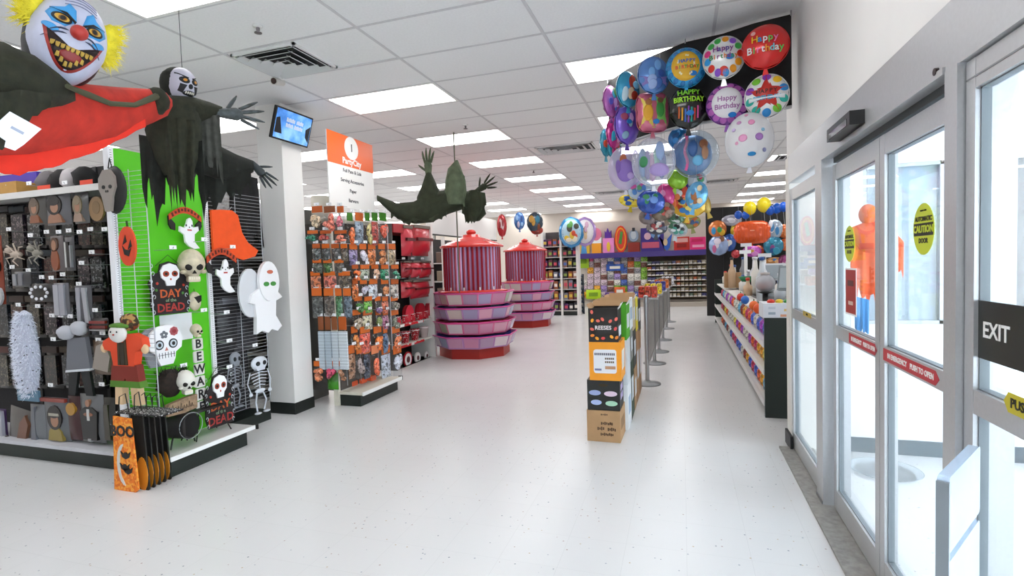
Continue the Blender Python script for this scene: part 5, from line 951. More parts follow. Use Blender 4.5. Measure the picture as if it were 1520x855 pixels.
# cream paper roll and the shelving run behind column
t_ = thing('paper_roll', 'upright cream paper roll beside the aisle sign', 'roll', (atx(475, 285, -3.85).x, atx(475, 285, -3.85).y, 2.03)); MB().lathe([(0, 0), (.10, 0), (.10, .30), (.035, .30), (.035, .28), (0, .28)], 20).build('paper', CREAMM, t_); MB().lathe([(.036, .275), (.036, .302), (.03, .302), (.03, .275)], 14).build('core', CARD, t_)
b_ = thing('foil_tray_shelving', 'dark metal shelving run behind the white column', 'shelving', (0, 0, 0))
MB().b2(-9.5, -4.1, 5.22, 5.26, 0, 2.2).build('back_panel', P('3a3c3c', .6), b_)
for z in (.12, .52, .92, 1.30, 1.66, 1.98): MB().b2(-9.5, -4.1, RYF + .04, 5.22, z, z + .025).build('shelf', GREYM, b_)
for x in (-4.1, -5.0, -5.9, -6.8): MB().b2(x - .02, x + .02, RYF + .06, 5.24, 0, 2.2).build('upright', P('6a6c68', .5), b_)
rd = random.Random(21)
for zi, z in enumerate((.145, .545, .945, 1.325, 1.685)):
    for k in range(5):
        cc = rd.choice(['8a8c8a', 'a6a49c', '6c706e', 'b8b4aa']); t_ = thing('foil_tray_stack', 'stack of grey foil trays, %s from column on the %s shelf up' % (NTH[k], NTH[zi]), 'tray', (-4.3 - .32 * k, 5.04, z), 0, 'foil trays behind the column')
        MB().lathe([(0, 0), (.10, 0), (.13, .10), (.14, .10), (.14, .11), (.125, .11), (.1, .01), (0, .01)], 14, sy=.85).build('tray', P(cc, .3, metal=.7), t_); MB().lathe([(.1, .09), (.13, .13), (.14, .13), (.14, .14), (0, .14)], 14, sy=.85).build('upper_tray', P(cc, .35, metal=.6), t_)
t_ = thing('foil_pan_pile', 'pile of wrapped clear trays on top of the rear shelving', 'tray', (-4.42, 5.0, 2.005)); MB().rbox((0, 0, .08), (.4, .3, .16), .04).build('tray', P('b9bcc4', .3), t_); MB().rbox((.02, 0, .19), (.34, .28, .05), .02).build('lid', P('d2d4dc', .25), t_)
# ================================================================== red tableware end shelf
X6 = -3.98; t_ = thing('red_shelf_unit', 'white end shelf filled with red tableware', 'shelving', (0, 0, 0)); r6 = t_
Y60 = atx(588, 480, X6).y; Y61 = atx(641, 480, X6).y
MB().b2(X6 - .42, X6 - .40, Y60, Y61, 0, 2.15).build('back_panel', P('1c1a1c', .6), t_)
MB().b2(X6 - .42, X6 + .05, Y61, Y61 + .05, 0, 2.20).build('upright', P('e8e6e2', .45), t_); MB().b2(X6 - .42, X6 + .0, Y60 - .03, Y60, 0, 2.15).build('upright', P('5a5856', .5), t_)
zs = [atx(640, y, X6).z for y in (533, 499, 471)]
MB().b2(X6 - .4, X6 - .02, Y60, Y61, 0, zs[0] - .03).build('plinth', KICK, t_)
for z in zs: MB().b2(X6 - .4, X6, Y60, Y61, z - .03, z - .01).build('shelf', P('e4e0d8', .5), t_); MB().b2(X6, X6 + .008, Y60 + .02, Y61 - .3, z - .045, z - .008).build('label_strip', ramp_mat('red_white_strip', 'voronoi', ['c8282c', 'e8e4e2', 'c8282c'], 12, .5), t_)
MB().b2(X6 - .4, X6 + .02, Y60, Y61, 2.02, 2.15).build('header_board', P('a8242c', .5), t_)
REDS = ['b81c2a', 'c62634', 'a81826', 'd03444']
for (rn, y0, y1, xs) in (('top', 336, 380, (594, 610, 637)), ('second', 388, 412, (594, 608, 621, 637)), ('third', 416, 442, (594, 608, 637))):
    for k in range(len(xs) - 1):
        c, w, h_ = RX(xs[k] + 1, y0, xs[k + 1] - 1, y1, X6 - .02); s_ = thing('red_pack', 'red tableware pack, %s from left in the %s hanging row' % (NTH[k], rn), 'pack', c, FE, 'hanging red packs')
        pillow(MB(), w, h_, .10, n=5).build('pack', P(REDS[(k + len(rn)) % 4], .35, coat=.3), s_); MB().b2(-w * .45, w * .45, -.108, -.07, .0 * h_, .10 * h_).build('band', P('5a1c20', .5), s_); MB().b2(-w * .48, w * .48, -.06, 0, h_ * .42, h_ * .52).build('header_card', P('6a6258', .5), s_)
        hook(r6, (X6 - .4, c.y, c.z + h_ / 2 + .03), (1, 0, 0), .36, tw=.10)
for k, x in enumerate((599, 617, 632)):
    c = atx(x, 462, X6 - .14); s_ = thing('red_plate_stack', 'upright stack of red plates, %s on the plate shelf' % NTH[k], 'plates', (c.x, c.y, zs[2] + .13), 0, 'red plates on the shelf')
    for q in range(4): MB().cyl((.05 + .018 * q, 0, 0), (.058 + .018 * q, 0, 0), .13, n=20).build('plate', P(REDS[(q + k) % 4], .35), s_)
DOT = ramp_mat('red_polka_dots', 'dots', [(0, 'f0e4e4'), (.34, 'c01c2c')], 42, .4)
for k in range(5):
    q = Y60 + .10 + (Y61 - Y60 - .25) * k / 4; s_ = thing('polka_pack', 'red and white spotted napkin pack, %s on the plate shelf front' % NTH[k], 'pack', (X6 - .03, q, zs[2] - .008), FE, 'spotted packs'); MB().rbox((0, 0, .06), (.10, .05, .115), .01).build('napkins', DOT, s_); MB().b2(-.05, .05, -.028, .028, .118, .124).build('fold', P('e8d8d8', .5), s_)
for k in range(4):
    q = Y60 + .10 + (Y61 - Y60 - .2) * k / 3; s_ = thing('cup_stack', 'spotted red cup stack, %s on the middle shelf' % NTH[k], 'cups', (X6 - .1, q, zs[1] - .009), 0, 'spotted cup stacks'); MB().lathe([(0, 0), (.055, 0), (.075, .17), (.08, .17), (.08, .18), (0, .18)], 16).build('cups', DOT if k < 3 else P('e6d8d6', .5), s_); MB().lathe([(.079, .155), (.084, .155), (.084, .165), (.079, .165)], 16).build('rim', P('f0e8e8', .4), s_)
for k in range(4):
    q = Y60 + .10 + (Y61 - Y60 - .2) * k / 3; R_ = (.075, .12, .09, .07)[k]; s_ = thing('ring_plate', 'upright %s plate with white ring, %s on bottom shelf' % ('red' if k < 2 else 'white', NTH[k]), 'plates', (X6 - .08, q, zs[0] - .009 + R_), 0, 'ringed plates')
    MB().cyl((0, 0, 0), (.02, 0, 0), R_, n=24).build('rim', P('c01c2c' if k < 2 else 'e6e0de', .4), s_); MB().cyl((.02, 0, 0), (.022, 0, 0), R_ * .82, n=24).build('ring', WHITE, s_); MB().cyl((.022, 0, 0), (.024, 0, 0), R_ * .42, n=20).build('centre', P('5a2a2c', .5), s_)
# ================================================================== two party-favour kiosks
KR = P('d8261c', .25, coat=.5)
PK = mat('pink_clear_plastic', srgb('e0709c'), .2, coat=.6); PKR = P('e04a9a', .3); BLU = P('2a2c7a', .4); KRD = P('a8241c', .4)
def octa(r, z, ph=PI / 8, sx=1.0): return [(r * math.cos(ph + k * PI / 4) * sx, r * math.sin(ph + k * PI / 4), z) for k in range(8)]
def ring8(mb, r0, z0, r1, z1, m=0): mb.add(octa(r0, z0) + octa(r1, z1), [(i, (i + 1) % 8, (i + 1) % 8 + 8, i + 8) for i in range(8)], m); return mb
def kiosk(lab, x, y, k_=0):
    t_ = thing('favour_kiosk', lab, 'display stand', (x, y, 0), .1, 'favour kiosks')
    b = MB(); ring8(b, .60, 0, .60, .17); b.add(octa(.60, .17), [tuple(range(8))]); b.build('base', KRD, t_)
    MB().lathe([(.30, .1), (.30, 1.05)], 16).build('core', P('7a1c2a', .5), t_)
    pal = ['a89ac0', 'd088ac', '9aa88c', 'd0bcb8', 'c0b0cc', 'b090b0', 'dca0b8', '98a0c0', 'dcccd2', 'c890b0'] if k_ == 0 else ['a89ac0', 'd088ac', 'c0b0cc', 'dca0b8', '98a0c0']; rd = random.Random(9)
    for k, (z0, z1) in enumerate(((.17, .36), (.40, .59), (.63, .82), (.86, 1.06))):
        R = .73 - .01 * k; tr = MB(); ring8(tr, R - .07, z0, R, z1); ring8(tr, R - .012, z1, R - .08, z0 + .01); tr.add(octa(R, z1) + octa(R - .012, z1), [(i, (i + 1) % 8, (i + 1) % 8 + 8, i + 8) for i in range(8)]); tr.add(octa(R - .07, z0), [tuple(range(8))[::-1]])
        tray = tr.build('tray', PK if k % 2 else P('b884b8', .25, coat=.5), t_)
        MB().tube(octa(R + .004, z1) + octa(R + .004, z1)[:1], .010, 5).build('rim', PKR, tray)
        lt = MB(); ring8(lt, R - .10, z0 + .01, R - .10, z1 + .012); lt.add(octa(R - .1, z1 - .03), [tuple(range(8))]); lt.build('liner', BLU if k % 2 == 0 else P('a83050', .5), tray)
        o0, o1 = octa(R - .07, z0), octa(R, z1)
        for i in range(8):
            for q in range(2):
                f = lambda u, v: Vector(o0[i]).lerp(Vector(o0[(i + 1) % 8]), u).lerp(Vector(o1[i]).lerp(Vector(o1[(i + 1) % 8]), u), v)
                u0, u1 = q / 2 + .03, (q + 1) / 2 - .03; n = (Vector(o1[i]) + Vector(o1[(i + 1) % 8])); n.z = 0; n.normalize()
                vs = [f(u0, .12) + n * .004, f(u1, .12) + n * .004, f(u1, .90) + n * .004, f(u0, .90) + n * .004]; vs += [v - n * .012 for v in vs]
                MB().add(vs, [(0, 1, 2, 3), (7, 6, 5, 4), (0, 4, 5, 1), (1, 5, 6, 2), (2, 6, 7, 3), (3, 7, 4, 0)]).build('favour_packet', P(rd.choice(pal), .35, coat=.4), tray)
    MB().lathe([(.0, 1.06), (.60, 1.06), (.60, 1.08), (.52, 1.10), (0, 1.10)], 8).build('red_platform', KR, t_)
    # fluted drum
    n = 160; vs = []; fs0 = []
    for z in (1.10, 1.80):
        for i in range(n): a = 2 * PI * i / n; r = .475 + .014 * math.cos(a * 40); vs.append((r * math.cos(a), r * math.sin(a), z))
    d_ = MB()
    for i in range(n): d_.add([vs[i], vs[(i + 1) % n], vs[(i + 1) % n + n], vs[i + n]], [(0, 1, 2, 3)], 0 if ((i + 1) // 2) % 2 else 1, True)
    d_.build('fluted_drum', [mat('mauve_foil', srgb('a884a8'), .25, .3), mat('crimson_foil', srgb('9c1c2c'), .25, .2)], t_)
    for k in range(12): a = 2 * PI * k / 12; MB().b2(-.012, .012, -.004, .004, 0, .05).build('clip', WHITE, t_, (.495 * math.cos(a), .495 * math.sin(a), 1.10), (0, 0, a + PI / 2))
    ld = t_
    MB().lathe([(.0, 1.80), (.54, 1.80), (.545, 1.825), (.50, 1.85), (.44, 1.875), (.40, 1.90), (.36, 1.905), (.30, 1.935), (.22, 1.965), (.15, 1.985), (.14, 2.02), (0, 2.03)], 40, lobes=10, amp=.012).build('lid', KR, t_)
    MB().ell((0, 0, 2.06), (.085, .085, .05), 14, 8).build('lid_knob', KR, t_)
    return t_
kiosk('nearer red-lidded favour kiosk with pink octagonal trays', -3.38, 8.22)
kiosk('farther red-lidded favour kiosk behind the other kiosk', -3.62, 12.2)
# ================================================================== aisle ends farther back
def end_shelf(lab, x, y0, y1, z1, body, name='aisle_shelf', d=.5):
    t_ = thing(name, lab, 'shelving', (0, 0, 0)); MB().b2(x - d, x - d + .03, y0, y1, 0, z1).build('back_panel', body, t_)
    for y in (y0, y1): MB().b2(x - .06, x, y - .02, y + .02, 0, z1).build('upright', P('e2e0dc', .45), t_)
    MB().b2(x - d, x - .02, y0, y1, 0, .12).build('plinth', KICK, t_)
    for z in (.14, .5, .86, 1.2, 1.55): MB().b2(x - d + .03, x - .02, y0 + .02, y1 - .02, z, z + .02).build('shelf', P('cfccc6', .5), t_)
    return t_
def fill(lab, x, y0, y1, zs, n, cols, name, cat, grp, rows, sx=.10, hz=.24, seed=1):
    rd = random.Random(seed); i = 0
    for zi, z in enumerate(zs):
        for k in range(n):
            y = y0 + (y1 - y0) * (k + .5) / n; w = (y1 - y0) / n * .86; h_ = hz * rd.uniform(.75, 1)
            t_ = thing(name, '%s, %s along the %s shelf up %s' % (lab, NTH[k], NTH[zi], rows), cat, (x - .12, y, z), FE, grp); cc = rd.choice(cols)
            MB().rbox((0, 0, h_ / 2), (w, .16, h_), .012).build('body', P(cc, .45, coat=.2), t_); MB().b2(-w * .36, w * .36, -.084, -.08, h_ * .3, h_ * .72).build('label', P(rd.choice(['e8e4dc', 'd8b84a', 'c8485a', '4a6aa8', '2c2c30']), .5), t_)
MIXC = ['3a3034', '5a4a48', '8a6a5a', '6a3a44', '2c3038', '7a7a72', 'a88a78']
s9 = end_shelf('dark end shelf between the two kiosks', -4.25, 9.0, 11.6, 2.05, P('2c2a2c', .6))
fill('dark packed good', -4.25, 9.0, 11.6, (.16, .52, .88, 1.22, 1.57), 5, ['4a3a3a', '6a5248', '2a2c34', '8a7a68', '5c2a34'], 'packed_good', 'pack', 'packs between the kiosks', 'between the kiosks', seed=4)
# white lit panel behind the reaper
c, w, h_ = RX(645, 318, 742, 352, -5.2); s_ = thing('white_board', 'long blank white board above the shelves behind the kiosks', 'board', c, FE); MB().b2(-w / 2, w / 2, 0, .04, -h_ / 2, h_ / 2).build('panel', P('f0f0ee', .5), s_); MB().b2(-w / 2 - .02, w / 2 + .02, -.004, .05, -h_ / 2 - .03, -h_ / 2).build('ledge', P('3a3a3c', .5), s_)
for sx in (-.4, .4): MB().b2(sx * w - .03, sx * w + .03, .045, .08, -c.z, h_ / 2).build('post', P('b9b6b0', .5), s_)
YE = 14.5; A_ = aty(807, 440, YE); B_ = aty(858, 440, YE)
t_ = thing('favour_shelf', 'tall packed end shelf with white uprights right of farther kiosk', 'shelving', (0, 0, 0)); zt = aty(820, 344, YE).z
MB().b2(A_.x, B_.x, YE + .32, YE + .35, 0, zt).build('back_panel', P('4a4446', .6), t_); MB().b2(A_.x, B_.x, YE + .02, YE + .32, 0, .12).build('plinth', KICK, t_)
for x in (A_.x, aty(834, 440, YE).x, B_.x): MB().b2(x - .03, x + .03, YE, YE + .34, 0, zt).build('upright', P('e2e0dc', .45), t_)
n8 = 7; cols8 = ['6a3a4a', '3a4a5a', '8a6a5a', '2c2c34', 'b08a7a', '5a5a4a', '7a7a88', '4a2a5a', '9a5a3a']; rd8 = random.Random(12)
for j in range(7):
    z = .14 + j * (zt - .25) / 7; MB().b2(A_.x, B_.x, YE + .02, YE + .32, z - .02, z).build('shelf', P('cfccc6', .5), t_)
    for i in range(n8):
        x = A_.x + (B_.x - A_.x) * (i + .5) / n8; w = (B_.x - A_.x) / n8 * .82; h_ = (zt - .25) / 7 * rd8.uniform(.6, .82)
        s_ = thing('boxed_favour', 'small boxed favour, %s on the %s shelf of far end unit' % (NTH[i], NTH[j]), 'box', (x, YE + .12, z + .001), 0, 'boxed favours on the far end unit'); MB().rbox((0, 0, h_ / 2), (w, .14, h_), .012).build('body', P(rd8.choice(cols8), .45, coat=.2), s_); MB().b2(-w * .36, w * .36, -.074, -.07, h_ * .3, h_ * .7).build('label', P(rd8.choice(['e8e4dc', 'd8b84a', 'c8485a', '4a6aa8', '8aa04a']), .5), s_)
# ================================================================== queue of boxes and rail panels
def carton(lab, x0, x1, y0, y1, z0, z1, body, name='carton', flaps=False, inner=None):
    t_ = thing(name, lab, 'box', ((x0 + x1) / 2, (y0 + y1) / 2, z0), random.Random(lab).uniform(-.02, .02)); w, d, h_ = x1 - x0, y1 - y0, z1 - z0
    if not flaps: MB().b2(-w / 2, w / 2, -d / 2, d / 2, 0, h_).build('body', body, t_); MB().b2(-w / 2, w / 2, -.025, .025, h_, h_ + .001).build('tape', P('a88458', .4), t_)
    else:
        b = MB(); th = .006
        b.b2(-w / 2, w / 2, -d / 2, -d / 2 + th, 0, h_); b.b2(-w / 2, w / 2, d / 2 - th, d / 2, 0, h_); b.b2(-w / 2, -w / 2 + th, -d / 2 + th, d / 2 - th, 0, h_); b.b2(w / 2 - th, w / 2, -d / 2 + th, d / 2 - th, 0, h_); b.b2(-w / 2 + th, w / 2 - th, -d / 2 + th, d / 2 - th, 0, .01)
        b.build('body', body, t_); MB().b2(-w / 2 + th, w / 2 - th, -d / 2 + th, d / 2 - th, h_ * .5, h_ * .55).build('contents', inner or CARD, t_)
        MB().box((-w / 2, 0, h_ + .012), (.004, d, .05), rot=(0, -.5, 0)).build('flap', CARD, t_); MB().box((0, d / 2, h_ + .02), (w, .004, .05), rot=(-.5, 0, 0)).build('flap', CARD, t_); MB().box((w / 2 + .01, -.02, h_ + .01), (.004, d * .7, .06), rot=(0, .5, 0)).build('flap', P('d8d4d0', .6), t_)
    return t_, w, d, h_
BR = mat('brown_carton', srgb('b48e66'), .8, noise=.12, nscale=8)
BX0, BX1 = -.775, -.50
z1 = .262; z2 = .515; z3 = .835; z4 = 1.115
t_, w, d, h_ = carton('plain brown carton at the bottom of the front stack', BX0, BX1, 4.29, 4.62, 0, z1, BR)
for (x, z, ww, hh) in ((.03, .60, .10, .026), (-.02, .43, .06, .03), (.07, .42, .07, .03), (.03, .25, .11, .026), (.01, .88, .06, .014)):
    n_ = max(3, int(ww / .013))
    for q in range(n_): MB().b2(x - ww / 2 + ww * q / n_, x - ww / 2 + ww * (q + .72) / n_, -d / 2 - .001, -d / 2 + .001, h_ * z - hh / 2 * (1 - .3 * (q % 2)), h_ * z + hh / 2 * (1 - .25 * ((q + 1) % 3))).build('print_mark', P('4a3422', .7), t_)
MB().b2(w / 2, w / 2 + .001, -.1, .1, h_ * .35, h_ * .7).build('print_panel', P('8a6a48', .8), t_)
t_, w, d, h_ = carton('black carton with coloured logos, second up in the front stack', BX0 + .003, BX1 - .004, 4.30, 4.60, z1 + .001, z2, P('1b1d1c', .5))
for (x, z, cc, r1) in ((-.07, .58, '9aa6d0', .055), (.06, .56, 'd8c0d0', .06), (-.06, .26, 'a8b8e0', .05), (.065, .24, 'a8d0b4', .055)): MB().prism(ellipse(r1 * .9, .022, 18, x, z * h_), -d / 2 - .002, -d / 2 + .001).build('logo', P(cc, .5), t_)
MB().prism(ellipse(.04, .012, 14, .0, h_ * .84), -d / 2 - .0015, -d / 2 + .001).build('hand_hole', P('3a2c14', .8), t_)
for z in (.7, .4): MB().b2(w / 2 - .001, w / 2 + .002, -.08, .08, h_ * (z - .1), h_ * (z + .1)).build('logo', P('b8a8d0', .5), t_)
t_, w, d, h_ = carton('orange carton with white label, third up in the front stack', BX0 + .03, BX1 + .015, 4.29, 4.60, z2 + .001, z3, mat('orange_carton_print', srgb('f09a1e'), .5, noise=.04))
MB().rbox((.0, -d / 2 - .001, h_ * .5), (w * .72, .002, h_ * .62), .02).build('label', P('e2e2e6', .5), t_); [MB().b2(-.085 + .0155 * q, -.074 + .0155 * q, -d / 2 - .003, -d / 2 - .0015, h_ * .66, h_ * .72).build('print_mark', P('5a5a6a', .6), t_) for q in range(11)]; [MB().b2(.0 + .0155 * q, .012 + .0155 * q, -d / 2 - .003, -d / 2 - .0015, h_ * (.55 - .09 * v), h_ * (.60 - .09 * v)).build('print_mark', P('6a5a4a', .6), t_) for q in range(5) for v in range(2)]; MB().b2(-.085, -.03, -d / 2 - .003, -d / 2 - .0015, h_ * .26, h_ * .31).build('barcode', P('6a6a8a', .5), t_); MB().b2(.0, .085, -d / 2 - .003, -d / 2 - .0015, h_ * .30, h_ * .38).build('small_print', P('b88a6a', .5), t_)
MB().b2(w / 2 - .001, w / 2 + .002, -.09, .09, h_ * .25, h_ * .75).build('label', P('dcd8d4', .5), t_)
t_, w, d, h_ = carton('open black carton printed with orange and pink dots, topping front stack', BX0 + .03, BX1 - .005, 4.29, 4.55, z3 + .001, z4, P('1d1a18', .5), flaps=True)
rd = random.Random(2)
for k in range(16):
    x, z = -.10 + .052 * (k % 5) + rd.uniform(-.012, .012), .04 + .07 * (k // 5) + rd.uniform(-.015, .015)
    if .09 < z < .15 and abs(x) < .07: continue
    o = EL(x, z, .017, .012, 12, rd.uniform(0, 3)); MB().prism(o, -d / 2 - .002, -d / 2 + .001).build('candy_print', P(rd.choice(['e8842a', 'd84a48', 'f0a02a', 'e86a5a']), .5), t_)
text('REESES', .045, P('e8e0e0', .5), t_, (0, -d / 2 - .002, h_ * .42), bold=.001)
MB().b2(w / 2, w / 2 + .002, -.07, .09, .04, .12).build('label', P('dfe3e8', .5), t_)
STK = [  # y0, y1, [(z0,z1,colour,label,open)]
 (4.64, 4.92, [(0, .40, 'e6e8ea', 'tall white carton right behind the front stack', 0), (.40, .80, 'd8dcdf', 'pale carton on the tall white one behind the front stack', 0), (.80, 1.12, '4aa01c', 'open green carton behind the dotted carton', 1)]),
 (4.95, 5.25, [(0, .55, '1f3a22', 'dark green tall carton in the box queue', 0), (.55, .85, '8a8a84', 'grey carton on the dark green tall one', 0), (.85, 1.14, 'e8ecf0', 'white carton topping the third stack', 0)]),
 (5.28, 5.58, [(0, .42, 'b08a60', 'brown carton at the foot of the fourth stack', 0), (.42, .80, '2a2a28', 'black carton in the middle of the fourth stack', 0), (.80, 1.12, 'c8b48c', 'open brown carton topping the fourth stack', 1)]),
 (5.61, 5.91, [(0, .75, 'ac845a', 'tall brown carton in the fifth stack', 0), (.75, 1.10, 'e4d41e', 'bright yellow carton topping the fifth stack', 0)]),
 (5.94, 6.24, [(0, .70, 'a07a54', 'tall brown carton at the far end of box queue', 0), (.70, 1.06, '26282a', 'black carton topping the last stack', 0)])]
for (y0, y1, its) in STK:
    for (a, b, cc, lab, op) in its:
        t_, w, d, h_ = carton(lab, -.74, -.47, y0, y1, a + .001, b, P(cc, .6), flaps=bool(op))
        MB().b2(w / 2 - .001, w / 2 + .0015, -d * .3, d * .3, h_ * .3, h_ * .7).build('label', P('d8dde2' if cc not in ('e6e8ea', 'e8ecf0') else '9ab0c8', .5), t_); MB().b2(-w * .3, w * .3, -d / 2 - .0015, -d / 2 + .001, h_ * .3, h_ * .65).build('label', P('c9b08a' if cc in ('1f3a22', '2a2a28') else '7a7a78', .5), t_)
# silver rail panels with round bases
SIL = mat('silver_post', srgb('b4b5b6'), .3, .8); PNL = mat('silver_wire_panel', srgb('a9a8a4'), .45, .4, noise=.25, nscale=60)
ys = [6.45, 7.75, 8.75, 10.05, 11.7, 13.0]
for k, y in enumerate(ys):
    t_ = thing('queue_post', 'silver queue post with round base, %s behind the cartons' % NTH[k], 'post', (-.42 + .022 * k, y, 0), 0, 'queue posts')
    MB().lathe([(0, 0), (.16, 0), (.16, .012), (.05, .03), (.03, .05), (0, .05)], 24).build('base', mat('grey_base', srgb('8f9294'), .4, .5), t_); MB().cyl((0, 0, .04), (0, 0, 1.06), .026, n=12).build('pole', SIL, t_); MB().ell((0, 0, 1.06), (.03, .03, .02), 10, 6).build('cap', SIL, t_)
    if k < 5:
        L = ys[k + 1] - y - .06; s_ = thing('queue_barrier', 'grey queue rail panel, %s behind the cartons' % NTH[k], 'panel', (-.42 + .022 * k, y + .03, 0), -.017, 'queue rail panels')
        for z in (.22, .98): MB().b2(-.012, .012, 0, L, z - .012, z + .012).build('rail', SIL, s_)
        n_ = 6
        for q in range(n_): MB().b2(-.006, .006, L * q / n_ + .01, L * (q + 1) / n_ - .01, .24, .96).build('slat', PNL, s_)
# small goods clipped on the rail top
for k, (cc, lab) in enumerate((('c8321c', 'red'), ('e8c81e', 'yellow'), ('3a3a9a', 'violet'), ('d86a1e', 'orange'), ('5a3a1e', 'brown'), ('e0e0e4', 'white'))):
    t_ = thing('rail_bin', '%s snack bin on the queue rail, %s from front' % (lab, NTH[k]), 'bin', (-.42 + .03 * k, 6.95 + .75 * k, 1.0), 0, 'snack bins on the rail'); MB().b2(-.13, .13, -.15, .15, 0, .02).build('tray', SIL, t_)
    for q in range(3): MB().rbox((-.08 + .08 * q, 0, .09), (.07, .2, .14), .015).build('packet', goods(cc), t_)
# ================================================================== tills
CX = .715; DKG = mat('dark_green_laminate', srgb('1e2a26'), .45, noise=.08)
t_ = thing('checkout_counter', 'long checkout counter with candy shelves and dark end panel', 'counter', (0, 0, 0)); ck = t_
MB().b2(CX, 1.55, 5.27, 5.31, 0, .93).build('end_panel', DKG, t_); MB().b2(CX + .30, CX + .33, 5.31, 12.9, 0, .93).build('back_panel', P('4a4644', .6), t_); MB().b2(CX + .28, 1.5, 5.31, 12.9, .90, .93).build('worktop', P('3a3c3c', .4), t_); MB().b2(CX, 1.5, 12.9, 12.94, 0, 1.0).build('end_panel', DKG, t_)
MB().b2(CX + .06, CX + .3, 5.31, 12.9, 0, .10).build('plinth', P('bdbbb6', .5), t_)
SZ = (.13, .42, .68)
for z in SZ: MB().b2(CX + .0, CX + .3, 5.31, 12.9, z - .02, z).build('shelf', P('dedcd8', .5), t_); MB().b2(CX - .008, CX, 5.31, 12.9, z - .03, z + .02).build('shelf_lip', P('e8e6e4', .45), t_)
MB().b2(CX + .05, CX + .3, 5.31, 12.9, .88, .90).build('shelf', P('dedcd8', .5), t_)
CAND = ['c82a5a', 'e8a01e', '3a5ac8', 'd8d4c8', '2c8a3a', 'a83ac0', 'e85a1e', '5ab0d8', '8a2a1e', 'e8d84a']; rd = random.Random(31)
pk = {}
for cc in CAND:
    m_ = MB(); pillow(m_, .15, .19, .05, 0, (0, 0, .095), 4); pk[cc] = m_.mesh('candy_bag', goods(cc))
CNM = dict(zip(CAND, ['crimson', 'amber', 'blue', 'cream', 'green', 'purple', 'orange', 'sky blue', 'maroon', 'yellow']))
for zi, z in enumerate(SZ):
    for k in range(20):
        y = 5.45 + .20 * k + .012 * k * k * .5; cc = rd.choice(CAND)
        if y > 12.6: continue
        tag(link('candy_bag', pk[cc], None, (CX + .09, y, z + .001), (0, 0, -PI / 2)), '%s candy bag, %s from the dark panel on the %s till shelf' % (CNM[cc], NTH[k], ('bottom', 'middle', 'upper')[zi]), 'candy bag', 'candy bags on the till shelves')
t_ = thing('white_flyer_box', 'white printed flyer box on the dark counter end', 'box', (.88, 5.45, .931), 0); MB().b2(-.17, .35, -.17, .14, 0, .13).build('box', P('dfe2ea', .5), t_)
for (x, z, cc) in ((-.1, .04, '9aa8b8'), (.03, .07, 'd8b878'), (.1, .05, '8aa8c8'), (-.1, .09, 'c8ccd8'), (.0, .02, 'd89a7a'), (.14, .02, 'd89a7a')): MB().b2(x - .03, x + .03, -.1715, -.169, z - .01, z + .012).build('print', P(cc, .5), t_)
for k, cc in enumerate(('d8321e', 'e8c82a', '3a9a4a', 'e88a2a')): MB().ell((-.09 + .07 * k, -.05, .14), (.035, .04, .025), 8, 6).build('sweet', P(cc, .4), t_)
# things standing on the tills
def on_till(x, y, depth_y): q = aty(x, y, depth_y); return q
t_ = thing('cash_register', 'grey cash register monitor at the near till', 'till', (1.12, 6.0, .931), -.6); MB().b2(-.17, .17, -.14, .14, 0, .10).build('drawer', P('6a7276', .5), t_); MB().b2(-.03, .03, -.02, .04, .10, .22).build('stem', P('4a5054', .5), t_); MB().box((0, 0, .33), (.36, .05, .26), rot=(-.2, 0, 0)).build('monitor', P('8a9498', .45), t_); MB().box((0, -.034, .335), (.31, .012, .21), rot=(-.2, 0, 0)).build('screen', P('aab6bc', .3), t_)
t_ = thing('cash_register', 'white cash register farther along the tills', 'till', (1.22, 8.2, .931), -.5); MB().b2(-.17, .17, -.14, .14, 0, .10).build('drawer', P('b8bcc0', .5), t_); MB().b2(-.03, .03, -.02, .04, .10, .25).build('stem', P('8a8e90', .5), t_); MB().box((0, 0, .34), (.34, .05, .24), rot=(-.2, 0, 0)).build('monitor', P('d8dade', .45), t_); MB().box((0, -.034, .345), (.29, .012, .19), rot=(-.2, 0, 0)).build('screen', P('9aa4aa', .3), t_)
t_ = thing('display_globe', 'clear round candy dispenser with black stand by the near till', 'dispenser', (.90, 6.55, .931)); MB().lathe([(0, 0), (.12, 0), (.12, .02), (.03, .05), (.03, .14), (.09, .16), (0, .17)], 16).build('stand', BLACK, t_); MB().ell((0, 0, .26), (.105, .105, .10), 18, 12).build('globe', glass_mat('smoky_clear', (.8, .8, .82), veil=.35), t_); MB().lathe([(.0, .355), (.05, .355), (.05, .38), (0, .385)], 12).build('lid', P('b8b0ac', .4), t_); MB().ell((0, 0, .23), (.085, .085, .055), 10, 8, wob=.1).build('candies', goods('a86a6a'), t_)
t_ = thing('brown_carton', 'small brown carton standing on the far till shelf', 'box', (.90, 10.6, .931)); MB().b2(-.14, .14, -.15, .15, 0, .28).build('body', BR, t_); MB().b2(-.14, .14, -.02, .02, .28, .2815).build('tape', P('a88458', .4), t_)
t_ = thing('green_basket', 'small bright green tray on the tills', 'basket', (1.02, 8.9, 1.12)); MB().lathe([(0, 0), (.12, 0), (.17, .07), (.18, .07), (.13, -.01), (0, -.01)], 16, sy=.7).build('tray', P('1f7a4a', .5), t_); MB().b2(-.02, .02, -.02, .02, -.188, -.01).build('foot', P('30343a', .5), t_)
rd = random.Random(8)
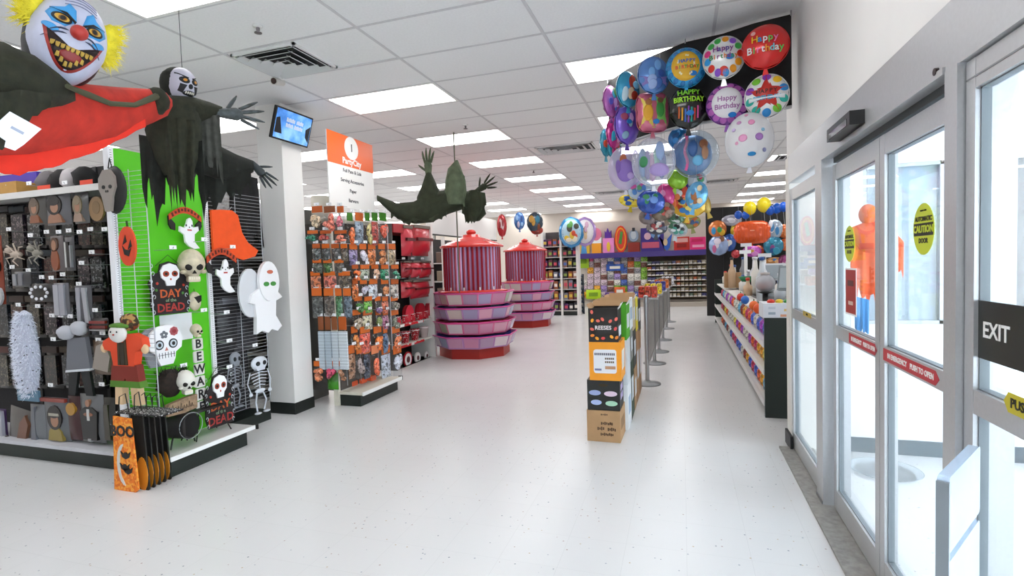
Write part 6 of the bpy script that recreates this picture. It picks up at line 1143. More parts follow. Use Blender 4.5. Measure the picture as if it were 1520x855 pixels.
for k in range(20):
    x = .80 + .5 * rd.random(); y = 6.9 + .29 * k; hgt = rd.choice([.22, .30, .38, .52]); cc = rd.choice(['d8dade', 'c4c8cc', 'b8b0a8', 'e0ddd6', '8a8e94', 'c8a888'])
    t_ = thing('counter_tower', '%s counter bottle, %s along the cluttered till top' % ({'d8dade': 'white', 'c4c8cc': 'pale grey', 'b8b0a8': 'stone', 'e0ddd6': 'ivory', '8a8e94': 'grey', 'c8a888': 'tan'}[cc], NTH[k]), 'bottle', (x, y, .931), 0, 'clutter on the till top')
    MB().lathe([(0, 0), (.06, 0), (.065, hgt * .6), (.03, hgt * .75), (.022, hgt), (0, hgt)], 12).build('bottle', P(cc, .35), t_); MB().lathe([(.024, hgt), (.03, hgt), (.03, hgt + .04), (0, hgt + .045)], 10).build('cap', P(rd.choice(['d8d8dc', '3a5a9a', 'c83a2a', '2a2c30']), .4), t_)
for k, (y, hgt) in enumerate(((9.6, .62), (10.2, .75), (8.6, .55))):
    t_ = thing('price_pole', 'slim white sign pole standing on the tills, %s of three' % NTH[k], 'pole', (1.02 + .08 * k, y, .931)); MB().cyl((0, 0, 0), (0, 0, hgt), .02, n=10).build('pole', WHITE, t_); MB().lathe([(0, 0), (.07, 0), (.07, .015), (0, .02)], 14).build('foot', WHITE, t_); MB().b2(-.09, .09, -.01, .01, hgt, hgt + .06).build('sign', P('e8e8ec', .4), t_)
for k, (y, cc) in enumerate(((5.9, 'e8591e'), (6.25, 'e86a28'), (7.1, '2a6ac0'), (7.6, 'c8321e'))):
    t_ = thing('clip_strip_toy', '%s round toy hanging at the till front, %s from near end' % (('orange', 'bright orange', 'blue', 'red')[k], NTH[k]), 'toy', (CX + .03, y, .905), 0, 'round toys on the till'); MB().ell((0, 0, .055), (.05, .05, .055), 12, 8).build('ball', P(cc, .4), t_); MB().tube([(0, 0, .1), (0, 0, .13)], .006, 5).build('cap', P('2c6a2c', .5), t_)
# ================================================================== balloon cluster by the entrance wall
BP = [(1175, 4.28), (1120, 4.30), (1074, 4.38), (1018, 4.42), (970, 4.60), (930, 4.85), (902, 5.15)]
bp = []
for x, r in BP: q = atr(x, 120, r); bp.append((min(q.x, WX - .03), q.y))
t_ = thing('balloon_board', 'curved black hanging board behind the foil balloons', 'board', (bp[2][0], bp[2][1], 0)); o0 = Vector((bp[2][0], bp[2][1], 0))
for k in range(len(bp) - 1):
    a, b = Vector((*bp[k], 0)) - o0, Vector((*bp[k + 1], 0)) - o0; d = (b - a).normalized(); n = Vector((d.y, -d.x, 0)) * .025
    MB().add([a + Vector((0, 0, 2.56)), b + Vector((0, 0, 2.56)), b + n + Vector((0, 0, 2.56)), a + n + Vector((0, 0, 2.56)), a + Vector((0, 0, 3.2)), b + Vector((0, 0, 3.2)), b + n + Vector((0, 0, 3.2)), a + n + Vector((0, 0, 3.2))], [(0, 1, 2, 3), (7, 6, 5, 4), (0, 4, 5, 1), (1, 5, 6, 2), (2, 6, 7, 3), (3, 7, 4, 0)]).build('panel', P('0e0e10', .6), t_)
    MB().tube([a + Vector((0, 0, 2.555)), b + Vector((0, 0, 2.555))], .012, 6).build('lower_rail', P('c4c4c6', .4), t_)
for k in (0, 3, 6): v = Vector((*bp[k], 0)) - o0; MB().tube([v + Vector((0, 0, 3.19)), v + Vector((0, 0, CEIL + .0))], .006, 5).build('hanger', WIRE, t_)
def foil_mat(h, **k): return mat('foil_' + h, srgb(h), .22, .25, coat=.5, **k)
def foil(lab, x, y, r, wpx, hpx, body, parts=(), turn=0.0, group='foil balloons on the black board', thick=.30, sq=2.0, name='foil_balloon', rim=True, tie=True, roll=0.0, string=False):
    c = atr(x, y, r); dd = depth(c); w = wpx / FOCAL * dd / 2; h_ = hpx / FOCAL * dd / 2; rz = math.atan2(c.x, -c.y) + PI + turn; t = thick * min(w, h_) * 2 * .8
    t_ = thing(name, lab, 'balloon', c, 0, group, rot=(0, roll, rz))
    def ys(X, Z): q = max(0.0, 1 - (abs(X / w) ** sq + abs(Z / h_) ** sq)); return -t * q ** .55
    n, m_ = 32, 9
    def P3(side):
        def f(u, v):
            a = 2 * PI * u; ca, sa = math.cos(a), math.sin(a); rr = 1 / (abs(ca) ** sq + abs(sa) ** sq) ** (1 / sq); k = 1 - .025 * (v ** 6) * (1 + math.cos(a * 22)); X, Z = w * ca * rr * v * k, h_ * sa * rr * v * k
            return (X, side * -ys(X, Z) + (.006 * math.cos(a * 22) * v ** 6 if side else 0), Z)
        return f
    b = MB(); b.grid(lambda u, v: P3(-1)(u, v), n, m_); b.grid(lambda u, v: P3(1)(1 - u, v), n, m_); b.build('foil', body, t_)
    if rim: MB().tube([(1.0 * w * math.cos(a) / (abs(math.cos(a)) ** sq + abs(math.sin(a)) ** sq) ** (1 / sq), 0, 1.0 * h_ * math.sin(a) / (abs(math.cos(a)) ** sq + abs(math.sin(a)) ** sq) ** (1 / sq)) for a in [2 * PI * i / 40 for i in range(41)]], .004, 4).build('seam', body, t_)
    if tie: MB().prism([(-.010, -h_), (.010, -h_), (.022, -h_ - .05), (-.022, -h_ - .05)], -.003, .003).build('neck', body, t_)
    if string:
        inv = Euler((0, roll, rz)).to_matrix().inverted(); MB().tube([inv @ Vector((0, 0, h_ * .9)), inv @ Vector((0, 0, CEIL - c.z))], .0015, 4).build('string', P('b8b8bc', .5), t_)
    for pr in parts:
        kind, nm, m, *a = pr
        if kind == 'p': spatch(MB(), [(u * w, v * h_) for u, v in a[0]], ys, a[1] if len(a) > 1 else .003, 0, 4).build(nm, m, t_)
        elif kind == 'e': spatch(MB(), [(a[0] * w + a[2] * w * math.cos(q), a[1] * h_ + a[3] * h_ * math.sin(q)) for q in [2 * PI * i / 20 for i in range(20)]], ys, a[4] if len(a) > 4 else .003, 0, 4).build(nm, m, t_)
        elif kind == 't': text(nm, a[0] * h_, m, t_, (a[1] * w, -t, a[2] * h_), ry=a[3] if len(a) > 3 else 0, bold=a[4] if len(a) > 4 else .001, wrap=lambda X, Z: ys(X, Z) - .007, sx=a[5] if len(a) > 5 else 1)
    return t_
HBC = [P(h, .4) for h in ('f2c21e', '3aa0e0', 'f4f4f4', '5ac85a', 'f07ab0', 'e8e8ea', 'f2a01e', '6ad0e0')]
def letters(word, sz, cz, step, arch=0.0, pal=HBC): return [('t', ch, pal[k % len(pal)], sz, (k - (len(word) - 1) / 2) * step, cz - arch * ((k - (len(word) - 1) / 2) * step) ** 2) for k, ch in enumerate(word) if ch != ' ']
PB = P('1a78c8', .4)
def price(x=.3, z=-.55): return [('e', 'price_dot', PB, x, z, .20, .12, .007)]
foil('round red foil balloon reading happy birthday, at the wall', 1136, 70, 4.02, 64, 64, foil_mat('e0201e'), letters('Happy', .42, .25, .22) + letters('Birthday', .42, -.22, .19, .0, HBC[2:]) + [('e', 'spark', P('f0b0a8', .4), -.5, .6, .10, .10)])
rd = random.Random(6); dots = []
for k in range(13): a = k * 2 * PI / 13; dots.append(('e', 'dot', P(rd.choice(['3ab04a', 'e83a8a', 'f2a01e', '8a4ac8', 'e0301e', '2a9ae0']), .4), .78 * math.cos(a), .78 * math.sin(a), .16, .16))
foil('white foil balloon with coloured spots reading happy birthday', 1074, 86, 4.12, 58, 62, foil_mat('ececec'), dots + letters('Happy', .36, .30, .19, 0, [P('8a3a8a', .4), P('5a3a9a', .4)]) + letters('Birthday', .32, -.06, .17, 0, [P('3a8a4a', .4), P('e07a1e', .4), P('8a3a8a', .4)]) + price(.3, -.12) + [('e', 'flower', P('e8483a', .4), 0, -.7, .22, .2)])
foil('yellow foil balloon with blue scalloped edge and white dots', 1018, 101, 4.16, 56, 58, foil_mat('2a9ad8'), [('e', 'scallop', foil_mat('1f78b8'), .88 * math.cos(a), .88 * math.sin(a), .12, .12) for a in [k * PI / 7 for k in range(14)]] + [('e', 'centre', P('e8b42a', .35), -.06, 0, .72, .74, .004)] + [('e', 'dot', P('f4e8c0', .4), -.06 + .42 * math.cos(k * 1.3), .5 * math.sin(k * 1.3), .05, .05, .007) for k in range(10)] + letters('HAPPY', .25, .2, .17, 0, [P('2a6ac0', .4)]) + letters('BIRTHDAY', .24, -.1, .15, 0, [P('e0502a', .4), P('3a9a4a', .4)]) + price(.3, -.42), turn=.15)
def blobs(cols, seed, n=7, s=.28):
    rd = random.Random(seed); return [('e', 'print', P(cols[k % len(cols)], .4), rd.uniform(-.5, .5), rd.uniform(-.6, .6), rd.uniform(.5, 1) * s, rd.uniform(.6, 1.2) * s, .003 + .0012 * k) for k in range(n)]
foil('blue and lilac foil balloon left of the yellow one', 970, 112, 4.28, 48, 54, foil_mat('5a8ad0'), [('p', 'lower_band', P('8a7ac0', .35), [(-.75, -.6), (.75, -.6), (.9, -.1), (-.9, -.1)])] + blobs(['7ab0e8', '4a70b8', 'a0b8e8', '3a5aa8'], 3) + price(.1, -.5), turn=.35)
foil('turquoise foil balloon with red and cream shapes', 932, 133, 4.46, 40, 52, foil_mat('3aa8d0'), blobs(['a8361e', 'c84a2a', '8ad0e8', 'e8c89a', 'd0e8f0'], 5, 6, .34), turn=.6)
foil('pink and violet foil balloon at the cluster left end', 907, 151, 4.66, 34, 46, foil_mat('c86ab8'), blobs(['a84a9a', 'e0a0d8', '6a5ac0', '3aa8c0', '4a7a3a'], 7, 6, .36) + price(.2, -.5), turn=.85)
def star(r0, r1, cx=0, cz=0, ph=PI / 2): return [(cx + (r0 if k % 2 == 0 else r1) * math.cos(ph + k * PI / 5), cz + (r0 if k % 2 == 0 else r1) * math.sin(ph + k * PI / 5)) for k in range(10)]
foil('white foil balloon with a big red star reading happy birthday', 1138, 143, 4.04, 60, 64, foil_mat('eeeeee'), [('e', 'confetti', P(rd.choice(['2a8ad0', '7ac83a', 'f2c21e', '8a3ab0', '2ab0a0']), .4), .8 * math.cos(a), .8 * math.sin(a), .2, .17) for a in [k * PI / 5 + .3 for k in range(10)]] + [('p', 'star', P('c8281e', .35), star(.9, .4), .006)] + letters('HAPPY', .25, .12, .19, 0, [P('4a1a12', .4)]) + [('p', 'ribbon', P('e8ecf0', .4), [(-.8, -.28), (.8, -.24), (.8, -.06), (-.8, -.1)], .009)] + [('t', 'BIRTHDAY', P('2a9ac0', .4), .24, 0, -.17, 0, .002)])
foil('white foil balloon with purple flower edge reading happy birthday', 1079, 155, 4.16, 57, 60, foil_mat('7a3a9a'), [('e', 'petal', P('b05ab0', .35), .82 * math.cos(a), .82 * math.sin(a), .17, .15) for a in [k * PI / 7 for k in range(14)]] + [('e', 'centre', P('f0eef2', .35), 0, 0, .74, .74, .005), ('t', 'Happy', P('a86aa8', .4), .34, 0, .18), ('t', 'Birthday', P('a86aa8', .4), .34, 0, -.2)] + price(.25, -.62))
foil('black foil balloon with green happy birthday and candle stripes', 1021, 160, 4.20, 55, 62, foil_mat('161616'), [('t', 'HAPPY', P('7ac82a', .4), .34, 0, .62, 0, .002), ('t', 'BIRTHDAY', P('9ad82a', .4), .34, 0, .28, 0, .002, .85)] + [('p', 'candle', P(c, .4), [(-.55 + .16 * k, -.55 - .2 * math.sin(.5 * k)), (-.47 + .16 * k, -.55 - .2 * math.sin(.5 * k)), (-.47 + .16 * k, -.02 - .06 * (k % 3)), (-.55 + .16 * k, -.02 - .06 * (k % 3))]) for k, c in enumerate(('c85a1e', 'e0a01e', '3a6ac8', '8a3ab0', '2ab0a0', 'c8321e', 'd84a9a'))] + price(.05, -.35), turn=.15)
foil('square yellow and green foil balloon with two figures', 968, 167, 4.34, 48, 58, foil_mat('c8607a'), [('p', 'panel', P('e0c85a', .35), [(-.85, -.8), (0, -.85), (0, .85), (-.85, .8)]), ('p', 'panel', P('7ac05a', .35), [(0, -.85), (.85, -.8), (.85, .8), (0, .85)]), ('e', 'figure_head', P('a86a3a', .5), -.35, .42, .2, .16, .006), ('e', 'figure_dress', P('e8a82a', .5), -.38, -.1, .3, .42, .006), ('e', 'figure_head', P('6a4a2a', .5), .38, .5, .18, .14, .006), ('e', 'figure_dress', P('3a8a3a', .5), .35, .05, .25, .4, .006)] + price(.1, -.55), turn=.3, sq=4.0)
foil('violet foil balloon with silver print, left of the square one', 930, 186, 4.5, 42, 56, foil_mat('7a5ac8'), blobs(['5a3a9a', '8ab0c8', 'c8a0d8', 'a84a6a'], 11, 6, .3) + price(-.1, .1), turn=.6)
foil('magenta foil balloon low at the cluster left', 911, 198, 4.74, 30, 44, foil_mat('d0308a'), blobs(['e86ab0', '3ab0c8', 'f0a8d0'], 13, 5, .3), turn=.8)
foil('pink and teal foil balloon at the far left edge', 899, 212, 4.95, 24, 40, foil_mat('3aa0b8'), blobs(['e0408a', '6a4ab0', 'c8482a'], 17, 5, .36), turn=.9)
foil('small teal foil balloon hanging under the magenta one', 912, 222, 4.9, 26, 28, foil_mat('2a9ab0'), blobs(['c8503a', '7ac8d8', '8a4a2a'], 19, 4, .36), turn=.7)
# clear bubble balloons: film outside, printed core inside
def bubble(lab, x, y, r, wpx, hpx, tint, veil, spots, core=None, seed=1):
    c = atr(x, y, r); dd = depth(c); w = wpx / FOCAL * dd / 2; h_ = hpx / FOCAL * dd / 2; t_ = thing('bubble_balloon', lab, 'balloon', c, 0, 'clear bubble balloons', rot=(0, 0, math.atan2(c.x, -c.y) + PI))
    MB().ell((0, 0, 0), (w, w * .95, h_), 28, 20).build('film', glass_mat('film_%d' % seed, tint, .12, .02, veil), t_); MB().prism([(-.008, -h_), (.008, -h_), (.02, -h_ - .04), (-.02, -h_ - .04)], -.004, .004).build('neck', P('d8d8e0', .3), t_)
    MB().tube([(w * 1.002 * math.cos(a), 0, h_ * 1.002 * math.sin(a)) for a in [2 * PI * i / 40 for i in range(41)]], .003, 4).build('seam', P('cfd2da', .3), t_)
    e_s = esurf(w, w * .95, h_)
    for k, (u, v, a, b, cc) in enumerate(spots): spatch(MB(), [(u * w + a * w * math.cos(q), v * h_ + b * h_ * math.sin(q)) for q in [2 * PI * i / 18 for i in range(18)]], e_s, .002 + .0008 * k, 0, 3).build('print', P(cc, .4), t_)
    if core: core(t_, w, h_)
    return t_
bubble('white bubble balloon with pink and violet spots, right of cluster', 1112, 208, 4.05, 66, 80, (.97, .97, .99), .55, [(-.4, .55, .10, .07, 'c890c0'), (.1, .5, .14, .10, 'e090b8'), (-.25, -.05, .18, .13, 'e8a0c8'), (.4, -.05, .16, .13, 'a878c0'), (-.5, -.2, .07, .06, 'e8a8c8'), (.55, .2, .07, .06, '8ac0e0'), (.1, -.62, .17, .07, '1a88c8'), (.6, -.5, .08, .07, '8a8ab0'), (-.1, .82, .08, .05, 'd890b0'), (-.62, .3, .08, .06, 'c8b0d8')], None, 1)
def core_blue(t_, w, h_):
    MB().ell((-.02, .03, 0), (w * .85, w * .5, h_ * .85), 18, 12).build('inner_balloon', foil_mat('2a78b8'), t_); MB().tube([(-w * .38 + .01 * math.sin(q), -w * .7, h_ * (.75 - 1.5 * q / 10)) for q in range(11)], .012, 5).build('pink_frill', P('e0609a', .5), t_)
bubble('blue bubble balloon with a small figure print', 1032, 229, 4.5, 66, 70, (.85, .92, .97), .12, [(.35, .25, .18, .2, '8a5a3a'), (.4, -.1, .14, .28, 'b88a6a'), (.1, -.4, .22, .2, '6ab0d8'), (-.1, .1, .2, .35, '2a5a98')], core_blue, 2)
def core_rain(t_, w, h_):
    for k, cc in enumerate(('6a9ad0', '9a8ac8', 'c88ab8', '7ac0a8', '4a70b8')): MB().ell((w * (-.5 + .22 * k), .02, -.02 * (k % 3)), (w * .22, w * .3, h_ * .6), 10, 8).build('inner_print', foil_mat(cc), t_)
bubble('clear bubble balloon with pastel streaks at the cluster bottom', 970, 240, 4.35, 62, 72, (.9, .92, .97), .22, [(-.45, -.1, .2, .22, '3a8a5a'), (.25, -.45, .45, .25, 'a890c8'), (.3, .3, .2, .4, '9ab0d8')], core_rain, 3)
bubble('lilac bubble balloon left of the streaked one', 928, 250, 4.6, 50, 64, (.82, .76, .92), .30, [(-.1, .3, .2, .25, 'a85a3a'), (0, -.2, .5, .5, '8a6ab8'), (.3, -.45, .2, .15, 'b89ad0'), (-.4, 0, .15, .3, '7a5aa8')], None, 4)
# the bunch hanging underneath
LOW = [(1008, 206, 4.75, 30, 32, '1f7ac0', 'bright blue foil balloon behind the bubble balloons', ['3a9ae0', '1a5a98']), (1006, 266, 4.6, 30, 28, '9ad02a', 'lime green balloon under the bubble balloons', ['8ac01e']), (1021, 274, 4.55, 22, 22, '3a2a8a', 'dark violet balloon beside the lime one', ['4a3a9a']),
 (950, 282, 4.7, 34, 26, 'b8c8d8', 'silver printed foil balloon low at left', ['5aa06a', 'c85a9a', '4a80c0']), (937, 298, 4.8, 36, 18, 'e8cc2a', 'yellow foil balloon hanging lowest at left', ['2a60b0', 'e8d85a']), (966, 300, 4.7, 40, 34, '2a50a8', 'deep blue foil balloon in the lower bunch', ['3a8a5a', '1a3a88', '6a90d0']), (988, 290, 4.6, 24, 34, 'd8408a', 'narrow pink foil balloon in the lower bunch', ['f090c0']), (1005, 290, 4.5, 34, 42, 'd84a2a', 'orange red foil balloon with black and white print', ['f0f0f0', '202020', 'e87a3a']),
 (1034, 290, 4.55, 30, 40, '6ab0d8', 'pale blue foil balloon with brown print', ['a86a3a', 'e0c8a0', '4a90c0']), (1022, 306, 4.6, 50, 32, 'e0b02a', 'golden foil balloon at the bottom right of bunch', ['c8481e', '3a80c0', 'f0d86a']), (984, 314, 4.75, 34, 26, '6a5a4a', 'brown mixed foil balloon at the bunch bottom', ['a83a2a', '3a5a3a', '8a6a5a']), (962, 322, 4.85, 26, 22, '7a6a68', 'small dusky foil balloon at bunch bottom left', ['a84a5a', '4a4a58']), (1000, 322, 4.8, 30, 18, '5a8a6a', 'small green printed foil balloon at bunch bottom', ['e0e0e0', '2a2a2a', '3a6a4a']), (1035, 268, 4.7, 26, 26, 'c8d0d8', 'silver foil balloon behind the pale blue one', ['c83a5a', '4a9a6a']), (1046, 300, 4.75, 14, 34, 'c8a84a', 'narrow gold foil balloon at bunch right edge', ['a8642a']), (975, 338, 5.1, 30, 20, '4a4a58', 'dark foil balloon under the bunch with pale print', ['d8d0c8', 'a84a4a']), (1006, 340, 5.1, 28, 20, 'b8bcc0', 'silver foil balloon lowest in the bunch', ['2a2c30', 'e8e8ea', '4a9a8a']), (1026, 330, 5.0, 26, 18, '8a8a4a', 'olive foil balloon under the golden one', ['c86a2a', '3a5a8a']), (945, 268, 5.0, 30, 24, '7ab0a0', 'pale green foil balloon behind the lilac bubble', ['e8e0d0', '4a8a6a'])]
for k, (x, y, r, w, h_, cc, lab, pal) in enumerate(LOW): foil(lab, x, y, r + .11 * ((k * 7) % 5 - 2), w, h_, foil_mat(cc), blobs(pal, 40 + k, 9, .30) if len(pal) > 1 else [('e', 'highlight', P(pal[0], .3), -.2, .2, .3, .3)], turn=.2 * math.sin(k * 2), group='balloons in the lower bunch', string=True, roll=.3 * math.sin(k * 1.7))
# ================================================================== balloons at the far black wall behind the tills
YB = 14.2; xa = aty(1049, 380, YB).x
t_ = thing('black_balloon_wall', 'black display wall behind the tills covered with balloons', 'wall', (0, 0, 0)); MB().b2(xa, 5.9, YB + .2, YB + .3, 0, 2.78).build('panel', P('0c0c0e', .7), t_)
for k in range(5): MB().b2(xa + .9 * k + .4, xa + .9 * k + .42, YB + .19, YB + .2, 0, 2.78).build('slot', P('202024', .6), t_)
FARB = [(1065, 340, 25, 25, 'd87a3a', ['3a9ad0', 'e8c03a', '4aa05a'], 'round orange and blue balloon at the black wall top left'), (1067, 364, 28, 30, '9ab0d8', ['e8e0f0', '8a5a3a', 'c86a9a'], 'round pale blue balloon below the orange and blue one'), (1086, 327, 28, 16, 'b8b8c4', ['8a8a98', 'e0e0e8'], 'silver fish shaped balloon on the black wall'), (1083, 360, 18, 26, '2a58a8', ['c83a3a', 'e0e0e0'], 'narrow blue and red balloon on the black wall'), (1092, 377, 12, 12, 'b83038', ['c84048'], 'small dark red balloon on the black wall'), (1091, 343, 12, 20, 'e0c02a', ['e8d86a'], 'yellow star balloon on the black wall'), (1148, 365, 27, 28, '2a88a8', ['3aa0c0', '8a4a8a', '2a5a98'], 'round teal printed balloon by the till'), (1150, 340, 22, 28, 'b8c8d8', ['4a90c8', 'e8e8f0'], 'white and blue star balloon by the till'), (1116, 373, 26, 16, 'c85ac0', ['e090d8', 'c8a03a'], 'pink hat shaped balloon on the black wall'), (1164, 343, 16, 20, 'e07030', ['e89050'], 'orange balloon at the right edge of black wall'), (1165, 363, 14, 18, 'd86028', ['e08048'], 'second orange balloon at the right edge of black wall'), (1164, 388, 16, 20, '8a3a6a', ['a84a8a', 'c8a0b0'], 'plum balloon at the right edge of black wall'), (1125, 372, 16, 16, 'c8482a', ['a8582a', 'e0a06a'], 'rust balloon beside the pink hat balloon'), (1150, 388, 26, 12, 'c88a4a', ['4a8ac8', 'e0b07a'], 'tan striped balloon low on the black wall')]
for k, (x, y, w, h_, cc, pal, lab) in enumerate(FARB): foil(lab, x, y, 14.0 + .02 * k, w, h_, foil_mat(cc), blobs(pal, 70 + k, 4, .4), group='balloons on the far black wall', tie=False, name='wall_balloon')
t_ = foil('large orange pumpkin shaped balloon over the tills', 1116, 345, 12.6, 50, 34, foil_mat('e85a22'), [('p', 'rib_print', P('c84a18', .4), [(-.8 + .2 * k, -.7), (-.77 + .2 * k, -.7), (-.77 + .2 * k, .7), (-.8 + .2 * k, .7)]) for k in range(9)] + [('p', 'face_mark', P('f0a080', .4), [(-.1, .1), (.15, .1), (.15, .2), (-.1, .2)], .01)], sq=3.4, group=None, name='pumpkin_balloon', string=True)
for k, (x, y, s, cc, nm) in enumerate(((1113, 309, 18, 'f2dc1e', 'yellow'), (1134, 304, 20, 'f4e02a', 'yellow'), (1096, 319, 11, '1a5ac8', 'blue'), (1107, 319, 11, '1a60d0', 'blue'), (1143, 312, 13, '1a58c0', 'blue'), (1153, 309, 14, '1c62d0', 'blue'), (1163, 307, 13, '1a5ac8', 'blue'))):
    q = atr(x, y, 12.9 + .3 * (k % 3)); rr = s / 2 / FOCAL * depth(q); t_ = thing('latex_balloon', '%s round latex balloon near the ceiling, %s of its bunch' % (nm, NTH[k if k < 2 else k - 2]), 'balloon', q, 0, 'latex balloons near the ceiling'); MB().ell((0, 0, 0), (rr, rr, rr * 1.15), 14, 12).build('balloon', P(cc, .25), t_); MB().lathe([(.004, -rr * 1.12), (.016, -rr * 1.2), (0, -rr * 1.2)], 8).build('knot', P(cc, .3), t_); MB().tube([(0, 0, -rr * 1.2), (.02, 0, -rr * 1.2 - .3)], .003, 4).build('ribbon', P('d8d8dc', .4), t_); MB().tube([(0, 0, rr * 1.1), (0, 0, CEIL - q.z)], .002, 4).build('string', P('c8c8cc', .4), t_)
# ================================================================== orange figure added in the vestibule for a reflection in the door glass
q = aty(1290, 330, 4.2); t_ = thing('orange_reflection_figure', 'bright orange cloth figure added behind the doors for a glass reflection', 'figure', (q.x, 4.2, 0)); L_ = lambda x, y: aty(x, y, 4.2) - Vector((q.x, 4.2, 0))
OF = mat('orange_cloth', srgb('f2622a'), .8, noise=.12); a = L_(1290, 335)
loft(MB(), [(L_(1262, 345), (0, 0, .03), (0, .04, 0)), (L_(1280, 352), (0, 0, .10), (0, .07, 0)), (L_(1300, 352), (0, 0, .11), (0, .07, 0)), (L_(1325, 352), (0, 0, .05), (0, .04, 0)), (L_(1340, 362), (0, 0, .02), (0, .02, 0))], 12, wob=.05).build('shoulders', OF, t_)
ragged(MB(), [L_(1253, 350), L_(1275, 345), L_(1300, 345)], .52, .015, 14, 7, 33, jag=.35, normal=(0, -1, 0)).build('robe', OF, t_); ragged(MB(), [L_(1308, 350), L_(1326, 352), L_(1342, 362)], .30, .012, 10, 6, 34, jag=.45).build('sleeve', OF, t_)
c = L_(1288, 318); MB().ell(c, (.055, .055, .07), 14, 10).build('head', P('f0702a', .6), t_); ragged(MB(), [L_(1270, 440), L_(1290, 445)], .26, .01, 8, 5, 35, jag=.3).build('blue_skirt', P('3a90d0', .7), t_); MB().tube([c, c + Vector((0, 0, CEIL - c.z))], .003, 4).build('string', P('c8c8ca', .5), t_)
c2 = L_(1322, 275); MB().cyl(c2 + Vector((0, 0, .09)), c2 - Vector((0, 0, .1)), .035, .004, 8).build('purple_pennant', P('c87ae0', .6), t_)
# ================================================================== back wall: toy shelf, packets, favour bins
YW = 17.55
t_ = thing('party_goods_display', 'long back wall display with purple shelf and hanging packs', 'shelving', (0, 0, 0)); bw = t_
xl = aty(846, 400, YW).x; xm = aty(960, 400, YW).x; xr = aty(1049, 400, YW).x
zsh = aty(950, 374, YW - .3).z
MB().b2(xl, xr, YW + .02, YW + .06, 0, zsh + 1.05).build('pegboard', P('cfc6bc', .7), t_); MB().b2(xm, xr, YW - .0, YW + .02, .2, zsh - .05).build('dark_board', P('4a4034', .7), t_); MB().b2(xl, xr, YW - .35, YW + .02, 0, .14).build('plinth', P('b9b0a4', .6), t_)
MB().b2(xl, xr, YW - .40, YW + .02, zsh - .03, zsh).build('toy_shelf', P('c8c4c8', .5), t_); MB().b2(xl, xr, YW - .42, YW - .40, zsh - .16, zsh + .01).build('purple_fascia', P('40307a', .5), t_)
rd = random.Random(77)
def pos(x, y): return aty(x, y, YW - .1)
PC = [('d0b8c4', 'pale pink'), ('e0dcd2', 'white'), ('d8682a', 'orange'), ('7ab02a', 'green'), ('3a5ab0', 'blue'), ('d03a7a', 'pink'), ('e8a41e', 'amber'), ('8a8a90', 'grey'), ('6a3426', 'brown'), ('9a80c0', 'lilac')]
pm = {}
for cc, nm in PC:
    m_ = MB(); pillow(m_, .20, .185, .04, 0, (0, 0, 0), 4); m_.b2(-.10, .10, -.02, -.004, .075, .11, 1); pm[cc] = m_.mesh('hanging_pack', [goods(cc), P('d8d2c8' if cc in ('8a8a90', '6a3426') else cc, .5)])
for j, y in enumerate((384, 393, 402, 411, 420, 429, 438)):
    for i, x in enumerate(range(866, 960, 10)):
        if 874 > x and j < 4: continue
        cc, nm = PC[0] if i < 4 and rd.random() < .55 else rd.choice(PC); q = pos(x, y)
        tag(link('hanging_pack', pm[cc], None, (q.x, YW - .05, q.z)), '%s hanging pack, %s in the %s row of the back wall' % (nm, NTH[i], NTH[j]), 'pack', 'hanging packs on the back wall')
for (x0, y0, x1, y1, cc, lab) in ((858, 376, 874, 398, 'a8d02a', 'lime green sheet hanging on the back wall'), (870, 430, 892, 444, 'b8e01e', 'bright lime bag low on the back wall'), (900, 392, 926, 402, '2a58b0', 'wide blue banner pack on the back wall'), (898, 434, 914, 444, '5a3a8a', 'violet pack low on the back wall'), (912, 426, 928, 438, 'e0622a', 'bright orange pack low on the back wall'), (882, 374, 926, 382, 'c8482a', 'long red banner under the purple shelf')):
    c, w, h_ = RY(x0, y0, x1, y1, YW - .14); s_ = thing('banner_pack', lab, 'pack', c); pillow(MB(), w, h_, .03, n=4).build('pack', P(cc, .45), s_); MB().b2(-w * .3, w * .3, -.04, -.02, -h_ * .2, h_ * .2).build('print', P('e8e4d8', .5) if cc not in ('a8d02a', 'b8e01e') else P('7aa01e', .5), s_)
BC = [('6a5a44', 'tan'), ('4a4038', 'brown'), ('3a3a6a', 'indigo'), ('8a7a5a', 'khaki'), ('a8562e', 'rust'), ('5a6a5a', 'sage'), ('b8b0a0', 'stone')]
bm = {cc: MB().rbox((0, 0, .055), (.155, .16, .10), .015).b2(-.05, .05, -.084, -.08, .0, .025, 1).mesh('favour_bin', [goods(cc), TAGW]) for cc, nm in BC}
for j, y in enumerate((392, 400, 408, 416, 424, 432, 440)):
    q = pos(1000, y); z = q.z; sh = MB().b2(xm, xr, YW - .22, YW, z - .02, z).build('bin_shelf', P('8f826c', .5), bw)
    for i in range(14):
        x = xm + .10 + (xr - xm - .2) * i / 13; cc, nm = BC[2] if i < 4 and j < 4 and rd.random() < .7 else rd.choice(BC)
        tag(link('favour_bin', bm[cc], None, (x, YW - .12, z + .001)), '%s favour bin, %s on the %s small shelf from top' % (nm, NTH[i], NTH[j]), 'bin', 'favour bins at the back')
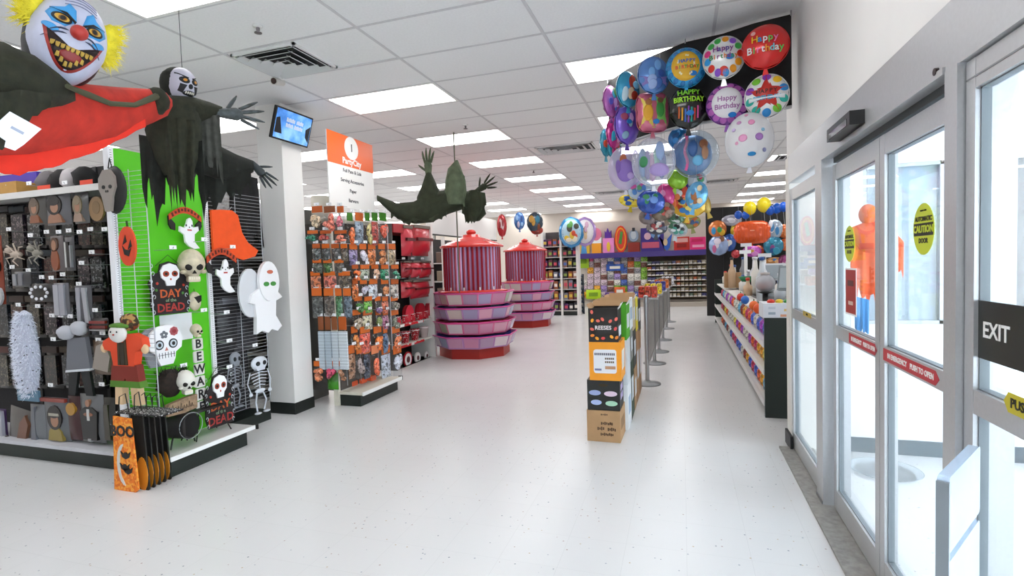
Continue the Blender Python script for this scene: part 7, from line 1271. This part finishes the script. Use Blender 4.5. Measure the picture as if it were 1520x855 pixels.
# generic paper piñatas on the toy shelf
def pin(lab, x0, x1, y0, y1, parts, cat='piñata'):
    a = aty((x0 + x1) / 2, y1, YW - .25); w = (x1 - x0) / FOCAL * depth(a); h_ = (y1 - y0) / FOCAL * depth(a); s_ = thing('party_pinata', lab, cat, (a.x, YW - .22, zsh + .001))
    for (nm, cc, o) in parts: MB().prism([(u * w / 2, (v + 1) * h_ / 2) for u, v in o], -.06 - .01 * parts.index((nm, cc, o)), .06).build(nm, P(cc, .7), s_)
RC = [(-1, -1), (1, -1), (1, 1), (-1, 1)]
def sub(x0, x1, z0, z1): return [(x0, z0), (x1, z0), (x1, z1), (x0, z1)]
def ov(cx, cz, a, b): return [(cx + a * math.cos(q), cz + b * math.sin(q)) for q in [2 * PI * i / 16 for i in range(16)]]
pin('blue and yellow figure piñata at the left of the toy shelf', 858, 876, 336, 371, [('body', 'e0b83a', sub(-.9, .9, -1, .1)), ('dress', '4a90c8', [(-.5, -1), (.5, -1), (.3, 0), (-.3, 0)]), ('head', 'd8a88a', ov(0, .3, .4, .3))])
pin('ice cream shaped piñata with pink top', 877, 894, 333, 371, [('cup', 'f0a02a', sub(-.8, .8, -1, -.2)), ('cream', 'e8eef0', sub(-.9, .9, -.2, .25)), ('pink_top', 'e07a9a', ov(0, .5, .9, .5))])
pin('pink castle piñata with purple roof', 895, 912, 334, 371, [('wall', 'e88ac8', sub(-.95, .95, -1, .2)), ('tower', '5a2a98', [(-.6, .2), (.5, .2), (.5, .8), (.2, .6), (-.1, 1), (-.4, .6), (-.6, .8)]), ('gate', 'e8c03a', ov(0, -.5, .3, .4))])
pin('red rounded piñata with a green stripe', 913, 931, 331, 371, [('frame', 'e0381e', ov(0, 0, 1, 1)), ('border', 'f0a82a', ov(0, 0, .82, .86)), ('panel', 'd8402a', ov(0, 0, .68, .74)), ('stripe', '4a8a3a', [(-.4, -.3), (.1, -.4), (.4, .5), (0, .6)])])
pin('grey and dark red engine shaped piñata', 932, 950, 335, 371, [('boiler', '8a9ab0', ov(0, .35, .8, .5)), ('base', '8a2a1e', sub(-.95, .95, -1, -.2)), ('face', 'b8c0c8', ov(0, .4, .45, .35)), ('funnel', '2a2c34', sub(-.2, .2, .7, 1))])
pin('wide purple character board on the toy shelf', 952, 985, 336, 371, [('board', '38287a', RC), ('row', 'b8506a', sub(-.9, .6, -.7, -.2)), ('print', '6a90c0', ov(.3, .4, .4, .3)), ('print', 'c8a0b0', ov(-.4, .3, .3, .3))])
pin('blue winged paper figure on the toy shelf', 978, 998, 345, 371, [('wing', '2a5ab0', [(-1, .8), (-.2, .1), (.2, .3), (1, 1), (.6, -.6), (.2, -1), (-.3, -.6)]), ('body', 'c8b08a', ov(0, 0, .3, .4))])
pin('red boxed set on the toy shelf', 1001, 1023, 351, 371, [('box', 'b8281e', RC), ('label', 'd8a09a', sub(-.8, .8, .2, .8)), ('tag', '8a1a12', sub(-.6, .6, -.5, 0))], 'box')
pin('hot pink boxed set on the toy shelf', 1025, 1047, 352, 371, [('box', 'e0307a', RC), ('label', 'f0a0c0', sub(-.7, .8, -.6, -.2)), ('tag', 'c8205a', sub(-.8, .6, .3, .7))], 'box')
foil('oval blue foil balloon over the far end shelf', 848, 345, 14.6, 37, 46, foil_mat('2a80b8'), [('e', 'centre', P('a8c8d8', .4), 0, 0, .78, .8)] + [(p[0], p[1], p[2], p[3] * .9, p[4] * .9, p[5] * .8, p[6] * .7, .012 + .002 * i) for i, p in enumerate(blobs(['d8b83a', '3a3a2c', 'c8482a', '4a8a3a', 'e8e0c8'], 91, 10, .3))], group='oval balloons at the back', string=True)
foil('oval lilac foil balloon beside the oval blue one', 868, 344, 15.1, 34, 44, foil_mat('a88ac8'), [('e', 'centre', P('e0dce0', .4), 0, 0, .76, .8)] + [(p[0], p[1], p[2], p[3] * .6, p[4] * .8, p[5] * .7, p[6] * .7, .012 + .002 * i) for i, p in enumerate(blobs(['8a5a3a', 'c8a0b8', 'd8b890'], 92, 6, .28))], group='oval balloons at the back', string=True)
for (x, y, w, h_, cc, lab, pal) in ((745, 335, 14, 34, 'b82a30', 'tall red foil balloon over the nearer kiosk', ['d8c0c0', '8a1a20']), (771, 328, 16, 26, '4a78b8', 'blue foil balloon over the farther kiosk', ['8ab0d8', 'c8c0d0', '2a4a88']), (794, 330, 24, 30, '3a4a58', 'dark foil balloon with gold print over the farther kiosk', ['c8943a', '8a4a2a', '2a7a98']), (797, 342, 18, 12, 'a8382a', 'rust red foil balloon over the farther kiosk', ['c85a3a', '7a2a1e'])):
    foil(lab, x, y, 11.2 + .4 * (x % 3), w, h_, foil_mat(cc), blobs(pal, x, 4, .36), group='balloons above the kiosks', string=True)
# stand of blue goods at the aisle end
q = atz(846, 466, 0); t_ = thing('navy_rack', 'navy wire rack of bottles beside the far end shelf', 'rack', (q.x + .12, q.y + .1, 0), .3)
for sx in (-1, 1): MB().b2(sx * .26 - .015, sx * .26 + .015, -.17, .17, 0, 1.15).build('side', P('16283a', .5), t_)
for z in (.05, .32, .58, .84, 1.08): MB().b2(-.26, .26, -.17, .17, z, z + .02).build('shelf', P('1c3248', .5), t_)
for j, z in enumerate((.07, .34, .60, .86)):
    for i in range(5): s_ = thing('dark_bottle', 'dark blue bottle, %s on the %s rack shelf up' % (NTH[i], NTH[j]), 'bottle', t_.matrix_basis @ Vector((-.2 + .1 * i, -.08, z + .001)), 0, 'bottles in the navy rack'); MB().lathe([(0, 0), (.04, 0), (.04, .12), (.015, .15), (.015, .19), (0, .19)], 10).build('bottle', P('1a3048', .35), s_); MB().b2(-.025, .025, -.043, -.036, .04, .09).build('label', P('a8b0b8', .5), s_)
